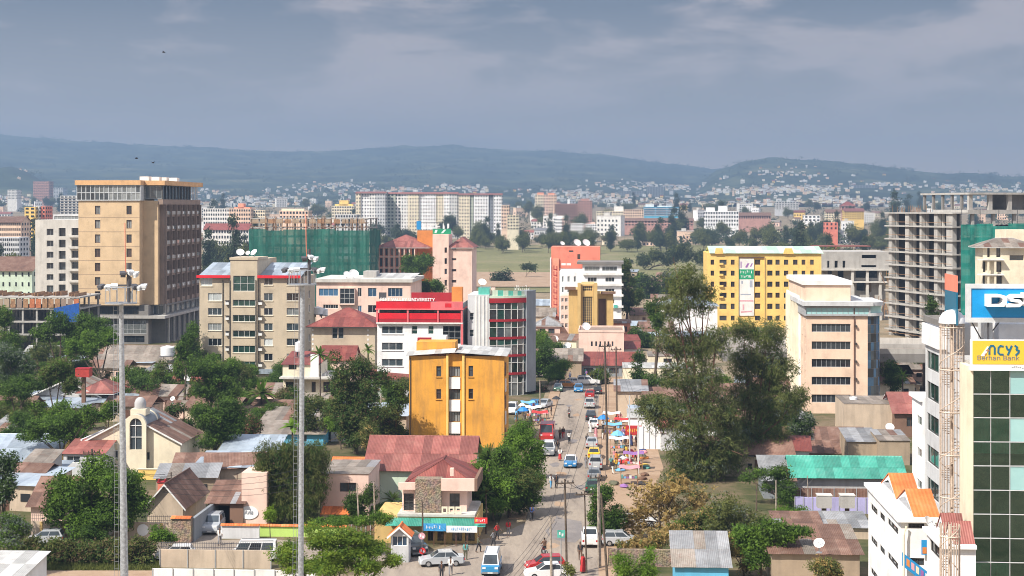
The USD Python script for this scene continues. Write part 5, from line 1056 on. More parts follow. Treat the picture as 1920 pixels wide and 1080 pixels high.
far('red roofed house above the yellow apartment houses', 1577, 1604, 1900, 386, 400, 14, 'w_rose', 2, 4, roof=('hip',5,'maroon'), cat='house')
far('bright white house in the tree belt at the right', 1508, 1538, 1500, 404, 416, 12, 'w_bright', 2, 4, cat='house')
far('white stepped block far away left of the concrete frame', 1455, 1497, 2300, 378, 392, 20, 'w_palegrey', 4, 8, bands='w_white')
far('pale green gabled house at the left edge behind the unfinished frame', -12, 60, 520, 505, 560, 12, 'w_mint', 3, 6, ww=.22, wh=.4, roof=('gable',4.0,'rust'), cat='house')
far('hazy tower with crane like top right of the small white tower', 92, 118, 3600, 352, 378, 30, 'w_palegrey', 9, 6, cat='tower block')
# low houses in the far belt, copies of a few small kinds
kinds = []
for i, (m, rf, w, h, dp) in enumerate([('w_white','tin_red_x',12,7,10),('w_cream','tin_rust_x',10,4,9),('w_peach','concrete_pale',14,10,12),('w_bright','concrete_pale',12,12,10),('w_pink','tin_old_x',16,4,9),('w_palegrey','tin_grey_x',18,4,12),('w_lemon','tin_maroon_x',12,8,10),('w_white','concrete_pale',20,15,12)]):
    kinds.append((m, rf, w, h, dp))
def small_kind(m, rf, w, h, dp, label, loc, rot, group):
    t = thing('far_house', label, 'house', loc, rot, group)
    put(t, 'wall', MB().box(-w/2,w/2,0,dp,-1.6,h), m)
    wm = MB()
    for k in range(max(1, int(h/3.4))):
        for i in range(int(w/3)): wm.box(-w/2+.9+3*i, -w/2+2.2+3*i, -.12, -.01, 1+3.3*k, 2.5+3.3*k)
    put(t, 'windows', wm, 'backing0', kind='stuff')
    if rf.startswith('tin'): a, c = -w/2-.5, w/2+.5; put(t, 'roof', MB().slab([(a,-.5,h),(c,-.5,h),(c,dp/2,h+2),(a,dp/2,h+2)], .15).slab([(c,dp+.5,h),(a,dp+.5,h),(a,dp/2,h+2),(c,dp/2,h+2)], .15), rf)
    else: put(t, 'roof', MB().box(-w/2-.2,w/2+.2,-.2,dp+.2,h+.003,h+.5).box(-w/4,0,dp*.3,dp*.7,h+.503,h+2.6), rf)
    return t
FIELD = [(880,452),(1330,452),(1330,548),(880,548)]
def scatter(n, seed, pxr, pyr, dfun, group, label):
    r = random.Random(seed); src = {}
    for i in range(n):
        px, py = r.uniform(*pxr), 0; d = dfun(r); k = r.randrange(len(kinds)); x = PX(px, d)
        loc = (x, d, float(terrain(x, d))-.2); rot = r.uniform(-.5,.5)
        if k not in src: src[k] = small_kind(*kinds[k], label, loc, rot, group)
        else: q = r.uniform(.8,1.25); copy_of(src[k], loc, rot, (q,q,r.uniform(.8,1.3)), label, group)
scatter(105, 1, (-40,1960), 0, lambda r: 1250*2.45**r.random(), 'low houses in the far belt of the city', 'small far house among trees in the belt below the hills')
kinds = [(m, rf, w*.62, h*.62, dp*.62) for m, rf, w, h, dp in kinds]
scatter(60, 2, (0,1960), 0, lambda r: r.uniform(3050,4800), 'tiny houses scattered over the lower hillside', 'tiny pale house scattered on the hazy lower hillside')
scatter(60, 3, (1280,1960), 0, lambda r: r.uniform(3400,5400), 'tiny houses on the right hand slope', 'tiny pale house high on the hazy right hand slope')
scatter(70, 5, (520,1250), 0, lambda r: r.uniform(3200,4800), 'tiny houses on the middle slope', 'tiny pale house on the hazy slope above the condominiums')
# the rest of the hillside town, past counting
rr = np.random.default_rng(21); n = 2600
wl_pts, wl_f, cnt = {}, {}, 0
mbs = {m: MB() for m in ('w_white','w_cream','w_peach','w_palegrey','tin_rust_x')}
cen = rr.uniform(0, 1, (46, 2)); cen[:,0] = cen[:,0]*2000-40; cen[:,1] = 3050+cen[:,1]**1.3*2300
for i in range(n):
    c = cen[rr.integers(46)]; d = float(np.clip(c[1]+rr.normal(0,170), 3020, 5600)); px = c[0]+rr.normal(0,38); x = PX(px, d); z = float(terrain(x, d))
    w, h, dp = rr.uniform(4,11), rr.uniform(3,7)*(1.8 if rr.random() < .12 else 1), rr.uniform(5,9); m = ('w_white','w_cream','w_peach','w_palegrey','w_white')[rr.integers(5)]
    mbs[m].box(x-w/2, x+w/2, d, d+dp, z-4, z+h)
    if rr.random() < .5: mbs['tin_rust_x'].box(x-w/2-.3, x+w/2+.3, d-.3, d+dp+.3, z+h+.01, z+h+.9)
for m, lab in (('w_white','white'),('w_cream','cream'),('w_peach','peach coloured'),('w_palegrey','pale grey')): put('/World', 'hillside_houses', mbs[m], m, label=f'mass of tiny {lab} houses dotted over the far hillside', cat='houses', kind='stuff')
put('/World', 'hillside_roofs', mbs['tin_rust_x'], 'tin_rust_x', label='rusty roofs of the tiny houses dotted over the far hillside', cat='roofs', kind='stuff')
# ---------------------------------------------------------------- trees: trunk, limbs and a crown of leaf-sized blades
leaf('leaf_dark', (0.015,0.042,0.008), (0.14,0.23,0.04), .4); leaf('leaf_green', (0.028,0.075,0.009), (0.22,0.36,0.035), .4); leaf('leaf_bright', (0.05,0.12,0.010), (0.28,0.44,0.04), .4)
leaf('leaf_olive', (0.038,0.054,0.013), (0.26,0.28,0.07), .4); leaf('leaf_euc', (0.030,0.045,0.013), (0.37,0.41,0.12), .42); leaf('leaf_yellow', (0.26,0.18,0.06), (0.72,0.53,0.20), .4)
leaf('leaf_brown', (0.07,0.05,0.025), (0.28,0.20,0.10), .25); leaf('leaf_silver', (0.06,0.085,0.06), (0.28,0.33,0.23), .25); leaf('leaf_lime', (0.08,0.15,0.010), (0.34,0.50,0.035), .4); leaf('leaf_acacia', (0.055,0.105,0.008), (0.38,0.50,0.05), .45); leaf('leaf_far', (0.014,0.028,0.013), (0.085,0.12,0.045), .25, .08); leaf('leaf_rust', (0.14,0.05,0.035), (0.38,0.19,0.12), .25)
plain('bark', (0.11,0.085,0.065), .95, var=.35, scale=4.0, spec=.1); plain('bark_pale', (0.33,0.28,0.23), .9, var=.4, scale=3.0, spec=.1); plain('bark_red', (0.20,0.11,0.075), .9, var=.35, scale=4.0, spec=.1)
def leaves(rng, blobs, n, size, droop=0.0, flatn=0.0, clump=10, spread=1.6):
    """n blades in sprays: sprays sit through the outer part of the blobs, blades gather round them"""
    B = np.array(blobs, float); vol = (B[:,3]*B[:,4]*B[:,5])**.667; pick = rng.choice(len(B), max(1, n//clump), p=vol/vol.sum())
    dirs = rng.normal(size=(len(pick),3)); dirs /= np.linalg.norm(dirs, axis=1, keepdims=True); rad = rng.random(len(pick))**.38
    rad = np.where(rng.random(len(pick)) < .25, rad*.75, rad)
    c = B[pick,:3] + dirs*rad[:,None]*B[pick,3:6]
    keep = meshkit.noise(c*(.9/max(.5, size*4)), 4) > (.22 if droop > .6 else .3); c, dirs = c[keep], dirs[keep]
    m = len(c); p = np.repeat(c, clump, 0) + rng.normal(size=(m*clump,3))*size*spread*np.array([1,1,.8]); out = np.repeat(dirs, clump, 0)
    k = len(p); nrm = out*.8 + rng.normal(size=(k,3))*.75 + np.array([0,0,.45+flatn]); nrm /= np.linalg.norm(nrm, axis=1, keepdims=True)
    a = rng.normal(size=(k,3)); a[:,2] -= droop*1.6; a -= nrm*np.sum(a*nrm, 1, keepdims=True); a /= np.linalg.norm(a, axis=1, keepdims=True)+1e-9; b = np.cross(nrm, a)
    L = size*rng.uniform(.6,1.35,(k,1)); Wd = L*rng.uniform(.32,.55,(k,1))
    if droop > .5: Wd *= .6; L *= 1.4
    v = np.stack([p-a*L, p+b*Wd-nrm*L*.15, p+a*L, p-b*Wd-nrm*L*.15], 1).reshape(-1,3); f = np.arange(k*4).reshape(-1,4)
    return v, f
def limbs(mb, rng, base, blobs, r0, fork=.45, n=5):
    base = np.array(base, float); cen = np.mean([q[:3] for q in blobs], 0); top = base + (cen-base)*fork
    mb.tube([base, base+(top-base)*.5+rng.normal(size=3)*r0*.5, top], [r0, r0*.8, r0*.62], n+2)
    for q in blobs:
        e = np.array(q[:3]) + np.array([0,0,q[5]*.25]); m = top + (e-top)*.5 + rng.normal(size=3)*np.array([.3,.3,.15])*r0*2; m[2] -= abs(e-top)[:2].sum()*.06
        mb.tube([top, m, e], [r0*.5, r0*.32, r0*.08], n)
        for _ in range(2):
            s = np.array(q[:3]) + rng.normal(size=3)*np.array(q[3:6])*.5; mb.tube([m+(e-m)*.3, (m+s)/2+[0,0,.1], s], [r0*.22, r0*.14, r0*.04], 4)
def tree(name, label, d, base_px, blobs, n, size, lm, cat='tree', bark='bark', r0=None, zb=0.0, droop=0, flatn=0, fork=.45, group=None, seed=0, depth=.85, clump=10, spread=1.6, split=None):
    """blobs: (column, row, half width, half height) in photo pixels at distance d, built as a crown of that size"""
    rng = np.random.default_rng(1000+seed+int(base_px)); x0 = PX(base_px, d); t = thing(name, label, cat, (x0, d, zb), 0, group); s = d/F; bl = []
    for q in blobs:
        w, h = q[2]*s, q[3]*s; dy = q[4] if len(q) > 4 else rng.uniform(-.35,.35)*w; bl.append((PX(q[0], d)-x0, dy, PZ(q[1], d)-zb, w, w*depth, h))
    hh = max(q[2]+q[5] for q in bl); mb = MB(); limbs(mb, rng, (0,0,-.2), bl, r0 or hh*.028, fork)
    if droop < .6: bl = [tuple(np.array(q[:3])+rng.normal(size=3)*np.array(q[3:6])*.34)+tuple(np.array(q[3:6])*rng.uniform(.45,.75)) for q in bl for _ in range(5)] + [q[:3]+tuple(np.array(q[3:6])*.7) for q in bl]
    put(t, 'trunk', mb, bark, smooth=50)
    put(t, 'crown', leaves(rng, bl, n, size, droop, flatn, clump, spread), lm)
    if split:
        for lm2, frac in split: put(t, 'crown_sprays', leaves(rng, bl, int(n*frac), size, droop, flatn, clump, spread), lm2)
    return t
def palm(name, label, d, px, top, base, r, nf, kind='fan', trunk=.16, zb=0.0, seed=0, group=None):
    rng = np.random.default_rng(500+seed); x0 = PX(px, d); t = thing(name, label, 'palm tree' if kind != 'banana' else 'plant', (x0, d, zb), 0, group); z1 = PZ(top, d)-zb
    put(t, 'trunk', MB().tube([(0,0,-.2),(.05,0,z1*.5),(0,.05,z1)], [trunk*1.3, trunk, trunk*.9], 8), 'bark', smooth=60)
    for i in range(nf):
        a = i*2.4+rng.uniform(-.2,.2); e = rng.uniform(-.15,1.25); L = r*rng.uniform(.8,1.1); mb = MB(); k = 7; pts = []
        for j in range(k+1): q = j/k; pts.append((math.cos(a)*math.cos(e)*L*q, math.sin(a)*math.cos(e)*L*q, z1+math.sin(e)*L*q-.55*L*q*q*math.cos(e)))
        pts = np.array(pts); side = np.array([-math.sin(a), math.cos(a), 0])
        if kind == 'feather':
            for j in range(1, k+1):
                for h in range(3):
                    q = pts[j-1]+(pts[j]-pts[j-1])*h/3; w = L*.34*math.sin(math.pi*min(.97,(j-.5+h/3)/k*.85+.1)); t1 = (pts[j]-pts[j-1])*.35
                    for sgn in (-1,1): mb.tri(q, q+t1*.5, q+side*sgn*w+t1*1.2-np.array([0,0,w*.45]))
            mb.tube(pts, [.04*r/2]*k+[.01], 4)
        else:
            w0 = L*(.11 if kind == 'fan' else .2)
            for j in range(k):
                wa, wb = w0*math.sin(math.pi*(j/k*.9+.1)), w0*math.sin(math.pi*min(1,((j+1)/k*.9+.1)))
                for sgn in (-1,1): mb.quad(pts[j], pts[j+1], pts[j+1]+side*sgn*wb+[0,0,-wb*.3], pts[j]+side*sgn*wa+[0,0,-wa*.3])
        put(t, 'frond', mb, 'leaf_bright' if kind == 'banana' else ('leaf_green' if i % 3 else 'leaf_olive'))
    return t
# --- right of the street: the great eucalyptus pair
eA = [(1285,530,40,38),(1265,575,36,40),(1318,560,28,36),(1258,640,36,30),(1300,655,44,40),(1342,640,30,36),(1268,705,36,30),(1315,720,50,46),(1240,775,44,38),(1215,760,26,20),(1300,790,52,50),(1345,770,34,44),(1285,850,42,44),(1325,870,46,40),(1350,840,30,36),(1372,850,34,46),(1366,785,26,40),(1290,890,44,30)]
eB = [(1395,620,28,26),(1440,630,36,34),(1405,680,40,36),(1455,690,42,34),(1400,745,40,40),(1455,755,48,44),(1500,745,18,26),(1395,815,40,40),(1445,830,44,36),(1410,875,28,30)]
tree('eucalyptus', 'tallest dark eucalyptus rising right of the street with ragged crown', 205, 1320, eA, 40000, .19, 'leaf_euc', bark='bark_red', r0=.42, droop=.7, fork=.5, seed=1, split=[('leaf_dark',.12),('leaf_silver',.08)])
tree('eucalyptus', 'broad eucalyptus just right of the tallest one, before the peach block', 212, 1398, eB, 31000, .19, 'leaf_euc', bark='bark_red', r0=.36, droop=.7, fork=.4, seed=2, split=[('leaf_dark',.12),('leaf_silver',.08)])
tree('tree', 'wide tree with pale yellow seed clusters right of the street', 170, 1235, [(1225,920,44,34),(1275,905,42,30),(1200,955,34,30),(1250,950,52,40),(1305,940,34,34),(1180,975,22,26),(1230,990,40,24)], 9000, .15, 'leaf_yellow', seed=3, clump=14, spread=1.1, split=[('leaf_olive',.22),('leaf_brown',.1)], fork=.5)
tree('tree', 'lower yellowish tree under the wide pale yellow one beside the silver car', 160, 1225, [(1205,1015,34,22),(1240,1000,28,18),(1225,1030,30,16)], 4500, .14, 'leaf_yellow', seed=4, clump=14, spread=1.1, split=[('leaf_olive',.35)])
tree('tree', 'green and yellow tree between the pale yellow tree and the pepper tree', 166, 1300, [(1295,985,36,30),(1330,975,34,28),(1305,1005,30,20)], 5000, .15, 'leaf_olive', seed=5, split=[('leaf_yellow',.3),('leaf_green',.4)])
tree('pepper_tree', 'feathery olive green tree above the grey stone wall right of the street', 163, 1375, [(1365,970,46,32),(1410,985,36,28),(1345,990,28,20)], 9000, .13, 'leaf_olive', seed=6, droop=.5, split=[('leaf_silver',.2)])
tree('tree', 'dark green bushy tree right of the blue shed', 150, 1425, [(1400,1010,34,28),(1435,1000,30,30),(1460,1005,34,24),(1415,1040,24,22)], 7000, .15, 'leaf_green', seed=7, split=[('leaf_dark',.4)])
tree('street_tree', 'dark green bushy tree on the right kerb behind two poles', 168, 1135, [(1120,960,26,34),(1150,965,26,34),(1130,925,26,22),(1130,990,30,18)], 9000, .13, 'leaf_dark', seed=8, split=[('leaf_green',.5)])
tree('shrub', 'yellow flowering shrub by the brick shed at the bottom right', 138, 1552, [(1545,1062,30,18),(1565,1075,26,18)], 4000, .11, 'leaf_olive', cat='shrub', seed=9, split=[('leaf_yellow',.35)])
tree('shrub', 'yellowed shrub leaning over the corner of the blue shed', 152, 1395, [(1370,1028,22,14),(1400,1055,16,20),(1380,1010,16,14)], 3000, .12, 'leaf_yellow', cat='shrub', seed=10, split=[('leaf_olive',.5)])
tree('cypress_bush', 'left one of two upright bright green bushes at the bottom by the street', 140, 1170, [(1168,1055,20,24),(1170,1078,22,22)], 4500, .1, 'leaf_bright', cat='shrub', seed=11, fork=.2); tree('cypress_bush', 'right one of two upright bright green bushes at the bottom by the street', 140, 1216, [(1215,1058,22,24),(1214,1080,24,22)], 4500, .1, 'leaf_bright', cat='shrub', seed=12, fork=.2)
tree('shrub', 'small round shrub at the foot of the signpost by the parked white sedan', 140, 1064, [(1064,1068,12,14)], 900, .1, 'leaf_olive', cat='shrub', seed=13, fork=.2)
# --- left of the street
tree('street_tree', 'bright green leafy tree at the left edge of the street', 190, 1000, [(985,880,30,36),(1003,850,20,26),(1000,900,22,24),(978,830,22,28)], 9000, .16, 'leaf_bright', seed=20, split=[('leaf_green',.4)])
tree('street_tree', 'darker green tree behind the bright one at the street edge', 205, 962, [(965,815,26,24),(985,810,22,22),(950,835,20,20)], 5000, .16, 'leaf_green', seed=21, split=[('leaf_bright',.3)])
tree('tree', 'dark mixed tree hanging over the corner house by the street', 181, 955, [(950,900,30,30),(965,935,26,34),(940,860,22,20),(990,930,18,20)], 9000, .15, 'leaf_green', seed=22, droop=.4, split=[('leaf_dark',.6)])
palm('palm', 'palm with drooping fronds by the corner house under the yellow block', 184, 916, 862, 990, 2.6, 26, 'feather', seed=1); palm('yucca', 'spiky yucca rosette above the corner house terrace', 172, 911, 925, 985, 1.1, 30, 'fan', seed=2, trunk=.09)
ac = [(545,1035,40,18),(600,1015,44,22),(650,1010,48,20),(700,1030,44,20),(560,1060,44,14),(620,1050,50,18),(690,1058,48,16),(650,1035,52,18),(735,1050,26,14)]
tree('acacia', 'wide flat topped acacia at the bottom centre in front of the lime wall', 128, 592, ac, 26000, .11, 'leaf_acacia', r0=.22, flatn=.8, fork=.4, seed=23, split=[('leaf_green',.35)], bark='bark')
rb = [(130,915,40,36),(175,895,48,32),(225,905,42,36),(110,945,30,34),(160,945,50,36),(215,950,48,36),(255,940,28,34),(180,970,60,24)]
tree('fig_tree', 'large round dark green tree behind the boundary wall at the left', 168, 178, rb, 24000, .17, 'leaf_green', seed=24, fork=.35, split=[('leaf_bright',.35),('leaf_dark',.5)])
wb = [(500,860,24,34),(545,850,36,30),(590,860,30,36),(500,900,28,46),(545,905,40,56),(590,900,30,50),(520,945,36,34),(565,955,36,26)]
tree('weeping_tree', 'big weeping olive green tree with hanging curtains of foliage', 178, 545, wb, 24000, .14, 'leaf_olive', seed=25, droop=1.6, split=[('leaf_dark',.45)], fork=.6)
tb = [(680,690,34,30),(640,700,30,30),(655,740,46,40),(690,735,34,36),(635,760,30,36),(670,780,46,36),(700,700,18,26),(660,815,34,26)]
tree('tree', 'tall dark ragged tree left of the ochre yellow block', 228, 668, tb, 20000, .18, 'leaf_dark', seed=26, droop=.4, split=[('leaf_olive',.45),('leaf_brown',.12)], fork=.3)
tree('tree', 'dark green tree touching the left side of the ochre yellow block', 240, 743, [(742,730,20,22),(745,755,20,18),(735,745,16,20)], 4000, .18, 'leaf_dark', seed=27, split=[('leaf_green',.4)])
tree('tree', 'rounded tree with pinkish brown leaves below the beige apartments', 262, 532, [(530,745,20,18),(545,755,18,16),(520,760,16,14)], 3000, .17, 'leaf_brown', seed=28, split=[('leaf_olive',.6)])
palm('palm', 'large green fan palm below the beige apartment block', 255, 490, 738, 775, 3.2, 34, 'fan', seed=3); palm('palm', 'tall slim palm before the cream house with the mast in front', 262, 600, 665, 760, 2.2, 26, 'fan', seed=4, trunk=.12)
palm('palm', 'short palm with two heads behind the fountain house gate', 182, 735, 938, 965, 1.7, 22, 'feather', seed=5); palm('banana_plant', 'banana plant beside the grey flat roof house', 222, 548, 800, 830, 2.2, 12, 'banana', seed=6, trunk=.12)
palm('palm', 'bushy palm growing beside the red hip roofed villa', 300, 690, 655, 700, 1.8, 24, 'fan', seed=7); palm('palm', 'small palm crown by the terrace of the cream house', 258, 596, 748, 780, .8, 16, 'fan', seed=8, trunk=.08)
L = [ # name, label, d, base px, blobs, n, leaf size, material, extra
 ('tree','dense green tree mass right of the grey villa roof',250,390,[(375,690,30,24),(405,700,34,24),(430,710,26,22),(390,730,40,26),(430,745,34,30)],12000,.18,'leaf_dark',[('leaf_green',.6)]),
 ('tree','green bushy tree behind the cream arched house',218,395,[(390,780,32,30),(425,775,30,32),(405,815,36,24),(445,790,22,26)],10000,.17,'leaf_dark',[('leaf_green',.5),('leaf_bright',.1)]),
 ('tree','reddish flowering tree right of the cream arched house',225,450,[(455,805,30,20),(475,800,20,18)],4000,.16,'leaf_rust',[('leaf_dark',1.0),('leaf_olive',.4)]),
 ('tree','big green tree at the left edge before the unfinished frame',300,12,[(5,600,22,34),(20,640,26,36),(8,685,30,30)],9000,.2,'leaf_green',[('leaf_dark',.6),('leaf_olive',.2)]),
 ('tree','dark tree cluster under the blue tarpaulin',305,100,[(85,620,24,22),(115,610,26,24),(140,625,22,24),(160,605,26,26),(185,615,22,26)],11000,.2,'leaf_green',[('leaf_dark',.7)]),
 ('tree','bright shrubby tree below the tan tower podium',300,195,[(180,640,24,20),(205,630,20,20),(165,655,26,18),(140,650,20,20)],7000,.19,'leaf_bright',[('leaf_green',.9)]),
 ('tree','tall dark pointed tree at the right corner of the tan tower',330,355,[(360,625,14,26),(352,650,16,24),(368,655,14,24)],5000,.2,'leaf_green',[('leaf_dark',.5)]),
 ('tree','white flowering tree at the left edge near the white house',262,25,[(20,670,30,26),(45,690,22,24),(10,700,24,20)],6000,.17,'leaf_silver',[('leaf_dark',1.2)]),
 ('tree','rounded yellowish green tree left of the red water tank',248,100,[(85,705,26,20),(115,700,26,24),(135,715,20,20)],8000,.17,'leaf_olive',[('leaf_green',.8)]),
 ('tree','dark tree left of the grey house with the red tank',240,25,[(15,735,24,20),(45,730,26,22),(60,715,20,18)],6000,.17,'leaf_dark',[('leaf_green',.6)]),
 ('hedge','dense hedge of mixed green bushes before the grey house',215,110,[(70,800,26,18),(105,795,28,20),(140,790,24,24),(60,815,26,12),(170,775,18,20),(200,770,18,20),(120,815,34,14)],11000,.16,'leaf_green',[('leaf_dark',.6),('leaf_bright',.1)]),
 ('shrub','bright yellow green shrub beside the grey house',222,205,[(203,765,12,16),(195,780,12,10)],1800,.15,'leaf_lime',[('leaf_green',.5)]),
 ('tree','tree row in front of the long grey tin roofed house',280,310,[(260,715,22,14),(300,700,18,18),(320,720,20,16),(340,700,18,20),(240,700,16,14)],7000,.18,'leaf_green',[('leaf_olive',.6)]),
 ('tree','dark bush in the yard left of the weeping tree',232,330,[(325,770,18,14),(345,800,20,16),(310,790,14,12)],4000,.17,'leaf_dark',[('leaf_brown',.3)]),
 ('tree','dark grey green tree at the left edge below the blue roof',165,8,[(5,870,26,30),(18,905,20,26),(0,930,22,24)],6000,.15,'leaf_dark',[('leaf_silver',.3)]),
 ('shrub','rounded blue green bush by the silver hatchback at the left edge',152,20,[(15,980,26,20),(35,990,24,22),(5,1010,30,16)],6000,.13,'leaf_silver',[('leaf_green',.9)]),
 ('shrub','bright lime green shrub below the weeping tree',165,507,[(507,963,15,14)],2200,.11,'leaf_lime',[]),
 ('conifer','dark columnar bush in the pink house yard',176,672,[(665,935,20,26),(690,930,16,26),(675,960,22,18)],7000,.12,'leaf_dark',[('leaf_green',.25)]),
 ('hedge','clipped green hedge along the wall behind the acacia',160,640,[(600,980,24,10),(640,976,28,10),(680,980,28,10),(720,972,24,12)],6000,.11,'leaf_green',[('leaf_bright',.3)]),
 ('shrub','green bush against the boundary wall left of the stone pier',160,306,[(300,1000,16,12),(318,1008,12,10),(290,1010,12,8)],2500,.12,'leaf_bright',[('leaf_green',.6)]),
 ('shrub','dark bush against the boundary wall right of the leaning pole',161,170,[(170,1000,18,12),(190,1005,14,10)],2200,.12,'leaf_dark',[('leaf_green',.6)]),
 ('tree','dark tree with drooping leaves above the orange roof house',225,690,[(690,800,20,18),(680,820,26,14)],4000,.16,'leaf_olive',[('leaf_dark',.5)]),
 ('tree','umbrella shaped dark green tree before the pink hotel',560,783,[(772,492,20,14),(795,488,20,14),(783,505,26,12)],6000,.4,'leaf_green',[('leaf_dark',.6)]),
 ('tree','dark rounded tree beside the orange hut at the red block',440,800,[(798,540,18,14),(815,535,14,12),(785,548,14,10)],4000,.3,'leaf_green',[('leaf_dark',.8)]),
 ('street_tree','dark tree shading the pavement beyond the curved glass building',330,1020,[(1010,685,24,22),(1035,690,20,20),(1020,665,20,14)],7000,.25,'leaf_dark',[('leaf_green',.2)]),
 ('street_tree','purple brown leafed tree by the curved glass building foot',305,1005,[(1000,730,18,18),(1015,740,14,20)],3500,.2,'leaf_rust',[('leaf_dark',1.3)]),
 ('street_tree','yellowish tree left of the far street crossing',370,1012,[(1010,655,14,20),(1005,630,10,18)],2500,.25,'leaf_olive',[('leaf_yellow',.3)]),
 ('street_tree','round green tree at the far right corner of the street',318,1128,[(1122,700,16,14),(1132,712,14,12)],3000,.2,'leaf_olive',[('leaf_green',.6)]),
 ('cypress','dark tall conifer left of the great eucalyptus',300,1196,[(1196,675,12,22),(1194,705,16,18)],4000,.2,'leaf_dark',[]),
 ('tree','dense dark shrub mass behind the low pink hall',400,1200,[(1195,630,18,20),(1215,640,16,20),(1185,650,14,14)],5000,.28,'leaf_dark',[('leaf_green',.3)]),
 ('tree','tall dark tree at the right of the white office with terrace',480,1175,[(1172,505,12,22),(1178,530,14,26),(1190,560,18,22),(1172,565,14,20)],7000,.36,'leaf_dark',[('leaf_olive',.4)]),
 ('tree','group of dark trees on the field edge left of the lemon block',620,1215,[(1200,535,22,20),(1235,545,26,22),(1260,530,22,20),(1215,560,30,16)],9000,.45,'leaf_far',[('leaf_green',.5)]),
 ('tree','large bushy tree on the field behind the lemon block',900,1215,[(1205,485,18,14),(1225,480,16,14),(1255,485,22,18),(1285,478,24,18),(1310,480,18,16)],8000,.6,'leaf_far',[('leaf_olive',.5)]),
 ('tree','dark round tree standing on the grass field',760,940,[(938,520,20,16),(950,528,16,12),(925,530,14,10)],4000,.5,'leaf_far',[]),
 ('tree','small dark bush on the far grass field',1000,1178,[(1178,493,7,7)],500,.6,'leaf_far',[]),
 ('tree','pair of bushes in the brown part of the field',800,985,[(985,500,12,5),(1000,502,8,5)],900,.5,'leaf_far',[]),
 ('tree','orange green tree behind the curved glass building',430,1012,[(1012,650,12,14),(1000,640,10,12)],2000,.3,'leaf_olive',[('leaf_yellow',.4)]),
 ('tree','dark tree on the right before the concrete frame base',290,1672,[(1668,700,18,18),(1680,715,20,16)],4500,.2,'leaf_dark',[('leaf_green',.4)]),
 ('tree','spruce like tree at the corner of the concrete frame',280,1752,[(1750,570,10,16),(1752,595,16,18),(1748,615,20,16)],4500,.2,'leaf_dark',[('leaf_olive',.3)]),
 ('shrub','green bushes in front of the rusty roofs left of the tiled block',150,1480,[(1470,1000,22,14),(1495,995,18,12)],3500,.13,'leaf_green',[('leaf_dark',.6)]),
 ('tree','green shrub tree between brown roof and peach block',225,1505,[(1500,800,22,18),(1515,790,16,14),(1490,770,14,14)],4000,.17,'leaf_silver',[('leaf_dark',.9)]),
 ('tree','dark tree at the left of the flat hall under the flyover',300,1228,[(1235,600,16,18),(1228,575,14,14)],3000,.22,'leaf_dark',[('leaf_green',.4)]),
 ('shrub','low green shrubs along the yard of the grey flat roofed house',232,640,[(630,800,14,8),(655,805,14,8),(615,790,10,8)],1800,.15,'leaf_bright',[('leaf_green',.6)]),
 ('tree','thin pale tree left of the ochre block by a bare pole',215,690,[(688,810,14,16),(695,830,14,10)],2000,.15,'leaf_olive',[('leaf_yellow',.3)]),
 ('tree','tree clump right of the long grey tin roof',265,345,[(350,640,14,16),(345,665,16,16)],3000,.18,'leaf_dark',[('leaf_green',.6)]),
]
for i, (nm, lb, d, bp, bl, n, sz, mt, ex) in enumerate(L): tree(nm, lb, d, bp, bl, n, sz, mt, cat='shrub' if nm in ('shrub','hedge') else 'tree', seed=40+i, split=ex, fork=.3)
palm('palm', 'bright fan palm under the flyover at the right', 285, 1692, 705, 740, 2.0, 22, 'fan', seed=9)
# --- tree belts of the middle distance: single trees, copies of a few grown ones
protos = {}
def far_tree(kind, label, loc, scale, rot, group):
    if kind not in protos:
        rng = np.random.default_rng(70+kind); t = thing('far_tree', label, 'tree', loc, rot, group, scale=scale)
        if kind < 3: bl = [(rng.uniform(-2,2), rng.uniform(-2,2), rng.uniform(4,8.5), rng.uniform(2,3), rng.uniform(2,3), rng.uniform(1.6,2.6)) for _ in range(6)]
        elif kind == 3: bl = [(rng.uniform(-.8,.8), rng.uniform(-.8,.8), 4+2.2*k, 1.8-.2*k, 1.8-.2*k, 1.8) for k in range(6)]
        else: bl = [(rng.uniform(-4,4), rng.uniform(-2,2), rng.uniform(3,5), rng.uniform(2.5,3.4), 2.5, rng.uniform(1.4,2.2)) for _ in range(7)]
        mb = MB(); limbs(mb, rng, (0,0,-1), bl, .22, .4, 4); put(t, 'trunk', mb, 'bark'); put(t, 'crown', leaves(rng, bl, 2600, .42), 'leaf_far' if kind % 2 else 'leaf_olive'); protos[kind] = t
    else: copy_of(protos[kind], loc, rot, scale, label, group)
r = random.Random(5)
zones = [((1175,1680),(1180,1480),62,'trees of the dark belt behind the lemon block','dark tree in the belt behind the lemon yellow block'),((380,480),(700,1000),20,'trees between the tower and the netted site','dark tree in the gap between tan tower and green netting'),((690,960),(1180,1420),26,'trees at the foot of the condominium slabs','dark tree along the foot of the condominium slabs'),((-20,160),(560,1100),22,'trees at the left edge behind the rough block','dark tree behind the rough pale block at the left'),
 ((900,1330),(1180,1330),30,'trees along the far edge of the field','tree along the far edge of the grass field'),((0,1920),(1600,2950),90,'trees dotted through the far city','dark tree dotted through the far city below the hills'),((1440,1680),(560,1150),26,'trees behind the grey shell block','tree behind the grey unfinished shell block')]
for (a, c), (d0, d1), n, g, lb in zones:
    for i in range(n):
        px = r.uniform(a, c); d = r.uniform(d0, d1); x = PX(px, d); s = r.uniform(1.0,1.7)*(1.35 if d > 1400 else 1)
        far_tree(r.randrange(5), lb if n > 30 else lb, (x, d, float(terrain(x, d))), (s, s, s*r.uniform(.85,1.2)), r.uniform(0,6.3), g)
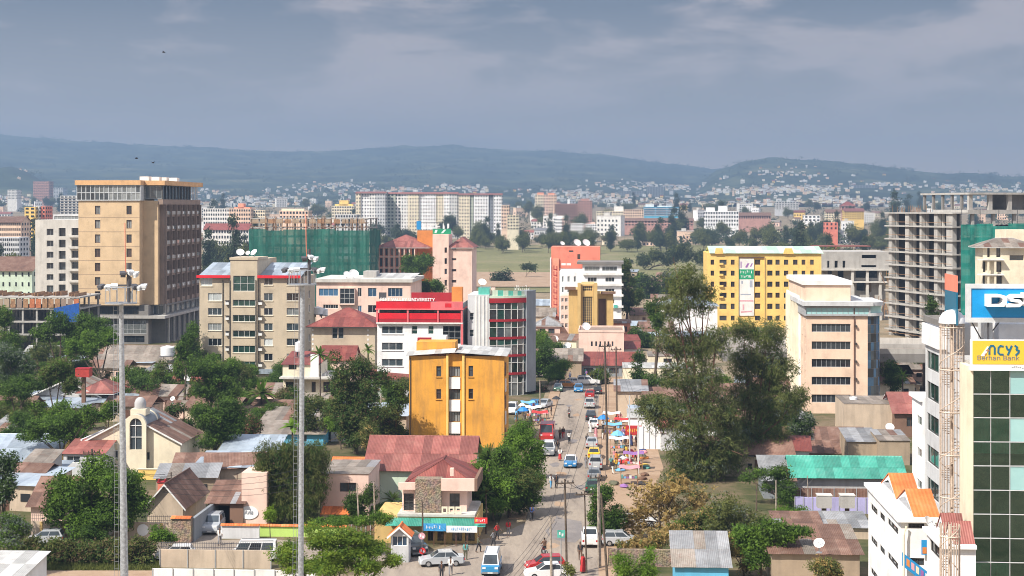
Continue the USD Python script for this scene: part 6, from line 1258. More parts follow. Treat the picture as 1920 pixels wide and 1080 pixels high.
# --- garden trees filling the yards, copies of four grown kinds
GT = {}
def garden(k, px, py, s, label, group, r):
    x, d = G(px, py); loc = (x, d, 0); sc = (s, s, s*r.uniform(.8,1.15))
    if k in GT: copy_of(GT[k], loc, r.uniform(0,6.3), sc, label, group); return
    rng = np.random.default_rng(300+k); t = thing('garden_tree' if k < 3 else 'garden_shrub', label, 'tree' if k < 3 else 'shrub', loc, 0, group, scale=sc)
    bl = [(rng.normal(0,1.3), rng.normal(0,1.3), rng.uniform(1.4,5.2) if k < 3 else rng.uniform(.7,1.6), rng.uniform(.9,1.7), rng.uniform(.9,1.7), rng.uniform(.8,1.4)) for _ in range(13)]
    mb = MB(); limbs(mb, rng, (0,0,-.2), bl, .16, .4, 4); put(t, 'trunk', mb, 'bark'); put(t, 'crown', leaves(rng, bl, 6500, .17), ('leaf_green','leaf_dark','leaf_olive','leaf_green')[k]); put(t, 'crown_sprays', leaves(rng, bl, 2600, .17), ('leaf_bright','leaf_green','leaf_dark','leaf_bright')[k]); GT[k] = t
r = random.Random(31)
for (a, c), (y0, y1), n, g, lb in (((0,150),(660,760),20,'trees of the gardens at the left','among the left houses'),((0,150),(805,850),8,'trees behind the cream arched house','left of the cream arched house'),((150,380),(680,770),18,'trees before the ochre house','below the tan tower'),((375,620),(715,835),26,'trees below the beige block','below the beige apartments'),((610,770),(760,830),14,'trees left of the ochre block','left of the ochre block'),((1010,1050),(640,720),5,'trees at the far left of the street','up the street at left'),((1190,1500),(640,860),22,'trees round the eucalyptus','round the eucalyptus foot'),((1420,1500),(940,1005),2,'bushes left of the teal roofed hall','left of the teal roof'),((1640,1740),(690,760),6,'trees under the flyover','under the flyover'),((885,1000),(880,985),8,'trees at the left edge of the street','at the left street edge'),((1290,1440),(1012,1050),5,'bushes behind the blue shed','behind the blue shed'),((470,760),(955,990),8,'bushes along the lime wall','along the lime wall')):
    its = sorted((r.uniform(a,c), r.uniform(y0,y1), r.choice([0,1,2,3,0]), r.uniform(.65,1.15)) for i in range(n))
    for i, (px, py, k, s) in enumerate(its): garden(k if 'lime' not in lb and 'blue' not in lb else 3, px, py, s*(.45 if 'lime' in lb or 'blue' in lb else 1), f"{('bright green','dark green','olive','low green')[k]} {'tree' if k < 3 else 'shrub'}, {nth(i, n)} of the greenery {lb}", g, r)
# --- woods of the far city that read as one mass
rng = np.random.default_rng(99); bl = []
for i in range(130): d = rng.uniform(1240,1500); px = rng.uniform(1175,1670); x = PX(px,d); w = rng.uniform(4,11); bl.append((x, d, float(terrain(x,d))+rng.uniform(2,5), w, w, rng.uniform(3,6.5)))
for i in range(420):
    d = 1500*(2950/1500)**rng.random(); px = rng.uniform(-40,1960); x = PX(px,d); w = rng.uniform(4,15); bl.append((x, d, float(terrain(x,d))+rng.uniform(1.5,4.5), w, w, rng.uniform(2.5,6)))
for i in range(160):
    d = rng.uniform(3000,4600); px = rng.uniform(-40,1960); x = PX(px,d); w = rng.uniform(15,60); bl.append((x, d, float(terrain(x,d))+3, w, w*.8, rng.uniform(5,10)))
put('/World', 'far_woods', leaves(rng, bl, 76000, 1.4, clump=12), 'leaf_far', label='dark belts of trees running through the far city below the hills', cat='woods', kind='stuff')
bl = []
for i in range(900):
    px = rng.uniform(-60,1980); b2 = rng.random() < .42 and px > 1330
    d = (5950 - abs(rng.normal(0,500))) if b2 else (8450 - abs(rng.normal(0,700)) if rng.random() < .6 else rng.uniform(4200,8000)); x = PX(px,d); w = rng.uniform(14,44); bl.append((x, d, float(terrain(x,d))+4, w, w*.7, rng.uniform(5,13)))
put('/World', 'ridge_woods', leaves(rng, bl, 42000, 3.4, clump=12), 'leaf_far', label='dark ragged woods along the crest and slopes of the far hills', cat='woods', kind='stuff')
MAT['stone_rubble'] = usdkit.material(stage, mpath('stone_rubble'), {'g': ('geometry', {}), 'v': ('voronoi_texture', {'scale': 5.5, 'feature': 'f1'}), 'r': ('rgb_ramp', {'ramp': [(.1,(.30,.23,.16)),(.5,(.25,.19,.135)),(.85,(.12,.095,.075))]}), 'n': ('noise_texture', {'scale': 1.5, 'detail': 5.0}), 'm': ('mix', {'mix_type': 'overlay', 'fac': .35}), 'bp': ('bump', {'strength': .7, 'distance': .1, 'invert': True}), 'p': ('principled_bsdf', {'roughness': .9})},
    [('g.position','v.vector'),('v.distance','r.fac'),('g.position','n.vector'),('r.color','m.color1'),('n.color','m.color2'),('m.color','p.base_color'),('v.distance','bp.height'),('bp.normal','p.normal')], surface='p.BSDF')
# ---------------------------------------------------------------- low houses of the foreground and middle ground
NO = st(pane='pane_dark', frame='frame_brown', nx=2, nz=1)
# cream house with the arched portal
b = house('villa', 'cream house with arched glass portal, grey vault and brown tin roof', 157, 338, 886, 827, 10, 'w_cream', ('gable', 3.4, 'rust', .35, 'y'), wins=[(211,223,812,822),(209,222,843,861),(268,281,847,863)])
u0, u1 = b.u(236), b.u(277); c = (u0+u1)/2; r = (u1-u0)/2; z0 = b.z(796)
ol = Polygon([(u0,0),(u1,0)]+[(c+r*math.cos(t), z0+r*math.sin(t)) for t in np.linspace(0, math.pi, 24)])
il = Polygon([(c-r*.5,3.2),(c+r*.62,3.2)]+[(c+r*.06+r*.56*math.cos(t), z0+r*.05+r*.62*math.sin(t)) for t in np.linspace(0, math.pi, 20)])
def stand(poly, y0, y1):
    m = MB().prism(poly, 0, y1-y0); m.v = [np.stack([v[:,0], y1-v[:,2], v[:,1]], 1) for v in m.v]; return m
put(b.p, 'portal_arch', stand(ol.difference(il), -.8, -.3), 'w_cream'); put(b.p, 'portal_window', stand(il, -.5, -.45), 'pane_dark')
put(b.p, 'portal_frame', MB().box(c-.03,c+.03,-.62,-.52,3.2,z0+r*.6).box(c-r*.5,c+r*.6,-.62,-.52,z0-.05,z0+.05).box(c-r*.5,c+r*.6,-.62,-.52,4.8,4.88), 'frame_white')
v1 = MB(); t = np.linspace(0, math.pi, 20); X = np.stack([c+r*1.0*np.cos(t)]*2); Y = np.array([[-.3]*20, [6.0]*20]); Z = np.stack([z0+r*.97*np.sin(t)]*2); put(b.p, 'vault_roof', gridmesh(X, Y, Z), 'w_slate', smooth=True)
put(b.p, 'vault_rib', stand(ol.difference(ol.buffer(-.45)), 4.4, 4.9), 'w_cream')
b.box('cupola_base', 'w_cream', c-1.0, c+1.0, .6, 2.6, z0+r*.8, z0+r+.55); put(b.p, 'cupola', MB().lathe([(.75,z0+r+.55),(.78,z0+r+1.3),(.6,z0+r+1.75),(.3,z0+r+2.0),(0,z0+r+2.05)], (c,1.6,0), 14), 'w_grey', smooth=45)
b.box('verge_band', 'w_bright', -.3, -.1, -.38, 9, b.z(829), b.z(823))
house('annex', 'pale blue annex with orange tin roof left of the cream arched house', 119, 194, 893, 850, 5, 'w_palegrey', ('shed', 1.1, 'red', .25), wins=[(125,150,855,868)], d=207)
b = Bld('garden_wall', 'yellow garden wall below the cream arched house', 'wall', 259, 342, 908, d=206); b.box('wall', 'w_lemon', 0, b.w, 0, .3, 0, b.z(880)); b.box('coping', 'w_cream', -.05, b.w+.05, -.08, .38, b.z(880)+.003, b.z(878.5))
# grey house and red tank
b = house('villa', 'blue grey house with white balcony under a reddish gabled roof', 66, 184, 776, 738, 10, 'w_palegrey', ('gable', 2.4, 'old', .9, 'y'), wins=[(75,98,741,756),(110,123,741,752),(149,171,741,753)], sty=st(pane='pane_dark', frame='frame_white', nx=2))
b.box('balcony_slab', 'concrete_pale', -.2, b.u(128), -1.3, -.003, b.z(769), b.z(766.5)); b.box('balcony_front', 'w_bright', -.15, b.u(126), -1.3, -1.2, b.z(766.5)+.003, b.z(758))
b.hip(b.u(150), b.u(214), -1, 8, b.z(735), 1.8, .4, 'red')
t = thing('tank_stand', 'red square tank on a brown post in front of the blue grey house', 'water tank', (PX(157,262), 262, 0)); put(t, 'post', MB().box(-.3,.3,-.3,.3,0,PZ(706,262)), 'w_brown'); z = PZ(706,262); put(t, 'tank_body', MB().box(-1.15,1.15,-1.0,1.0,z+.003,z+1.35), 'tank_red'); put(t, 'lid', MB().box(-1.2,1.2,-1.05,1.05,z+1.353,z+1.42), 'w_darkred')
Hs = [ # name,label,xl,xr,base,eave,depth,wall,roof,wins,d
 ('house','long ochre house under a weathered grey tin roof below the tan tower',168,332,705,674,10,'w_ochre',('gable',2.6,'old',1.0,'x'),[(185,198,679,688),(215,228,679,688),(250,262,680,690)],None),
 ('shed','white roofed shed with dark wall among trees at the left',44,98,680,664,9,'w_grey',('gable',1.6,'pale',.5,'x'),[(76,83,666,674)],None),
 ('house','beige house under a rust red ribbed roof at the left edge',-20,49,806,775,9,'w_plaster',('gable',2.2,'rust',.5,'x'),[(8,16,780,790)],None),
 ('shed','small orange walled shed beside the rust red roof at the left edge',49,72,806,778,5,'w_orange',('shed',.5,'rust',.2),[],252),
 ('house','low house with pale patched roof at the left edge',-20,42,832,808,8,'w_plaster',('shed',1.4,'grey',.4),[(3,12,812,822)],None),
 ('hall','long pale blue tin roofed hall at the left edge',-60,96,882,862,14,'w_lemon',('gable',2.5,'blue',.5,'x'),[],None),
 ('house','grey walled house with brown tin roof left of the fig tree',12,62,950,902,10,'w_grey',('shed',2.2,'old',.3),[],190),
 ('house','house with brown sloping roof behind the boundary wall left of the fig tree',58,118,985,945,9,'w_pink',('gable',2.3,'rust',.5,'x'),[(96,112,957,975)],178),
 ('house','rust roofed house with brick chimney right of the fig tree',276,343,985,945,10,'w_plaster',('gable',2.3,'rust',.4,'y'),[],None),
 ('house','house under a blue white tin roof right of the cream arched house',392,498,895,878,12,'w_slate',('shed',2.6,'blue',.4),[(452,470,881,888)],None),
 ('shed','narrow rust roofed lean-to below the blue white tin roof',384,466,912,893,5,'w_plaster',('shed',.9,'rust',.25),[],None),
 ('shed','flat brown tin roof in the yard left of the pink house wall',346,428,925,912,8,'w_plaster',('shed',.7,'old',.25),[],None),
 ('shed','small rusty roof with blue sheet beside the yard dish',400,457,945,930,6,'w_plaster',('shed',.8,'rust',.25),[(415,432,934,941)],None),
 ('shed','small teal roofed shed behind the mast among the trees',291,322,768,753,6,'w_mint',('shed',.7,'teal',.2),[],None),
 ('house','house with faded red roof behind the left mast',255,306,752,738,8,'w_plaster',('gable',2.0,'rust',.4,'x'),[],None),
 ('house','rusty roof patch left of the green tree mass',328,372,790,770,8,'w_plaster',('gable',1.8,'rust',.4,'x'),[],None),
 ('house','low maroon roof between teal shed and tree mass',290,336,757,745,7,'w_cream',('gable',1.3,'maroon',.4,'x'),[],275),
 ('house','flat grey brown roofed house with turquoise wall and banana plant',476,606,835,812,13,'w_blue',('shed',2.2,'old',.5),[(560,575,816,828)],None),
 ('house','red roofed low house behind the cream terrace house',600,662,690,674,8,'w_pink',('gable',2.4,'maroon',.4,'x'),[],315),
 ('house','mint green house under a broad faded red roof',702,786,925,905,4,'w_mint',('gable',2.6,'red',.5,'y'),[(716,730,908,918)],None),
 ('house','wide faded red roof behind the mint green gable',688,884,918,877,11,'w_mint',('gable',3.0,'red',.5,'x'),[],188.0),
 ('house','pink house with flat terrace behind the dark columnar bush',600,691,975,888,9,'w_pink',('shed',.15,'old',.1),[(637,668,905,922)],None),
 ('house','low orange roof in front of the pink terrace house',606,652,980,962,5,'w_pink',('shed',1.6,'tile',.3),[],None),
 ('house','orange ridge roof behind the pink terrace house',620,674,905,880,6,'w_cream',('gable',1.0,'tile',.3,'x'),[],195),
 ('house','green walled house under a big dark brown roof left of the mud houses',1482,1624,885,845,12,'w_green',('gable',2.6,'rust',.6,'x'),[],228),
 ('hall','grey hall under a bright teal green tin roof',1490,1690,932,889,7,'w_grey',('gable',1.7,'teal',.7,'x'),[],None),
 ('house','plain plastered block with roof tanks in front of the peach block',1583,1685,815,757,10,'w_plaster',('shed',.1,'old',.05),[],None),
 ('house','brown walled house under a faded red roof left of the striped block',1678,1740,820,772,10,'w_brown',('gable',2.4,'red',.5,'x'),[(1700,1716,782,800)],None),
 ('house','mud walled house with grey tin roof, left of the two behind the teal roof',1590,1650,865,828,8,'w_mud',('shed',.8,'grey',.2),[],None),
 ('house','mud walled house with flat roof, right of the two behind the teal roof',1650,1706,872,826,8,'w_mud',('shed',.4,'old',.15),[],None),
 ('shed','shed with grey lapped tin roof left of the teal roofed hall',1432,1490,935,900,7,'w_slate',('shed',1.8,'grey',.3),[(1440,1455,908,925)],None),
 ('shed','low hut under patched rust and grey tin sheets left of the tiled block',1455,1540,1012,985,5,'w_plaster',('shed',.5,'rust',.3),[],None),
 ('shed','low hut with pale grey tin roof holding the two concrete tanks',1520,1630,1010,988,6,'w_plaster',('shed',.5,'grey',.3),[],None),
 ('shed','brick walled shed under a rust red tin roof at the bottom right',1448,1612,1100,1036,8,'w_mud',('shed',1.0,'rust',.4),[],None),
 ('shed','sky blue shed under a pale grey tin roof at the bottom',1266,1366,1110,1060,6,'w_blue',('shed',1.8,'grey',.35),[],None),
 ('house','cream flat house behind the eucalyptus trees with dark barred window',1168,1300,735,690,10,'w_cream',('shed',.1,'pale',.1),[(1244,1260,693,706)],None),
 ('house','white upper storey house seen through the eucalyptus',1215,1310,720,668,10,'w_cream',('shed',.1,'old',.1),[(1244,1260,672,685)],325),
 ('shop','long low shop row under patched red roofs across the street end',1065,1196,705,683,9,'w_slate',('gable',2.2,'maroon',.4,'x'),[(1072,1088,690,700),(1095,1112,690,700),(1118,1134,690,700),(1142,1160,690,700),(1166,1184,690,700)],None),
 ('house','grey stone house with arch gable at the street end',1028,1090,708,675,9,'w_mud',('gable',2.0,'old',.4,'x'),[(1055,1066,684,696)],None),
 ('house','pale house with blue grey roof left of the lemon yellow block',1233,1345,628,573,12,'w_bright',('hip',2.2,'blue',.5),[(1240,1252,585,596),(1262,1274,585,596)],None),
 ('house','salmon balcony house beside the low pink hall',1150,1182,650,606,10,'w_salmon',('shed',.3,'rust',.3),[(1160,1176,612,622)],None),
 ('house','house with grey tin hip roof between the curved glass and coral buildings',1003,1050,655,610,9,'w_pink',('hip',2.0,'grey',.5),[(1012,1022,616,630),(1028,1040,616,630)],None),
 ('house','terracotta roofed low house behind the curved glass building',998,1040,640,592,9,'w_plaster',('gable',2.0,'old',.4,'x'),[],460),
 ('house','small house with pale roof behind the curved glass building',1000,1034,600,572,9,'w_cream',('gable',1.8,'blue',.4,'x'),[],560),
 ('wall_house','white walled yard building behind the market stalls',1178,1240,815,783,6,'w_bright',('shed',.6,'pale',.2),[],None),
 ('house','beige wall house by the street with lettered tin roof',1155,1212,785,733,8,'w_plaster',('shed',1.0,'grey',.4),[],None),
 ('house','pink ruin like house behind the eucalyptus trunks',1330,1395,790,745,9,'w_pink',('gable',1.8,'rust',.4,'x'),[],None),
 ('house','house with brown red roof right of the eucalyptus trunks',1395,1470,815,772,9,'w_plaster',('gable',2.0,'rust',.4,'x'),[(1420,1432,785,797)],None),
 ('house','pale wall house behind the eucalyptus base',1280,1345,850,800,9,'w_bright',('shed',1.2,'grey',.4),[],None),
 ('shed','grey sheet roofed shed in the eucalyptus shade',1360,1440,880,850,8,'w_lilac',('shed',1.2,'grey',.3),[],None),
]
for nm, lb, xl, xr, base, eave, dp, m, rf, wins, d in Hs: house(nm, lb, xl, xr, base, eave, dp, m, rf, wins, d=d, sty=NO, cat='shed' if nm == 'shed' else 'house')
# brick chimney of the rust roofed house
t = thing('chimney', 'red brick chimney standing on the rust roofed house right of the fig tree', 'chimney', (PX(304,182), 182, PZ(924,182))); put(t, 'stack', MB().box(-.42,.42,-.4,.4,0,1.2), 'w_coral'); put(t, 'cap', MB().box(-.5,.5,-.48,.48,1.203,1.3).box(-.4,-.3,-.4,.4,1.303,1.55).box(.3,.4,-.4,.4,1.303,1.55), 'w_darkred')
# cream terrace house
b = Bld('villa', 'cream two storey house with flat terrace and outdoor stair behind the centre mast', 'house', 530, 640, 775, d=266)
zm = b.z(709); W = b.w
b.block(0, b.u(596), 0, 9, zm+.3, b.z(683), 'w_cream', F=b.rects([(541,556)], [(679,693)], NO), cap=False); b.shed(0, b.u(598), 0, 9, b.z(683)+.02, b.z(668), .3, 'maroon')
b.block(b.u(583), b.u(598), -.4, -.003, zm+.3, b.z(664), 'w_bright', name='stair_head'); b.box('terrace_slab', 'concrete_pale', -.3, W+.5, -1.4, 10, zm, zm+.297)
b.block(0, W, .5, 9, 0, zm-.003, 'w_cream', F=b.rects([(536,550),(584,592),(606,634)], [(716,735)], st(pane='pane_dark', frame='frame_brown', nx=3, nz=1), .5)); b.box('balcony_slab', 'concrete_pale', b.u(575), W+.4, -1.6, .49, b.z(743), b.z(740))
for i in range(8): b.box('terrace_rail', 'frame_white', b.u(575)+i*.55, b.u(575)+i*.55+.06, -1.35, -1.3, zm+.3, zm+1.3)
tank('white tank on a post beside the cream terrace house', *b.world(b.u(551), 5, b.z(674)), .75, 1.7, legs=.9)
# corner house with stone pier and shop below
b = Bld('corner_house', 'street corner house with rubble stone pier, balcony and green shop awning', 'house', 745, 894, 1018)
W = b.w; z1 = b.z(967); z2 = b.z(921); D = 8
b.block(b.u(750), W-1.2, 1.6, D, z1+.2, z2, 'w_pink', F=b.rects([(757,776),(843,862)], [(925,957)], st(pane='pane_dark', frame='frame_dark', nx=2, nz=2), 1.6))
b.box('stone_pier', 'stone_rubble', b.u(777), b.u(826), .7, 2.4, z1+.203, b.z(900)); b.box('parapet', 'w_pink', b.u(745), b.u(777)-.01, .9, 1.2, z2+.003, z2+.75); b.box('parapet', 'w_pink', b.u(826)+.01, W-.3, .5, .8, z2+.003, z2+1.3); b.box('parapet', 'w_brown', W-.297, W, .5, D, z2+.003, z2+1.3)
b.box('terrace_floor', 'concrete_pale', b.u(745), W-.2, -.1, D, z1-.05, z1+.197); b.hip(b.u(757), b.u(880), 3, D+5, z2+.3, 2.0, .4, 'maroon')
for i in range(3): put(b.p, 'balustrade_block', stand(Polygon([(0,0),(.62,0),(.62,.75),(0,.75)]).difference(Polygon([(.16,.18),(.46,.18),(.46,.57),(.16,.57)])), .1, .25).xf(np.array([[1,0,0,b.u(826)+.1+.72*i],[0,1,0,0],[0,0,1,z1+.22],[0,0,0,1.]])), 'w_cream')
b.box('chimney', 'w_pink', b.u(840), b.u(847), 2, 2.6, z2+1.303, z2+2.1)
b.block(b.u(720)-1.0, W, 0, D, 0, z1-.053, 'w_ochre', F=b.rects([(802,812),(820,832),(848,866),(872,890)], [(996,1014)], st(pane='pane_brown', frame='frame_dark', nx=2, nz=1)))
b.planes([[(b.u(725),-1.5,z1-.75),(W+1.0,-1.5,z1-.75),(W+1.0,0,z1-.2),(b.u(725),0,z1-.2)]], 'teal', 1.2)
for i in range(6): b.box('awning_post', 'frame_brown', b.u(795)+i*1.15, b.u(795)+i*1.15+.08, -1.4, -1.32, 0, z1-.8)
plain('print_blue', (0.05,0.30,0.60), .6, var=.2); plain('print_red', (0.60,0.03,0.03), .6, var=.1)
for lb, p0, p1, y0, y1, m, tx in (('pale blue shop banner over the corner shop',796,839,975,989,'print_blue','SHOP'),('white shop banner right of the pale blue one',840,897,979,991,'w_bright','CAFE BAR'),('dark red shop board at the right end of the corner shop',892,916,963,974,'print_red','HOTEL')):
    t = thing('shop_banner', lb, 'banner', b.world(b.u(p0), -1.62, b.z(y1)), b.yaw); w = b.u(p1)-b.u(p0); h = b.z(y0)-b.z(y1); put(t, 'cloth', MB().box(0,w,0,.04,0,h), m)
    scribble(t, w*.15, -.003, h*.3, w*.7, h*.45, 'sign_white' if m != 'w_bright' else 'print_blue', len(tx))
put(t, 'printed_mark', MB().box(.1,.25,-.02,-.003,h*.3,h*.7), 'sign_yellow')
# guard kiosk
b = Bld('guard_kiosk', 'small guard kiosk with orange tiled roof and blue framed glass behind the acacia', 'kiosk', 733, 766, 1052, d=158)
zt = b.z(1000); b.block(0, b.w, 0, 1.7, 0, zt, 'w_palegrey', F=[(.12, b.w-.12, zt-1.25, zt-.25, st(pane='pane_blue', frame='frame_white', nx=3, nz=1))], Rr=[(.2,1.5,zt-1.25,zt-.25, st(pane='pane_blue', frame='frame_white'))], cap=False); b.gable(0, b.w, 0, 1.7, zt, .75, .35, 'tile', 'y', 'w_palegrey', pitch=.5)
# concrete tanks on posts
for i, (px, l) in enumerate(((1545,'left one of two square concrete tanks on dark posts over the tin hut'),(1588,'right one of two square concrete tanks on dark posts over the tin hut'))):
    d = 178; t = thing('concrete_tank', l, 'water tank', (PX(px,d), d, PZ(985,d)), YAW); zz = PZ(951,d)-PZ(985,d); put(t, 'tank_body', MB().box(-.78,.78,-.7,.7,zz+.003,zz+1.35), 'concrete'); put(t, 'lid', MB().box(-.84,.84,-.76,.76,zz+1.353,zz+1.45), 'concrete_pale')
    put(t, 'post', MB().box(-.2,.25,-.2,.2,-2,zz), 'w_brown')
for l, px, py, d, r, h, m in (('white tank on the plastered block, left one',1600,757,252,.6,1.0,'tank_white'),('white tank on the plastered block, right one',1666,753,252,.7,1.0,'tank_white'),('white round tank by the end of the grey tin roof',315,668,330,1.5,2.0,'tank_white'),('tall white tank on the roof behind the red hip roof',596,590,350,1.0,1.6,'tank_white'),('small white tank second on the roof behind the red hip roof',607,592,352,.9,1.5,'tank_white'),('white tank lying on the wide faded red roof',794,864,192,.9,1.1,'tank_white')): tank(l, PX(px,d), d, PZ(py,d)-.5, r, h, m)
for l, px, py, d, r in (('white dish in the yard left of the pink wall',386,910,200,.65),('dish leaning on the rusty roof at the bottom right',1536,1024,146,.5),('white dish on the plastered block foot before the peach block',1668,805,235,.65),('dish on a roof left of the green tree mass',352,712,270,.6),('small dish on the teal roofed shed',324,750,262,.4),('white dish on the white house left of the lemon block',1273,573,400,1.0),('pinkish dish on a roof beside the tan stepped office',1040,640,385,1.0),('white dish on the stone house at the street end',1064,650,380,.8),('dish at the balcony of the blue grey house',120,762,270,.4),('dish by the ochre house wall under the tan tower',298,697,318,.5),('second dish by the ochre house wall under the tan tower',247,697,318,.5)):
    dish(l, PX(px,d), d, PZ(py,d)-.6, r, R.uniform(-.6,.6), R.uniform(.8,1.1))
# fillers: small huts glimpsed between trees, copies of a few kinds
def hut(label, loc, rot, m, sh, w, dp, h, k, group):
    t = thing('hut', label, 'hut', loc, rot, group); put(t, 'wall', MB().box(-w/2,w/2,0,dp,-.3,h).box(-w/2,w/2,dp*.45,dp*.55,h,h+.01), m); put(t, 'door', MB().box(-.45,.45,-.05,-.003,0,2.0), 'frame_brown'); put(t, 'window', MB().box(w*.22,w*.36,-.05,-.003,1,1.8), 'backing0')
    n = max(2, int(w/1.2))
    for i in range(n):
        a, c = -w/2-.3+(w+.6)*i/n, -w/2-.3+(w+.6)*(i+1)/n+.03
        if k: put(t, 'roof_sheet', MB().slab([(a,-.4,h+.02*(i%2)),(c,-.4,h+.02*(i%2)),(c,dp/2,h+1.4),(a,dp/2,h+1.4)], .03), tin(sh,'x')); put(t, 'roof_sheet', MB().slab([(c,dp+.4,h),(a,dp+.4,h),(a,dp/2,h+1.39),(c,dp/2,h+1.39)], .03), tin(sh,'x'))
        else: put(t, 'roof_sheet', MB().slab([(a,-.4,h+.1+.02*(i%2)),(c,-.4,h+.1+.02*(i%2)),(c,dp+.4,h+1.0),(a,dp+.4,h+1.0)], .03), tin(sh,'x'))
    return t
hk = [('w_plaster','rust',8,6,2.6,1),('w_mud','grey',7,5,2.5,0),('w_cream','rust',9,7,2.8,1),('w_pink','old',8,6,2.6,1),('w_plaster','blue',8,6,2.6,0),('w_palegrey','maroon',9,6,3,1)]
hp = {}
RF = dict(rust='rust roofed', grey='grey tin roofed', old='brown tin roofed', blue='blue grey tin roofed', maroon='dark red roofed')
def put_hut(k, px, py, label, group, rot=0.0, s=1.0):
    x, d = G(px, py); loc = (x, d, 0)
    if k not in hp: hp[k] = hut(label, loc, YAW+rot, *hk[k], group)
    else: copy_of(hp[k], loc, YAW+rot, (s,s,s), label, group)
r = random.Random(77)
for (a, c), (y0, y1), n, g, lb in (((0,380),(690,800),22,'tin huts among the trees at the left','in the left gardens'),((380,760),(715,830),14,'tin huts among the trees below the beige block','below the beige apartments'),((1000,1060),(600,690),7,'tin roofs behind the curved glass building','behind the curved glass'),((1150,1340),(585,680),12,'tin roofs behind the great eucalyptus','behind the eucalyptus'),((1220,1480),(740,850),14,'tin huts in the eucalyptus shade','in the eucalyptus shade'),((1640,1760),(690,760),5,'tin huts below the flyover','below the flyover'),((345,470),(905,938),5,'tin huts behind the garage','behind the garage'),((-10,62),(880,962),3,'tin huts at the left edge','at the left edge'),((1335,1455),(885,935),5,'tin huts left of the teal roofed hall','left of the teal roof'),((1170,1480),(500,600),10,'tin roofs near the lemon block','near the lemon block')):
    its = sorted((r.uniform(a,c), r.uniform(y0,y1), r.randrange(6), r.uniform(-.25,.25), r.uniform(.8,1.15)) for i in range(n))
    for i, (px, py, k, ro, s) in enumerate(its): put_hut(k, px, py, f'{RF[hk[k][1]]} hut, {nth(i, n)} of the huts {lb}', g, ro, s)
# ---------------------------------------------------------------- streets, yards, walls
import manifold3d
from manifold3d import Manifold
blend('road', [(0.14,0.118,0.098),(0.24,0.20,0.165),(0.31,0.26,0.21),(0.20,0.17,0.14)], .35, bump=.2, stretch=(1,.16,1), pos=[.3,.42,.58,.75]); blend('dirt_red', [(0.26,0.17,0.11),(0.33,0.23,0.155),(0.38,0.28,0.20)], .25, bump=.3); blend('mud_grey', [(0.15,0.135,0.13),(0.20,0.18,0.17),(0.25,0.22,0.20)], .4, rough=.6, bump=.2)
blend('grass_field', [(0.12,0.115,0.05),(0.17,0.165,0.07),(0.22,0.19,0.10),(0.30,0.24,0.16)], .012, bump=.2, pos=[.3,.5,.62,.75]); blend('grass_green', [(0.05,0.075,0.02),(0.09,0.12,0.03),(0.17,0.15,0.07)], .3, bump=.5); blend('yard_green', [(0.035,0.045,0.018),(0.07,0.075,0.03),(0.15,0.115,0.07),(0.21,0.16,0.11)], .09, bump=.6)
def sheetmesh(name, pts, z, mat, label, cat):
    m = MB().prism(Polygon(pts), z-.004, z); put('/World', name, m, mat, label=label, cat=cat, kind='structure')
def edge(o, d): return (sx(d)+o, d)
sheetmesh('yards', [(-110,150),(-17,150)]+[edge(-6.5,d) for d in (175,330)]+[(-20,420),(-150,420)], .006, 'yard_green', 'green and brown yards between the low houses on the left', 'ground')
sheetmesh('yards', [edge(13,172), edge(12,330), (60,330), (70,190), (40,150), (10,150)], .006, 'yard_green', 'overgrown yards under the trees right of the street', 'ground')
sheetmesh('market_ground', [edge(3.5,150)]+[edge(3.5,330), edge(11,330), edge(13,215), edge(9,180), edge(6,150)], .014, 'dirt_red', 'reddish dusty market ground along the right of the street', 'ground')
sheetmesh('street', [edge(-3.6,d) for d in (330,200,178)]+[G(930,1006),G(850,1022),G(760,1048),(-22,138),edge(5.0,138),edge(4.4,172),edge(3.7,200),edge(3.8,330)], .022, 'road', 'dusty grey tan street running away up the middle', 'street')
sheetmesh('cross_street', [edge(-22,331), edge(30,331), edge(30,352), edge(-22,352)], .02, 'road', 'cross street at the far end of the main street', 'street')
sheetmesh('mud_patch', [G(1022,995),G(1040,980),G(1062,973),G(1090,978),G(1094,1005),G(1078,1018),G(1050,1015),G(1030,1008)], .030, 'mud_grey', 'grey patch of dug up ground at the right edge of the street', 'ground')
sheetmesh('lane', [G(230,1019),G(500,1010),G(720,1030),G(730,1052),G(300,1046),G(230,1035)], .012, 'road', 'dusty side lane along the boundary walls at the left', 'lane'); sheetmesh('driveway', [G(362,1018),G(412,1018),G(415,985),G(392,985)], .018, 'road', 'short driveway between the stone pier and the tiled wall', 'driveway')
for i in range(16):
    d = 158+10.4*i+R.uniform(-3,3); o = R.uniform(-2.8,2.6); pts = [edge(o+R.uniform(.4,1.0)*math.cos(t), d+R.uniform(1.0,2.6)*math.sin(t)) for t in np.linspace(0,5.7,9)]
    sheetmesh('road_patch', pts, .026, ('mud_grey','dirt_red')[i % 2], ('worn grey','sandy brown')[i % 2]+f' patch on the street, {ORD[i-1] if i else "first"} up the street from the bottom', 'road patch')
put('/World', 'pavement', MB().prism(Polygon([edge(-5.6,180),edge(-3.7,180),edge(-3.7,326),edge(-5.6,326)]), 0, .13), 'dirt_red', label='raised pavement along the left side of the street', cat='pavement', kind='structure')
def fieldsheet(name, pxs, ds, z, mat, label):
    a, c = pxs; d = np.linspace(*ds, 40); u = np.linspace(0, 1, 40); X = PX(a+(c-a)*u[None,:]+14*np.sin(d*.03)[:,None], d[:,None]); Y = np.repeat(d[:,None], 40, 1); put('/World', name, gridmesh(X, Y, terrain(X,Y)+z+.25*meshkit.noise(np.stack([X*.03,Y*.03,0*X],-1))), mat, label=label, cat='field', kind='structure')
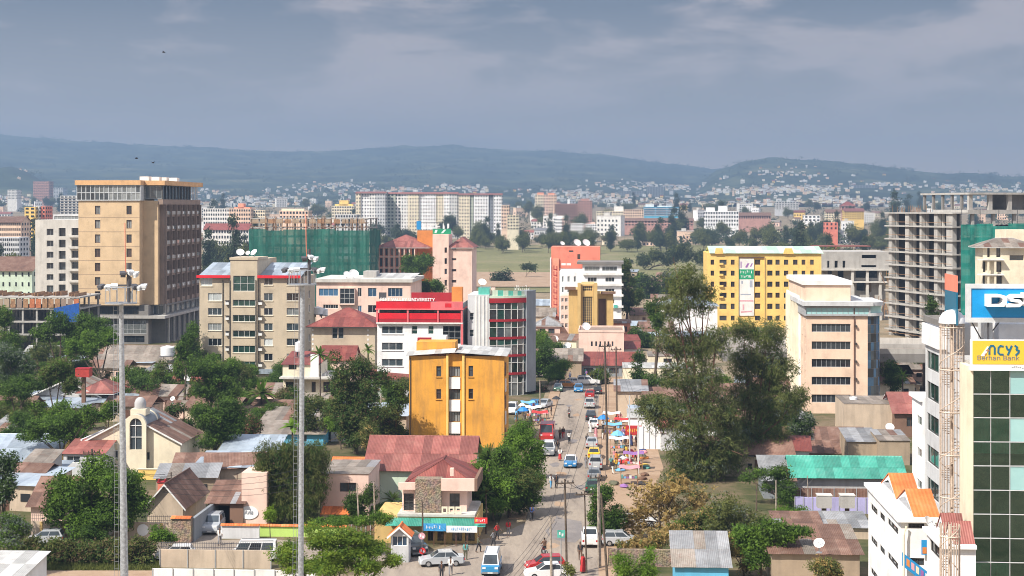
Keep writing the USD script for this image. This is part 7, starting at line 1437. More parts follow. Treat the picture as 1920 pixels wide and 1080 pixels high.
fieldsheet('field', (860,1345), (660,1330), .12, 'grass_field', 'open grassy field in the middle of the city'); fieldsheet('field_bank', (870,1180), (700,860), .5, 'dirt_red', 'brown bare bank along the near edge of the field')
sheetmesh('grass_verge', [G(-30,1050),G(300,1045),G(300,1068),G(-30,1068)], .016, 'grass_green', 'strip of rough grass at the bottom left', 'grass'); sheetmesh('earth_track', [G(-30,1070),G(300,1070),(-30,140),(-56,140)], .018, 'dirt_red', 'brown earth track at the bottom left corner', 'track')
gr = np.random.default_rng(3); k = 9000; px = gr.uniform(-20,300,k); py = gr.uniform(1046,1070,k); d = gd(py); X = PX(px, d); hgt = gr.uniform(.1,.45,k); a = gr.uniform(0,6.28,k); w = .06
V = np.stack([np.stack([X-w*np.cos(a),d-w*np.sin(a),0*X],1), np.stack([X+w*np.cos(a),d+w*np.sin(a),0*X],1), np.stack([X+gr.normal(0,.08,k),d+gr.normal(0,.08,k),hgt],1)],1).reshape(-1,3)
put('/World', 'grass', (V, np.arange(3*k).reshape(-1,3)), 'leaf_olive', label='tufts of rough grass on the strip at the bottom left', cat='grass', kind='stuff')
for i, (px, py, w) in enumerate(((60,1030,34),(110,1033,36),(165,1032,36),(215,1030,30),(262,1028,30))): tree('brush', ['leftmost','second from the left','middle','fourth from the left','rightmost'][i]+' clump of tall dry green brush along the bottom left wall', 158, px, [(px-10,py-4,w*.7,15),(px+14,py,w*.7,14),(px,py+8,w,12)], 3600, .16, 'leaf_olive', cat='shrub', seed=90+i, fork=.2, split=[('leaf_brown',.35),('leaf_dark',.5)])
def pwall(label, pxa, pxb, py, top, mat, coping=None, th=.25, spikes=False, panels=0, name='garden_wall'):
    b = Bld(name, label, 'wall', pxa, pxb, py); z = b.z(top); W = b.w
    if panels:
        for i in range(panels): b.box('panel', mat, W*i/panels+.01, W*(i+1)/panels-.02, R.uniform(0,.02), th, 0, z-R.uniform(0,.04))
        for i in range(panels+1): b.box('panel_post', 'frame_grey', W*i/panels-.04, W*i/panels+.04, -.06, -.003, 0, z+.05)
    else: b.box('wall', mat, 0, W, 0, th, -.2, z)
    if coping:
        n = max(1, int(W/.45))
        for i in range(n): put(b.p, 'coping_tile', MB().slab([(W*i/n,-.16,z+.02),(W*(i+1)/n-.02,-.16,z+.02),(W*(i+1)/n-.02,th*.5,z+.2),(W*i/n,th*.5,z+.2)], .04).slab([(W*(i+1)/n-.02,th+.16,z+.02),(W*i/n,th+.16,z+.02),(W*i/n,th*.5,z+.195),(W*(i+1)/n-.02,th*.5,z+.195)], .04), coping)
    if spikes:
        n = min(70, int(W/.22)); m = MB()
        for i in range(n): x = W*(i+.5)/n; m.box(x-.015,x+.015,th*.4,th*.5,z+.01,z+.75)
        m.box(0,W,th*.35,th*.55,z+.2,z+.24).box(0,W,th*.35,th*.55,z+.6,z+.64); put(b.p, 'spike_fence', m, 'steel_dark')
    return b
b = pwall('pale boundary wall with round white lattice discs and spikes at the left', 58, 320, 1012, 977, 'w_plaster', spikes=True)
for px in (134,203,268): put(b.p, 'round_lattice', MB().lathe([(0,0),(.62,0),(.62,.05),(0,.05)], n=24).xf(np.array([[1,0,0,b.u(px)],[0,0,-1,-.01],[0,1,0,b.z(991)],[0,0,0,1.]])), 'w_bright')
for px in (75,116,165,235,300): b.box('pilaster', 'w_ochre', b.u(px), b.u(px+5), -.1, -.003, 0, b.z(978))
b = pwall('stone gate pier under orange tiles beside the driveway', 320, 358, 1018, 972, 'stone_rubble', 'tile_orange_x', th=.9, name='gate_pier'); b = Bld('garden_wall', 'dark retaining wall running back along the driveway', 'wall', 358, 366, 1016); b.box('wall', 'w_slate', 0, .35, 0, 16, 0, b.z(972))
b = Bld('garage', 'open dark garage under brown tiles at the end of the driveway', 'garage', 390, 456, 986); z = b.z(942); b.block(0, b.w, 0, 5, 0, z, 'w_brown', F=[(.3,b.w*.62,.02,z-.3,st(pane='backing0',frame=None,dep=2.0,name='opening'))], cap=False); b.shed(0, b.w, 0, 5, z+.05, z+1.5, .35, 'rust', .6)
b = pwall('pink wall end of a house with a white oval sign left of the weeping tree', 453, 500, 986, 886, 'w_pink', th=4, name='house_wall'); put(b.p, 'oval_sign', MB().lathe([(0,0),(1,0),(1,.06),(0,.06)], n=28).xf(np.array([[1.1,0,0,b.u(466)],[0,0,-1,-.02],[0,.72,0,b.z(961)],[0,0,0,1.]])), 'sign_white'); letters(b.p, 'Avia', b.u(459), -.09, b.z(964), .45, .95, 'sign_slate', .01)
pwall('grey plastered wall under orange tiles between driveway and lime wall', 414, 486, 1010, 985, 'w_palegrey', 'tile_orange_x'); pwall('lime green wall under orange tiles behind the acacia', 486, 650, 1006, 986, 'w_lime', 'tile_orange_x'); pwall('brown fence wall right of the lime wall', 650, 722, 1003, 984, 'w_brown', panels=8)
pwall('stone retaining wall of wide panels below the side lane', 300, 508, 1064, 1030, 'w_plaster', panels=4, spikes=True, th=.4); pwall('fence of white sheet panels along the bottom left', 286, 592, 1100, 1066, 'w_white', panels=8, name='panel_fence')
b = pwall('lilac and white cloth hung on a fence below the teal roofed hall', 1490, 1640, 962, 932, 'w_lilac', panels=9, name='cloth_fence'); pwall('rusty brown sheet fence before the teal roofed hall', 1480, 1690, 940, 915, 'tin_rust_x', panels=10, name='sheet_fence'); pwall('grey rubble wall behind the blue shed', 1262, 1372, 1042, 1010, 'stone_rubble', th=.5)
pwall('dark rubble wall below the parked silver hatchback', 1140, 1262, 1062, 1030, 'stone_rubble', th=.5); pwall('white hoarding behind the market stalls', 1195, 1240, 842, 800, 'w_bright', panels=4, name='hoarding')
b = house('canopy', 'corner of a white flat roofed canopy at the bottom left', -120, 40, 1170, 1078, 6, 'w_white', ('shed', .7, 'pale', .3), d=134, cat='shed')
# ---------------------------------------------------------------- floodlight masts, poles, wires, signs
def mast(label, d, px0, px1, top, r0, r1):
    x0, x1 = PX(px0, d), PX(px1, d); h = PZ(top, d); t = thing('floodlight_mast', label, 'mast', (x0, d, 0)); dx = x1-x0
    put(t, 'pole', MB().tube([(dx*k/8,0,h*k/8) for k in range(9)], np.linspace(r0, r1, 9), 16), 'galv', smooth=40)
    put(t, 'ladder', MB().tube([(-r0-.1,0,0),(dx-r1-.1,0,h)], .012, 4).tube([(-r0-.36,0,0),(dx-r1-.36,0,h)], .012, 4), 'steel')
    for k in range(60): f = k/60; x = dx*f-r0-.1+(r0-r1)*f; put(t, 'rung', MB().box(x-.26,x,-.01,.01,h*f,h*f+.02), 'steel')
    put(t, 'platform', MB().lathe([(r1,h-.1),(1.05,h-.05),(1.05,h+.03),(r1,h+.03)], (dx,0,0), 14), 'steel'); m = MB()
    for k in range(12): a = k*math.pi/6; m.box(dx+1.0*math.cos(a)-.02,dx+1.0*math.cos(a)+.02,math.sin(a)-.02,math.sin(a)+.02,h+.03,h+1.05)
    m.tube([(dx+math.cos(a),math.sin(a),h+1.05) for a in np.linspace(0,6.283,16)], .03, 4); put(t, 'railing', m, 'steel'); put(t, 'head_post', MB().cyl(dx+.5,0,h,h+2.6,.12,8), 'steel_dark')
    put(t, 'lamp_arm', MB().box(dx-1.3,dx+1.5,-.05,.05,h+1.1,h+1.2).box(dx+.1,dx+1.0,-.05,.05,h+1.9,h+1.98), 'steel_dark')
    for k, (lx, lz) in enumerate(((-1.25,.95),(-.8,.92),(-.4,.98),(.9,.95),(1.25,.9),(1.5,.96),(.15,1.78),(.62,1.9),(1.0,1.75))):
        q = MB().slab([(-.22,-.2,.16),(.22,-.2,.16),(.2,.12,.3),(-.2,.12,.3)], .12).slab([(-.16,-.16,.05),(.16,-.16,.05),(.14,.1,.17),(-.14,.1,.17)], .16).rotz((k % 4)*.5-.7, (dx+lx, -.12, h+lz)); put(t, 'floodlight', q, 'frame_alu' if k % 3 else 'steel_dark')
    put(t, 'antenna', MB().tube([(dx+.3,0,h+2),(dx+.25,0,h+5.2)], .03, 4), 'w_coral'); return t
mast('left galvanised floodlight mast rising in front of the tan tower', 104, 237, 227, 568, .33, .15); mast('right floodlight mast, smooth grey, in front of the beige apartments', 118, 562.5, 567, 533, .235, .17)
POLES = {}
def pole(label, px, py, tpx, top, r, mat, arm=True, cat='utility pole', d=None):
    d = d or gd(py); x = PX(px, d); t = thing('utility_pole', label, cat, (x, d, 0)); e = np.array([PX(tpx, d)-x, 0, PZ(top, d)]); put(t, 'pole', MB().tube([(0,0,-.3), e*.5, e], [r, r*.85, r*.7], 8), mat, smooth=40)
    if arm:
        put(t, 'crossarm', MB().box(-.9,.9,-.06,.06,-.06,.06).rotz(.25, e*.96-[0,.2,0]), 'bark')
        for k in (-.8,-.3,.3,.8): put(t, 'insulator', MB().cyl(k,0,.06,.25,.05,6).rotz(.25, e*.96-[0,.2,0]), 'tank_black')
    POLES[label] = (x+e[0], d, e[2]); return t
P = [('wooden pole with crossarms at the right kerb before the red roofs',1139,872,1134,640,.17,'bark'),('grey wooden pole right of it behind the market',1157,790,1155,650,.16,'bark'),('thin silver lamp pole by the market canopies',1181,868,1180,742,.09,'frame_alu'),('white painted pole above the clothes market',1197,888,1197,775,.11,'frame_white'),('dark wooden pole at the street edge over the mud patch',1063,1078,1059,898,.12,'bark'),('pale concrete pole with a lamp head at the bottom of the street',1034,1088,1032,966,.13,'bark_pale'),('thick pale pole before the dark kerb tree',1124,1064,1122,888,.19,'bark_pale'),('leaning wooden stay pole beside the thick pale pole',1139,1084,1127,925,.13,'bark'),('thin dark pole at the left of the dark kerb tree',1100,1075,1096,920,.09,'bark'),('leaning wooden pole in front of the fig tree',191,1010,172,842,.15,'bark'),('thin pole in front of the dark columnar bush',674,1000,669,906,.1,'bark_pale'),('pole at the corner of the pink terrace house',703,990,701,905,.1,'bark_pale'),('pole at the shop corner beside the guard kiosk',793,1035,792,940,.1,'bark'),('left one of a pair of bare grey poles left of the ochre block',708,800,706,735,.13,'bark_pale'),('right one of a pair of bare grey poles left of the ochre block',716,800,714,738,.13,'bark_pale'),('pole behind the rust roofed house with brick chimney',321,968,321,885,.09,'bark'),('pole in the pavement crowd left of the street',1013,770,1012,712,.11,'bark_pale'),('pole left of the rubble wall at the right yards',1418,960,1419,905,.09,'bark'),('pole before the lilac cloth fence',1516,962,1514,892,.07,'bark_pale'),('post at the left end of the lilac cloth fence',1455,965,1455,900,.09,'bark_pale')]
for i, (l, px, py, tp, top, r, m) in enumerate(P): pole(l, px, py, tp, top, r, m, arm=i in (0,1,4,6,9,8))
def wire(a, c, sag=.8, r=.018, lab='sagging between the poles'):
    a, c = np.array(a, float), np.array(c, float); k = np.linspace(0, 1, 15)[:,None]; p = a+(c-a)*k; p[:,2] -= (4*sag*k*(1-k))[:,0]
    p0 = p[0].copy(); t = thing('overhead_wire', 'thin black overhead wire '+lab, 'wire', p0, 0, 'overhead wires of the street'); put(t, 'cable', MB().tube(p-p0, r, 4), 'tank_black')
Q = list(POLES.values())
SP = ['from crossarm pole to grey market pole','from crossarm pole to thick pale pole','from thick pale pole across to dark street pole','from dark street pole to pale concrete pole','between thick pale pole and thin dark pole','from grey market pole to white painted pole','from leaning pole to pole behind the rust house','between the two thin poles before the pink house','from pink house pole to shop corner pole','along the street to the far crossarm pole','along the lilac cloth fence','from right yards pole to the fence post']
for si, (a, c) in enumerate(((0,1),(0,6),(6,4),(4,5),(6,8),(1,3),(9,15),(10,11),(11,12),(4,0),(18,19),(17,19))):
    for k in (-.7,.1,.7): wire(np.array(Q[a])+[k,0,-.1-.25*abs(k)], np.array(Q[c])+[k,0,-.1-.25*abs(k)], 1.0+.2*k, lab=SP[si])
for k in range(4): wire((PX(300,150),150,PZ(895+9*k,150)), (PX(560,172),172,PZ(880+12*k,172)), .6, lab='across the yards left of the weeping tree'); wire(np.array(Q[5])+[.2*k,0,-.2*k], (PX(900+12*k,120),120,PZ(1120,120)), .5, lab='from the pale concrete pole down out of frame')
def sign(label, px, py, top, shape, mat, r, mark=None, d=None):
    d = d or gd(py); t = thing('street_sign', label, 'sign', (PX(px,d), d, 0)); z = PZ(top, d); put(t, 'post', MB().cyl(0,.06,0,z,.05,6), 'steel')
    p = MB().prism(Polygon([(r*math.cos(a),r*math.sin(a)) for a in np.linspace(0,2*math.pi,20)]) if shape == 'round' else (sbox(-r,-r,r,r) if shape == 'square' else Polygon([(-r,r),(r,r),(0,-r)])), 0, .04).xf(np.array([[1,0,0,0],[0,0,-1,0],[0,1,0,z],[0,0,0,1.]])); put(t, 'plate', p, mat)
    if mark: put(t, 'mark', MB().box(-r*.55,-r*.15,-.05,-.043,z-r*.2,z+r*.5).box(r*.15,r*.6,-.05,-.043,z-r*.6,z+r*.1), mark)
sign('square green and white sign on a post by the parked white sedan', 1052, 1090, 1001, 'square', 'teal_glass', .36, 'sign_white'); sign('triangular red and white sign left of the blue shed', 1263, 1082, 1030, 'tri', 'print_rose', .42, 'sign_white'); sign('round red ringed sign by the silver sedan', 792, 1052, 1033, 'round', 'print_red', .32, 'sign_white'); sign('round pinkish sign on the pole at the shop corner', 791, 1046, 1005, 'round', 'print_rose', .34, 'sign_white'); sign('white street lamp board at the raised road', 1683, 706, 680, 'square', 'sign_white', .5)
for i, (px, py) in enumerate(((307,98),(256,297),(287,305))):
    t = thing('bird', ['dark bird high in the sky at the left','left one of two dark birds before the hills','right one of two dark birds before the hills'][i], 'bird', (PX(px,200), 200, PZ(py,200)), .5*i); v, f = ico(1); put(t, 'body', (v*np.array([.22,.07,.07]), f), 'tank_black'); put(t, 'wing', MB().quad((-.08,0,0),(.1,0,0),(.02,.34,.14),(-.08,.3,.13)), 'tank_black'); put(t, 'wing', MB().quad((-.08,0,0),(.1,0,0),(.02,-.34,.14),(-.08,-.3,.13)), 'tank_black')
# ---------------------------------------------------------------- vehicles
for n, c in dict(c_white=(0.72,0.72,0.72), c_silver=(0.42,0.44,0.46), c_grey=(0.20,0.21,0.22), c_dark=(0.03,0.035,0.04), c_red=(0.40,0.02,0.02), c_blue=(0.015,0.16,0.36), c_yellow=(0.72,0.50,0.02), c_green=(0.03,0.09,0.05), c_sky=(0.02,0.20,0.40), c_orange=(0.5,0.2,0.05)).items(): plain(n, c, .3, var=.04, coat=.6)
plain('tyre', (0.02,0.02,0.02), .9); plain('rim', (0.45,0.46,0.47), .35, .7); plain('lamp_clear', (0.7,0.7,0.68), .2); plain('lamp_red', (0.4,0.01,0.01), .3); plain('plate', (0.7,0.7,0.66), .5)
KIND = { # length, width, height, belt, lower profile (x, z), greenhouse x: base rear, roof rear, roof front, base front
 'sedan': (4.4,1.72,1.45,.92,[(-2.2,.45),(-2.15,.95),(-1.5,.98),(1.0,.95),(2.0,.78),(2.2,.6),(2.18,.28),(-2.1,.28)],(-1.75,-1.0,.25,1.15)),
 'hatch': (3.8,1.66,1.5,.95,[(-1.9,.45),(-1.88,.95),(.9,.97),(1.7,.82),(1.9,.6),(1.88,.28),(-1.85,.28)],(-1.85,-1.5,.25,1.05)),
 'suv': (4.6,1.85,1.82,1.12,[(-2.3,.5),(-2.28,1.12),(1.0,1.14),(2.1,1.02),(2.3,.75),(2.28,.38),(-2.25,.38)],(-2.25,-2.05,.2,1.0)),
 'minibus': (4.6,1.72,2.0,1.08,[(-2.3,.4),(-2.3,1.08),(1.9,1.1),(2.25,.95),(2.32,.6),(2.3,.3),(-2.25,.3)],(-2.28,-2.2,1.35,1.95)),
 'pickup': (4.8,1.75,1.7,1.0,[(-2.4,.5),(-2.4,1.0),(1.1,1.02),(2.2,.92),(2.4,.7),(2.38,.38),(-2.35,.38)],(-.6,-.45,.5,1.15)),
 'truck': (6.5,2.2,2.7,1.4,[(-3.2,.7),(-3.2,1.6),(1.6,1.5),(2.9,1.45),(3.2,1.1),(3.2,.5),(-3.2,.5)],(1.0,1.1,2.3,3.0)),
 'tuktuk': (2.6,1.3,1.7,.8,[(-1.3,.4),(-1.3,.8),(.6,.8),(1.2,.7),(1.3,.4),(1.2,.25),(-1.25,.25)],(-1.2,-1.1,.3,.7))}
_cars = {}
def car(kind, col, label, px, py, head, up=None, group=None, d=None, x=None):
    """head: compass of the nose in degrees, 0 = towards the viewer, 90 = to the right, 180 = away"""
    d = d or gd(py); x = PX(px, d) if x is None else x; rot = math.radians(head-90)
    key = (kind, col, up)
    if key in _cars: copy_of(_cars[key], (x,d,.022), rot, (1,1,1), label, group); return
    L, W, Ht, belt, prof, gh = KIND[kind]; t = thing('parked_car' if kind not in ('minibus','truck','tuktuk') else kind, label, 'van' if kind == 'minibus' else ('truck' if kind == 'truck' else ('three-wheeler' if kind == 'tuktuk' else 'car')), (x,d,.022), rot, group); _cars[key] = t
    p = np.array(prof); c = p.mean(0); lay = [(-W/2,.93),(-W/2+.1,1.0),(W/2-.1,1.0),(W/2,.93)]; k = len(p); v = []
    for y, s in lay: q = c+(p-c)*s; v += [(a,y,b) for a,b in q]
    f = [[i*k+j, i*k+(j+1)%k, (i+1)*k+(j+1)%k, (i+1)*k+j] for i in range(3) for j in range(k)]; mb = MB().add(v, f)
    import mapbox_earcut
    for i in (0,3): mb.add(np.array(v[i*k:(i+1)*k]), np.array(mapbox_earcut.triangulate_float64(np.array([(a[0],a[2]) for a in v[i*k:(i+1)*k]]), np.array([k],np.uint32))).reshape(-1,3))
    put(t, 'body', mb, col, smooth=40)
    a, b2, c2, e = gh; w0, w1 = W/2-.06, W/2-.2; zb = belt-.03
    B = [(a,-w0,zb),(e,-w0,zb),(e,w0,zb),(a,w0,zb),(b2,-w1,Ht),(c2,-w1,Ht),(c2,w1,Ht),(b2,w1,Ht)]; put(t, 'cabin', MB().add(B, BOXF), up or col)
    def face(q, name, u0=.06, u1=.94, v0=.1, v1=.9, o=.012):
        q = np.array(q, float); n = np.cross(q[1]-q[0], q[3]-q[0]); n /= np.linalg.norm(n); f = lambda u, w: (q[0]*(1-u)+q[1]*u)*(1-w)+(q[3]*(1-u)+q[2]*u)*w+n*o; put(t, name, MB().quad(f(u0,v0),f(u1,v0),f(u1,v1),f(u0,v1)), 'pane_dark')
    B = np.array(B); face([B[1],B[2],B[6],B[5]], 'windscreen'); face([B[3],B[0],B[4],B[7]], 'rear_window', v0=.2)
    ns = 3 if kind == 'minibus' else 2
    for i in range(ns): face([B[0],B[1],B[5],B[4]], 'side_window', .04+.92*i/ns, .04+.92*(i+1)/ns-.03, .12, .86); face([B[2],B[3],B[7],B[6]], 'side_window', .04+.92*i/ns, .04+.92*(i+1)/ns-.03, .12, .86)
    wr = .31 if kind != 'truck' else .48
    for sx_ in (-L*.3, L*.31):
        for sy in (-1, 1):
            y0, y1 = (W/2-.2)*sy, (W/2+.012)*sy; w = put(t, 'wheel', MB().tube([(sx_,y0,wr),(sx_,y1,wr)], wr, 16), 'tyre'); put(w, 'rim', MB().tube([(sx_,y1,wr),(sx_,y1+.012*sy,wr)], wr*.6, 12), 'rim')
    zl = belt-.26; xf, xr = p[:,0].max(), p[:,0].min()
    for sy in (-1, 1): put(t, 'headlight', MB().box(xf-.12,xf+.0,sy*W*.34-.16,sy*W*.34+.16,zl-.07,zl+.1), 'lamp_clear'); put(t, 'tail_light', MB().box(xr-.012,xr+.06,sy*W*.40-.1,sy*W*.40+.1,zl-.05,zl+.14), 'lamp_red')
    put(t, 'bumper', MB().box(xf-.05,xf+.05,-W*.44,W*.44,.3,.48), 'c_grey' if kind in ('minibus','truck','suv') else col); put(t, 'number_plate', MB().box(xf+.052,xf+.06,-.24,.24,.34,.45), 'plate'); put(t, 'number_plate', MB().box(xr-.02,xr-.005,-.24,.24,.5,.61), 'plate')
    if kind == 'truck': put(t, 'load_box', MB().box(-3.1,.8,-1.05,1.05,1.45,2.5), 'c_red' if col == 'c_red' else 'w_palegrey')
    if kind in ('suv','minibus'): put(t, 'roof_rack', MB().box(b2+.2,c2-.1,-w1+.05,-w1+.1,Ht+.003,Ht+.08).box(b2+.2,c2-.1,w1-.1,w1-.05,Ht+.003,Ht+.08), 'c_grey')
SD = -3.5  # the street's own heading
C = [('minibus','c_sky','blue and white minibus driving down the street towards the viewer',922,1072,-3,'c_white'),('sedan','c_silver','silver saloon turning out of the side lane at the bottom',828,1060,-82),('hatch','c_red','dark red car parked behind the white saloon at the bottom of the street',1022,1070,-80),('sedan','c_white','white saloon cut by the lower frame edge beside the signpost',1027,1084,-84),('pickup','c_white','white pickup parked beside the dark kerb tree facing away',1106,1020,178),('hatch','c_silver','silver hatchback parked under the yellow tree behind the rubble wall',1163,1022,88),('hatch','c_white','white car half hidden by the pale yellow tree',1200,988,92),
 ('sedan','c_blue','blue taxi with pale roof in the middle of the street',1070,874,-4,'c_white'),('sedan','c_grey','grey car last in the row parked by the clothes market',1114,898,176),('suv','c_silver','silver car next before the grey one in the parked row',1117,878,176),('sedan','c_yellow','yellow taxi in the middle of the parked row',1114,858,176),('sedan','c_silver','pale silver saloon behind the yellow taxi',1110,838,176),('sedan','c_green','dark green car partly behind the dark kerb tree',1111,920,176),('hatch','c_white','white car amid people in white by the blue umbrella',1113,802,176),('sedan','c_dark','dark car behind the white one by the blue umbrella',1108,786,176),('suv','c_silver','silver four wheel drive parked alone on the right kerb',1106,764,176),('sedan','c_red','red car parked ahead of the silver four wheel drive',1106,745,176),('hatch','c_dark','small dark car right of the red car',1121,738,176),('sedan','c_green','pale green white car at the left kerb far up the street',1047,733,-4,'c_silver'),('suv','c_dark','dark vehicle parked furthest on the left kerb',1051,720,-4),('sedan','c_blue','small blue car entering from the cross street',1085,734,-4),('suv','c_white','white four wheel drive crossing at the far junction',1103,722,90),('sedan','c_white','white saloon crossing left of the white four wheel drive',1077,722,92),('hatch','c_orange','orange brown car at the far junction',1066,727,80),
 ('truck','c_red','red truck parked at the left kerb beside the bright green tree',1026,825,-4),('suv','c_grey','grey white van parked in front of the red truck',1029,852,-4,'c_white'),('suv','c_white','white four wheel drive parked left behind the ochre block',960,775,-8),('hatch','c_blue','blue car parked by the pavement umbrellas',1002,766,-8),('sedan','c_silver','silver car parked at the pavement right of the blue one',1021,764,-20),('hatch','c_silver','silver hatchback parked behind the brush at the left edge',86,1020,-86),('suv','c_silver','silver car standing in the driveway before the garage',400,996,0),('hatch','c_white','white car roof behind the retaining wall by the stone pier',329,1050,-84),('minibus','c_white','white van in the side lane behind the stone wall',476,1051,-88),('tuktuk','c_yellow','yellow three-wheeler under the garage roof',410,972,0),('minibus','c_white','white van parked left of the ochre block',646,805,10,),('hatch','c_blue','turquoise car with white roof by the ochre block wall',752,795,30,'c_white'),('sedan','c_yellow','yellow taxi under the flyover palms at the right',1700,742,80),('suv','c_dark','dark vehicle beside the guard kiosk',776,1036,20)]
for q in C: car(q[0], q[1], q[2], q[3], q[4], q[5], q[6] if len(q) > 6 else None)
# ---------------------------------------------------------------- people
def cap(a, b, ra, rb): s = Manifold.sphere(1.0, 10); return Manifold.batch_hull([s.scale([ra]*3).translate(list(map(float,a))), s.scale([rb]*3).translate(list(map(float,b)))])
def uni(l): return Manifold.batch_boolean(l, manifold3d.OpType.Add)
plain('skin', (0.12,0.06,0.035), .6, var=.1); plain('hair', (0.012,0.010,0.009), .9)
FIG = {}
def figure(pose):
    if pose in FIG: return FIG[pose]
    A = np.array; st_ = {'stand': (.0,.0,.05,-.05), 'walk': (.24,-.24,-.22,.22), 'stride': (-.2,.22,.25,-.2), 'carry': (.08,-.08,.3,.32), 'ride': (.42,.38,.42,.42)}[pose]
    ride = pose == 'ride'; hip = .92 if not ride else .9; J = {}
    for s, (lf, af) in ((-1,(st_[0],st_[2])),(1,(st_[1],st_[3]))):
        J['h',s] = A([0,s*.1,hip]); J['k',s] = A([lf*.75+.04, s*.11, .50]); J['a',s] = A([lf*1.0-.03 if not ride else .22, s*.11, .09 if not ride else .18]); J['t',s] = J['a',s]+A([.17,.01*s,-.05])
        J['s',s] = A([0,s*.19,1.42]); J['e',s] = A([af*.7-.02, s*.25, 1.14]); J['w',s] = A([af*1.2+.06, s*.25, .90+abs(af)*.45])
    body = [cap((0,0,1.05),(0,0,1.38),.12,.13), cap((0,0,1.44),(.01,0,1.56),.055,.055), cap((.015,0,1.62),(.02,0,1.66),.082,.09), cap((.09,0,1.62),(.115,0,1.61),.02,.016), cap((.06,0,1.57),(.065,0,1.58),.05,.05)]
    shirt = [cap((0,-.06,1.0),(0,-.12,1.38),.135,.1), cap((0,.06,1.0),(0,.12,1.38),.135,.1), cap((0,-.12,1.38),(0,.12,1.38),.1,.1)]; trou = [cap((0,-.07,.94),(0,.07,.94),.13,.13)]
    for s in (-1,1):
        body += [cap(J['k',s],J['a',s],.055,.04), cap(J['a',s],J['t',s],.045,.035), cap(J['e',s],J['w',s],.042,.03), cap((.02,s*.088,1.62),(.02,s*.095,1.64),.02,.02)]; w = J['w',s]; dr = (w-J['e',s])/np.linalg.norm(w-J['e',s]); pl = w+dr*.075; body.append(cap(w, pl, .028, .036))
        for k in range(4): q = pl+A([.024*(k-1.5),0,0]); body.append(cap(q, q+dr*(.075+.012*(k in (1,2)))-A([0,s*.015,0]), .010, .008))
        body.append(cap(w+dr*.03+A([.025,0,0]), w+dr*.085+A([.055,-s*.01,0]), .012, .009))
        shirt += [cap(J['s',s],J['e',s],.062,.052), cap((0,s*.1,1.40),J['s',s],.08,.066)]; trou += [cap(J['h',s],J['k',s],.1,.07), cap(J['k',s],J['a',s]+A([0,0,.05]),.07,.058)]
    hair = [cap((-.015,0,1.69),(.0,0,1.70),.088,.085)]
    FIG[pose] = {k: (lambda m: (np.array(m.vert_properties[:,:3]), np.array(m.tri_verts)))(uni(l).to_mesh()) for k, l in (('body',body),('shirt',shirt),('trousers',trou),('hair',hair))}
    sk = MB().lathe([(.15,1.0),(.17,.9),(.24,.4),(.26,.2)], n=14); FIG[pose]['skirt'] = sk.get(); FIG[pose]['robe'] = MB().lathe([(.12,1.55),(.2,1.42),(.22,1.1),(.27,.5),(.3,.15)], n=14).get(); return FIG[pose]
CL = dict(white=(0.70,0.69,0.66), red=(0.45,0.03,0.03), blue=(0.03,0.05,0.15), dark=(0.03,0.03,0.035), teal=(0.10,0.28,0.26), olive=(0.10,0.10,0.06), pink=(0.60,0.25,0.28), yellow=(0.60,0.40,0.05), grey=(0.22,0.22,0.23), violet=(0.25,0.12,0.32), sky=(0.15,0.40,0.65), brown=(0.15,0.08,0.05), orange=(0.5,0.18,0.04))
for n, c in CL.items(): plain('cl_'+n, c, .85, var=.15, scale=6)
def person(label, px, py, pose, top, bot, head=0, extra=None, d=None, z=.02, group=None):
    d = d or gd(py); f = figure(pose); t = thing('person', label, 'person', (PX(px,d), d, z), math.radians(head-90), group, scale=(1.02,)*3)
    put(t, 'body', f['body'], 'skin', smooth=60); put(t, 'hair', f['hair'], 'hair' if extra != 'hat' else 'cl_white', smooth=60)
    if extra == 'robe': put(t, 'robe', f['robe'], 'cl_'+top, smooth=50)
    else: put(t, 'shirt', f['shirt'], 'cl_'+top, smooth=60)
    put(t, 'skirt' if extra == 'skirt' else 'trousers', f['skirt' if extra == 'skirt' else 'trousers'], 'cl_'+bot, smooth=60)
PE = [('person in a dark blue suit walking at the left edge of the street',997,977,'walk','blue','dark',180),('person in a teal white shirt behind the silver saloon',873,1050,'stand','teal','olive',170),('person in olive clothes striding past the shop',897,1036,'stride','olive','dark',80),('person in grey bending forward beside the shop steps',925,1026,'walk','grey','dark',70),('person in red walking below the shop corner',932,1012,'walk','red','dark',60),('person in a bright red top beside the shop fence',953,1006,'stand','red','grey',10),('person in a white shirt crossing before the silver saloon',845,1079,'walk','white','grey',180),('person in black at the lower frame edge near the silver saloon',828,1088,'stand','dark','dark',0),('woman in a red skirt and pale top walking at the left of the street',1050,864,'walk','white','red',180,'skirt'),('person in a dark top behind the woman in the red skirt',1046,848,'stand','dark','grey',170),('person in dark clothes with a white hat by the pavement',1043,916,'stand','dark','dark',20,'hat'),('person in white sitting low by the pavement',1033,916,'carry','white','sky',40),('person in grey walking beside the parked row',1099,878,'walk','grey','grey',180),('person in dark clothes behind the grey parked row walker',1101,836,'stand','dark','dark',0),('person in dark red clothes beside the red truck',1050,824,'stand','brown','dark',30),('person in black beside the red truck nearer the street',1056,822,'stand','dark','red',10),('person in a white robe left of the market',1107,812,'stand','white','white',0,'robe'),('person in a pink and white robe by the market kerb',1117,822,'walk','pink','white',0,'robe'),('person in dark trousers by the blue umbrella',1131,808,'stand','white','dark',20),('woman in patterned red clothes at the bottom right of the street',1093,1074,'stand','red','brown',0,'robe'),('person in black standing above the woman in red',1088,1050,'stand','dark','brown',0),('person in a pink top standing on the roof by the rust house',341,968,'stand','pink','sky',0),('person in a white shirt on the lane beside the grey wall',412,1022,'walk','white','grey',10),('person in dark clothes at the boundary wall',260,1012,'stand','dark','dark',20),('person with a white head scarf on the yard roof',353,948,'stand','white','brown',0)]
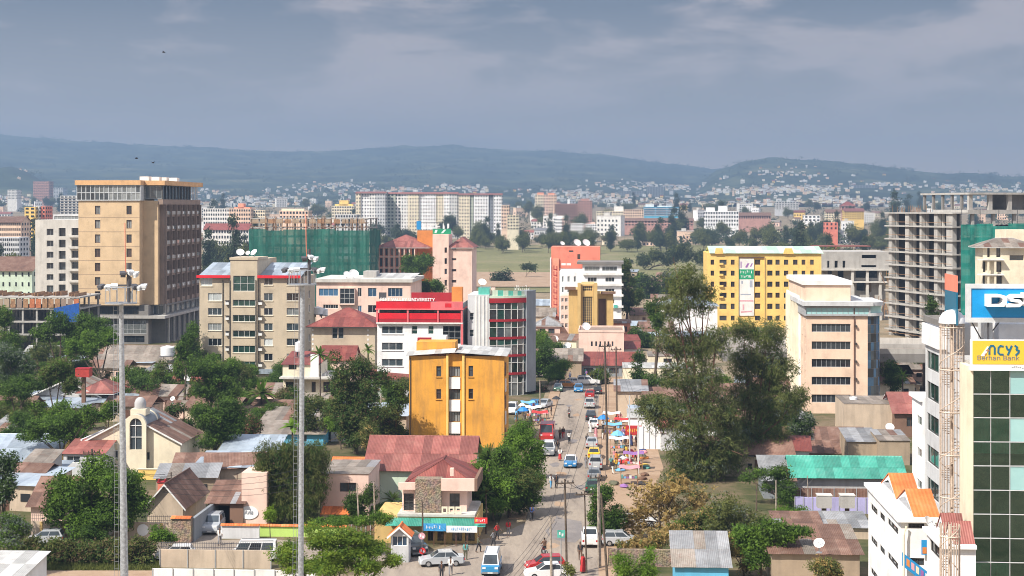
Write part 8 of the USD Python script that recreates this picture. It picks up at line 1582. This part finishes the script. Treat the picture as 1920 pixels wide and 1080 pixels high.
for q in PE: person(*q)
r = random.Random(8); cn = list(CL)
def crowd(n, xr, yr, group, label):
    for i in range(n):
        a, b = r.choice(cn), r.choice(['dark','grey','brown','blue','olive','white']); person(label.format(a, b), r.uniform(*xr), r.uniform(*yr), r.choice(['stand','walk','stride','carry']), a, b, r.uniform(0,360), r.choice([None,None,None,'robe','skirt']), group=group)
crowd(16, (1145,1195), (830,895), 'shoppers at the clothes market', 'shopper in {} and {} among the market stalls'); crowd(14, (968,1040), (770,800), 'crowd on the left pavement', 'passer-by in {} and {} in the crowd on the left pavement'); crowd(12, (1045,1110), (697,716), 'people at the far junction', 'distant passer-by in {} and {} at the far junction'); crowd(8, (1120,1175), (790,826), 'people behind the market umbrellas', 'person in {} and {} behind the market umbrellas')
def bike(label, px, py, motor, rider, head):
    d = gd(py); t = thing('motorbike' if motor else 'bicycle', label, 'motorbike' if motor else 'bicycle', (PX(px,d), d, .02), math.radians(head-90)); w = .3 if motor else .33
    for x in (-.55,.55): put(t, 'wheel', MB().tube([(x+w*math.cos(a),0,w+w*math.sin(a)) for a in np.linspace(0,6.283,18)], .045 if motor else .02, 5), 'tyre')
    put(t, 'frame', MB().tube([(-.55,0,w),(0,0,.45),(.4,0,.8),(.55,0,w)], .03, 5).tube([(0,0,.45),(-.2,0,.82)], .025, 5).tube([(.4,-.3,.98),(.38,0,.9),(.4,.3,.98)], .02, 5), 'steel_dark'); put(t, 'saddle', MB().box(-.4 if motor else -.28,.05,-.1,.1,.78,.86), 'tank_black')
    if motor: put(t, 'engine', MB().box(-.15,.25,-.13,.13,.3,.55), 'steel'); put(t, 'fuel_tank', MB().box(.05,.38,-.14,.14,.62,.84), 'c_red'); put(t, 'headlight', MB().ball((.55,0,.88), .1, 1), 'lamp_clear')
    q = dict(rider); person(q['l'], px, py, 'ride', q['a'], q['b'], head, d=d, z=.02)
bike('bicycle ridden up the middle of the street', 1067, 832, False, dict(l='person in a white shirt riding the bicycle', a='white', b='dark'), 170); bike('motorbike coming down the street in the shade', 1067, 783, True, dict(l='person in grey riding the motorbike in the street', a='grey', b='olive'), 0); bike('motorbike with rider near the bottom of the street', 1021, 1042, True, dict(l='person in dark clothes riding the motorbike at the bottom of the street', a='brown', b='dark'), 200)
# ---------------------------------------------------------------- market
def umbrella(label, px, py, top, r, mat):
    r *= .82; d = gd(py); t = thing('market_umbrella', label, 'umbrella', (PX(px,d), d, 0)); z = PZ(top, d); put(t, 'pole', MB().cyl(0,0,0,z,.03,6), 'steel')
    for i in range(8): a0, a1 = i*math.pi/4, (i+1)*math.pi/4; put(t, 'canopy_panel', MB().add([(0,0,z),(r*.55*math.cos(a0),r*.55*math.sin(a0),z-.25*r),(r*.55*math.cos(a1),r*.55*math.sin(a1),z-.25*r),(r*math.cos(a0),r*math.sin(a0),z-.7*r),(r*math.cos(a1),r*math.sin(a1),z-.7*r)], [[0,1,2],[1,3,4],[1,4,2]]), mat)
plain('cloth_blue', (0.01,0.19,0.56), .6, var=.1)
for q in (('big blue umbrella in the left pavement crowd',981,792,762,1.2,'cloth_blue'),('big blue umbrella at the left of the market',1131,806,777,1.2,'cloth_blue'),('white umbrella beside the left blue one',979,780,755,.8,'w_white'),('pale blue canopy umbrella among the market stalls',1158,838,806,1.3,'cl_sky'),('pink umbrella in the left pavement crowd',1021,792,768,1.0,'cl_pink'),('white umbrella behind the red market cloths',1176,806,782,1.1,'w_white'),('dark umbrella at the far left kerb',1043,760,742,1.0,'cl_dark'),('dull green umbrella beside the white painted pole',1203,868,848,.9,'cl_olive')): umbrella(*q)
def stall(label, px, py, w, cloth, goods):
    d = gd(py); t = thing('market_stall', label, 'market stall', (PX(px,d), d, 0), YAW+r.uniform(-.2,.2)); put(t, 'table_top', MB().box(-w/2,w/2,-.5,.5,.72,.78), 'timber')
    for a in (-1,1):
        for c in (-1,1): put(t, 'leg', MB().box(a*(w/2-.08)-.03,a*(w/2-.08)+.03,c*.42-.03,c*.42+.03,0,.717), 'timber'); put(t, 'canopy_post', MB().box(a*(w/2-.03)-.03,a*(w/2-.03)+.03,c*.55-.03,c*.55+.03,0,2.1+.2*(c>0)), 'timber')
    X, Y = np.meshgrid(np.linspace(-w/2-.2,w/2+.2,9), np.linspace(-.8,.8,6)); put(t, 'canopy', gridmesh(X, Y, 2.2+.12*Y-.08*np.cos(X*3)), cloth, smooth=True)
    for i in range(int(w/.35)): m = r.choice(goods); put(t, 'goods', MB().box(-w/2+.35*i+.03,-w/2+.35*i+.33,r.uniform(-.45,-.2),r.uniform(.1,.45),.785,.785+r.uniform(.1,.4)), m)
gds = ['cl_red','cl_yellow','cl_sky','cl_white','cl_pink','cl_violet','cl_orange','cl_teal']
for q in (('stall under white cloth at the front of the market',1160,850,2.4,'w_white'),('stall under a pale blue sheet in the market',1150,822,2.2,'cl_sky'),('stall under red cloth in the middle of the market',1168,812,2.4,'cl_red'),('stall under a violet cloth near the white painted pole',1188,880,2.4,'cl_violet'),('stall under orange cloth in front of the white hoarding',1195,832,2.6,'cl_orange'),('stall under a white sheet behind the blue umbrella',1146,800,2.4,'w_white'),('stall under pink cloth at the market edge by the trees',1180,908,2.2,'cl_pink'),('pavement stall under a white sheet in the left crowd',1000,788,2.2,'w_white'),('pavement stall under red cloth in the left crowd',1012,798,2.2,'cl_red'),('pavement stall under blue sheet beside the ochre block',990,778,2.0,'cl_sky')): stall(*q, gds)
for l, px, py, w, h, m, tx, tm in (('red cloth hoarding with yellow letters in the market',1188,836,2.4,1.4,'cl_red','M','sign_yellow'),('pale printed hoarding right of the red one in the market',1214,842,2.4,1.4,'w_white','','cl_red')):
    d = gd(py); t = thing('hoarding', l, 'sign', (PX(px,d), d, 1.6), YAW); put(t, 'cloth', MB().box(-w/2,w/2,0,.05,0,h), m); scribble(t, -w*.4, -.003, h*.3, w*.8, h*.35, tm, 7+len(tx)); put(t, 'post', MB().box(-w/2,-w/2+.08,.06,.14,-1.6,h), 'timber'); put(t, 'post', MB().box(w/2-.08,w/2,.06,.14,-1.6,h), 'timber')
for i in range(26):
    px, py = r.uniform(1150,1215), r.uniform(845,915); d = gd(py); cc = r.choice(cn); t = thing('cloth_pile', f'heap of {cc} clothes spread on the market ground', 'clothes pile', (PX(px,d), d, .02), r.uniform(0,3), 'clothes heaps of the market'); v, f = ico(2); n = meshkit.noise(v*2.2+i, 3)[:,None]; put(t, 'heap', (v*np.array([.7,.5,.3])*(.75+.5*n)+[0,0,.12], f), 'cl_'+cc, smooth=True)
print('prims', sum(1 for _ in stage.Traverse()))
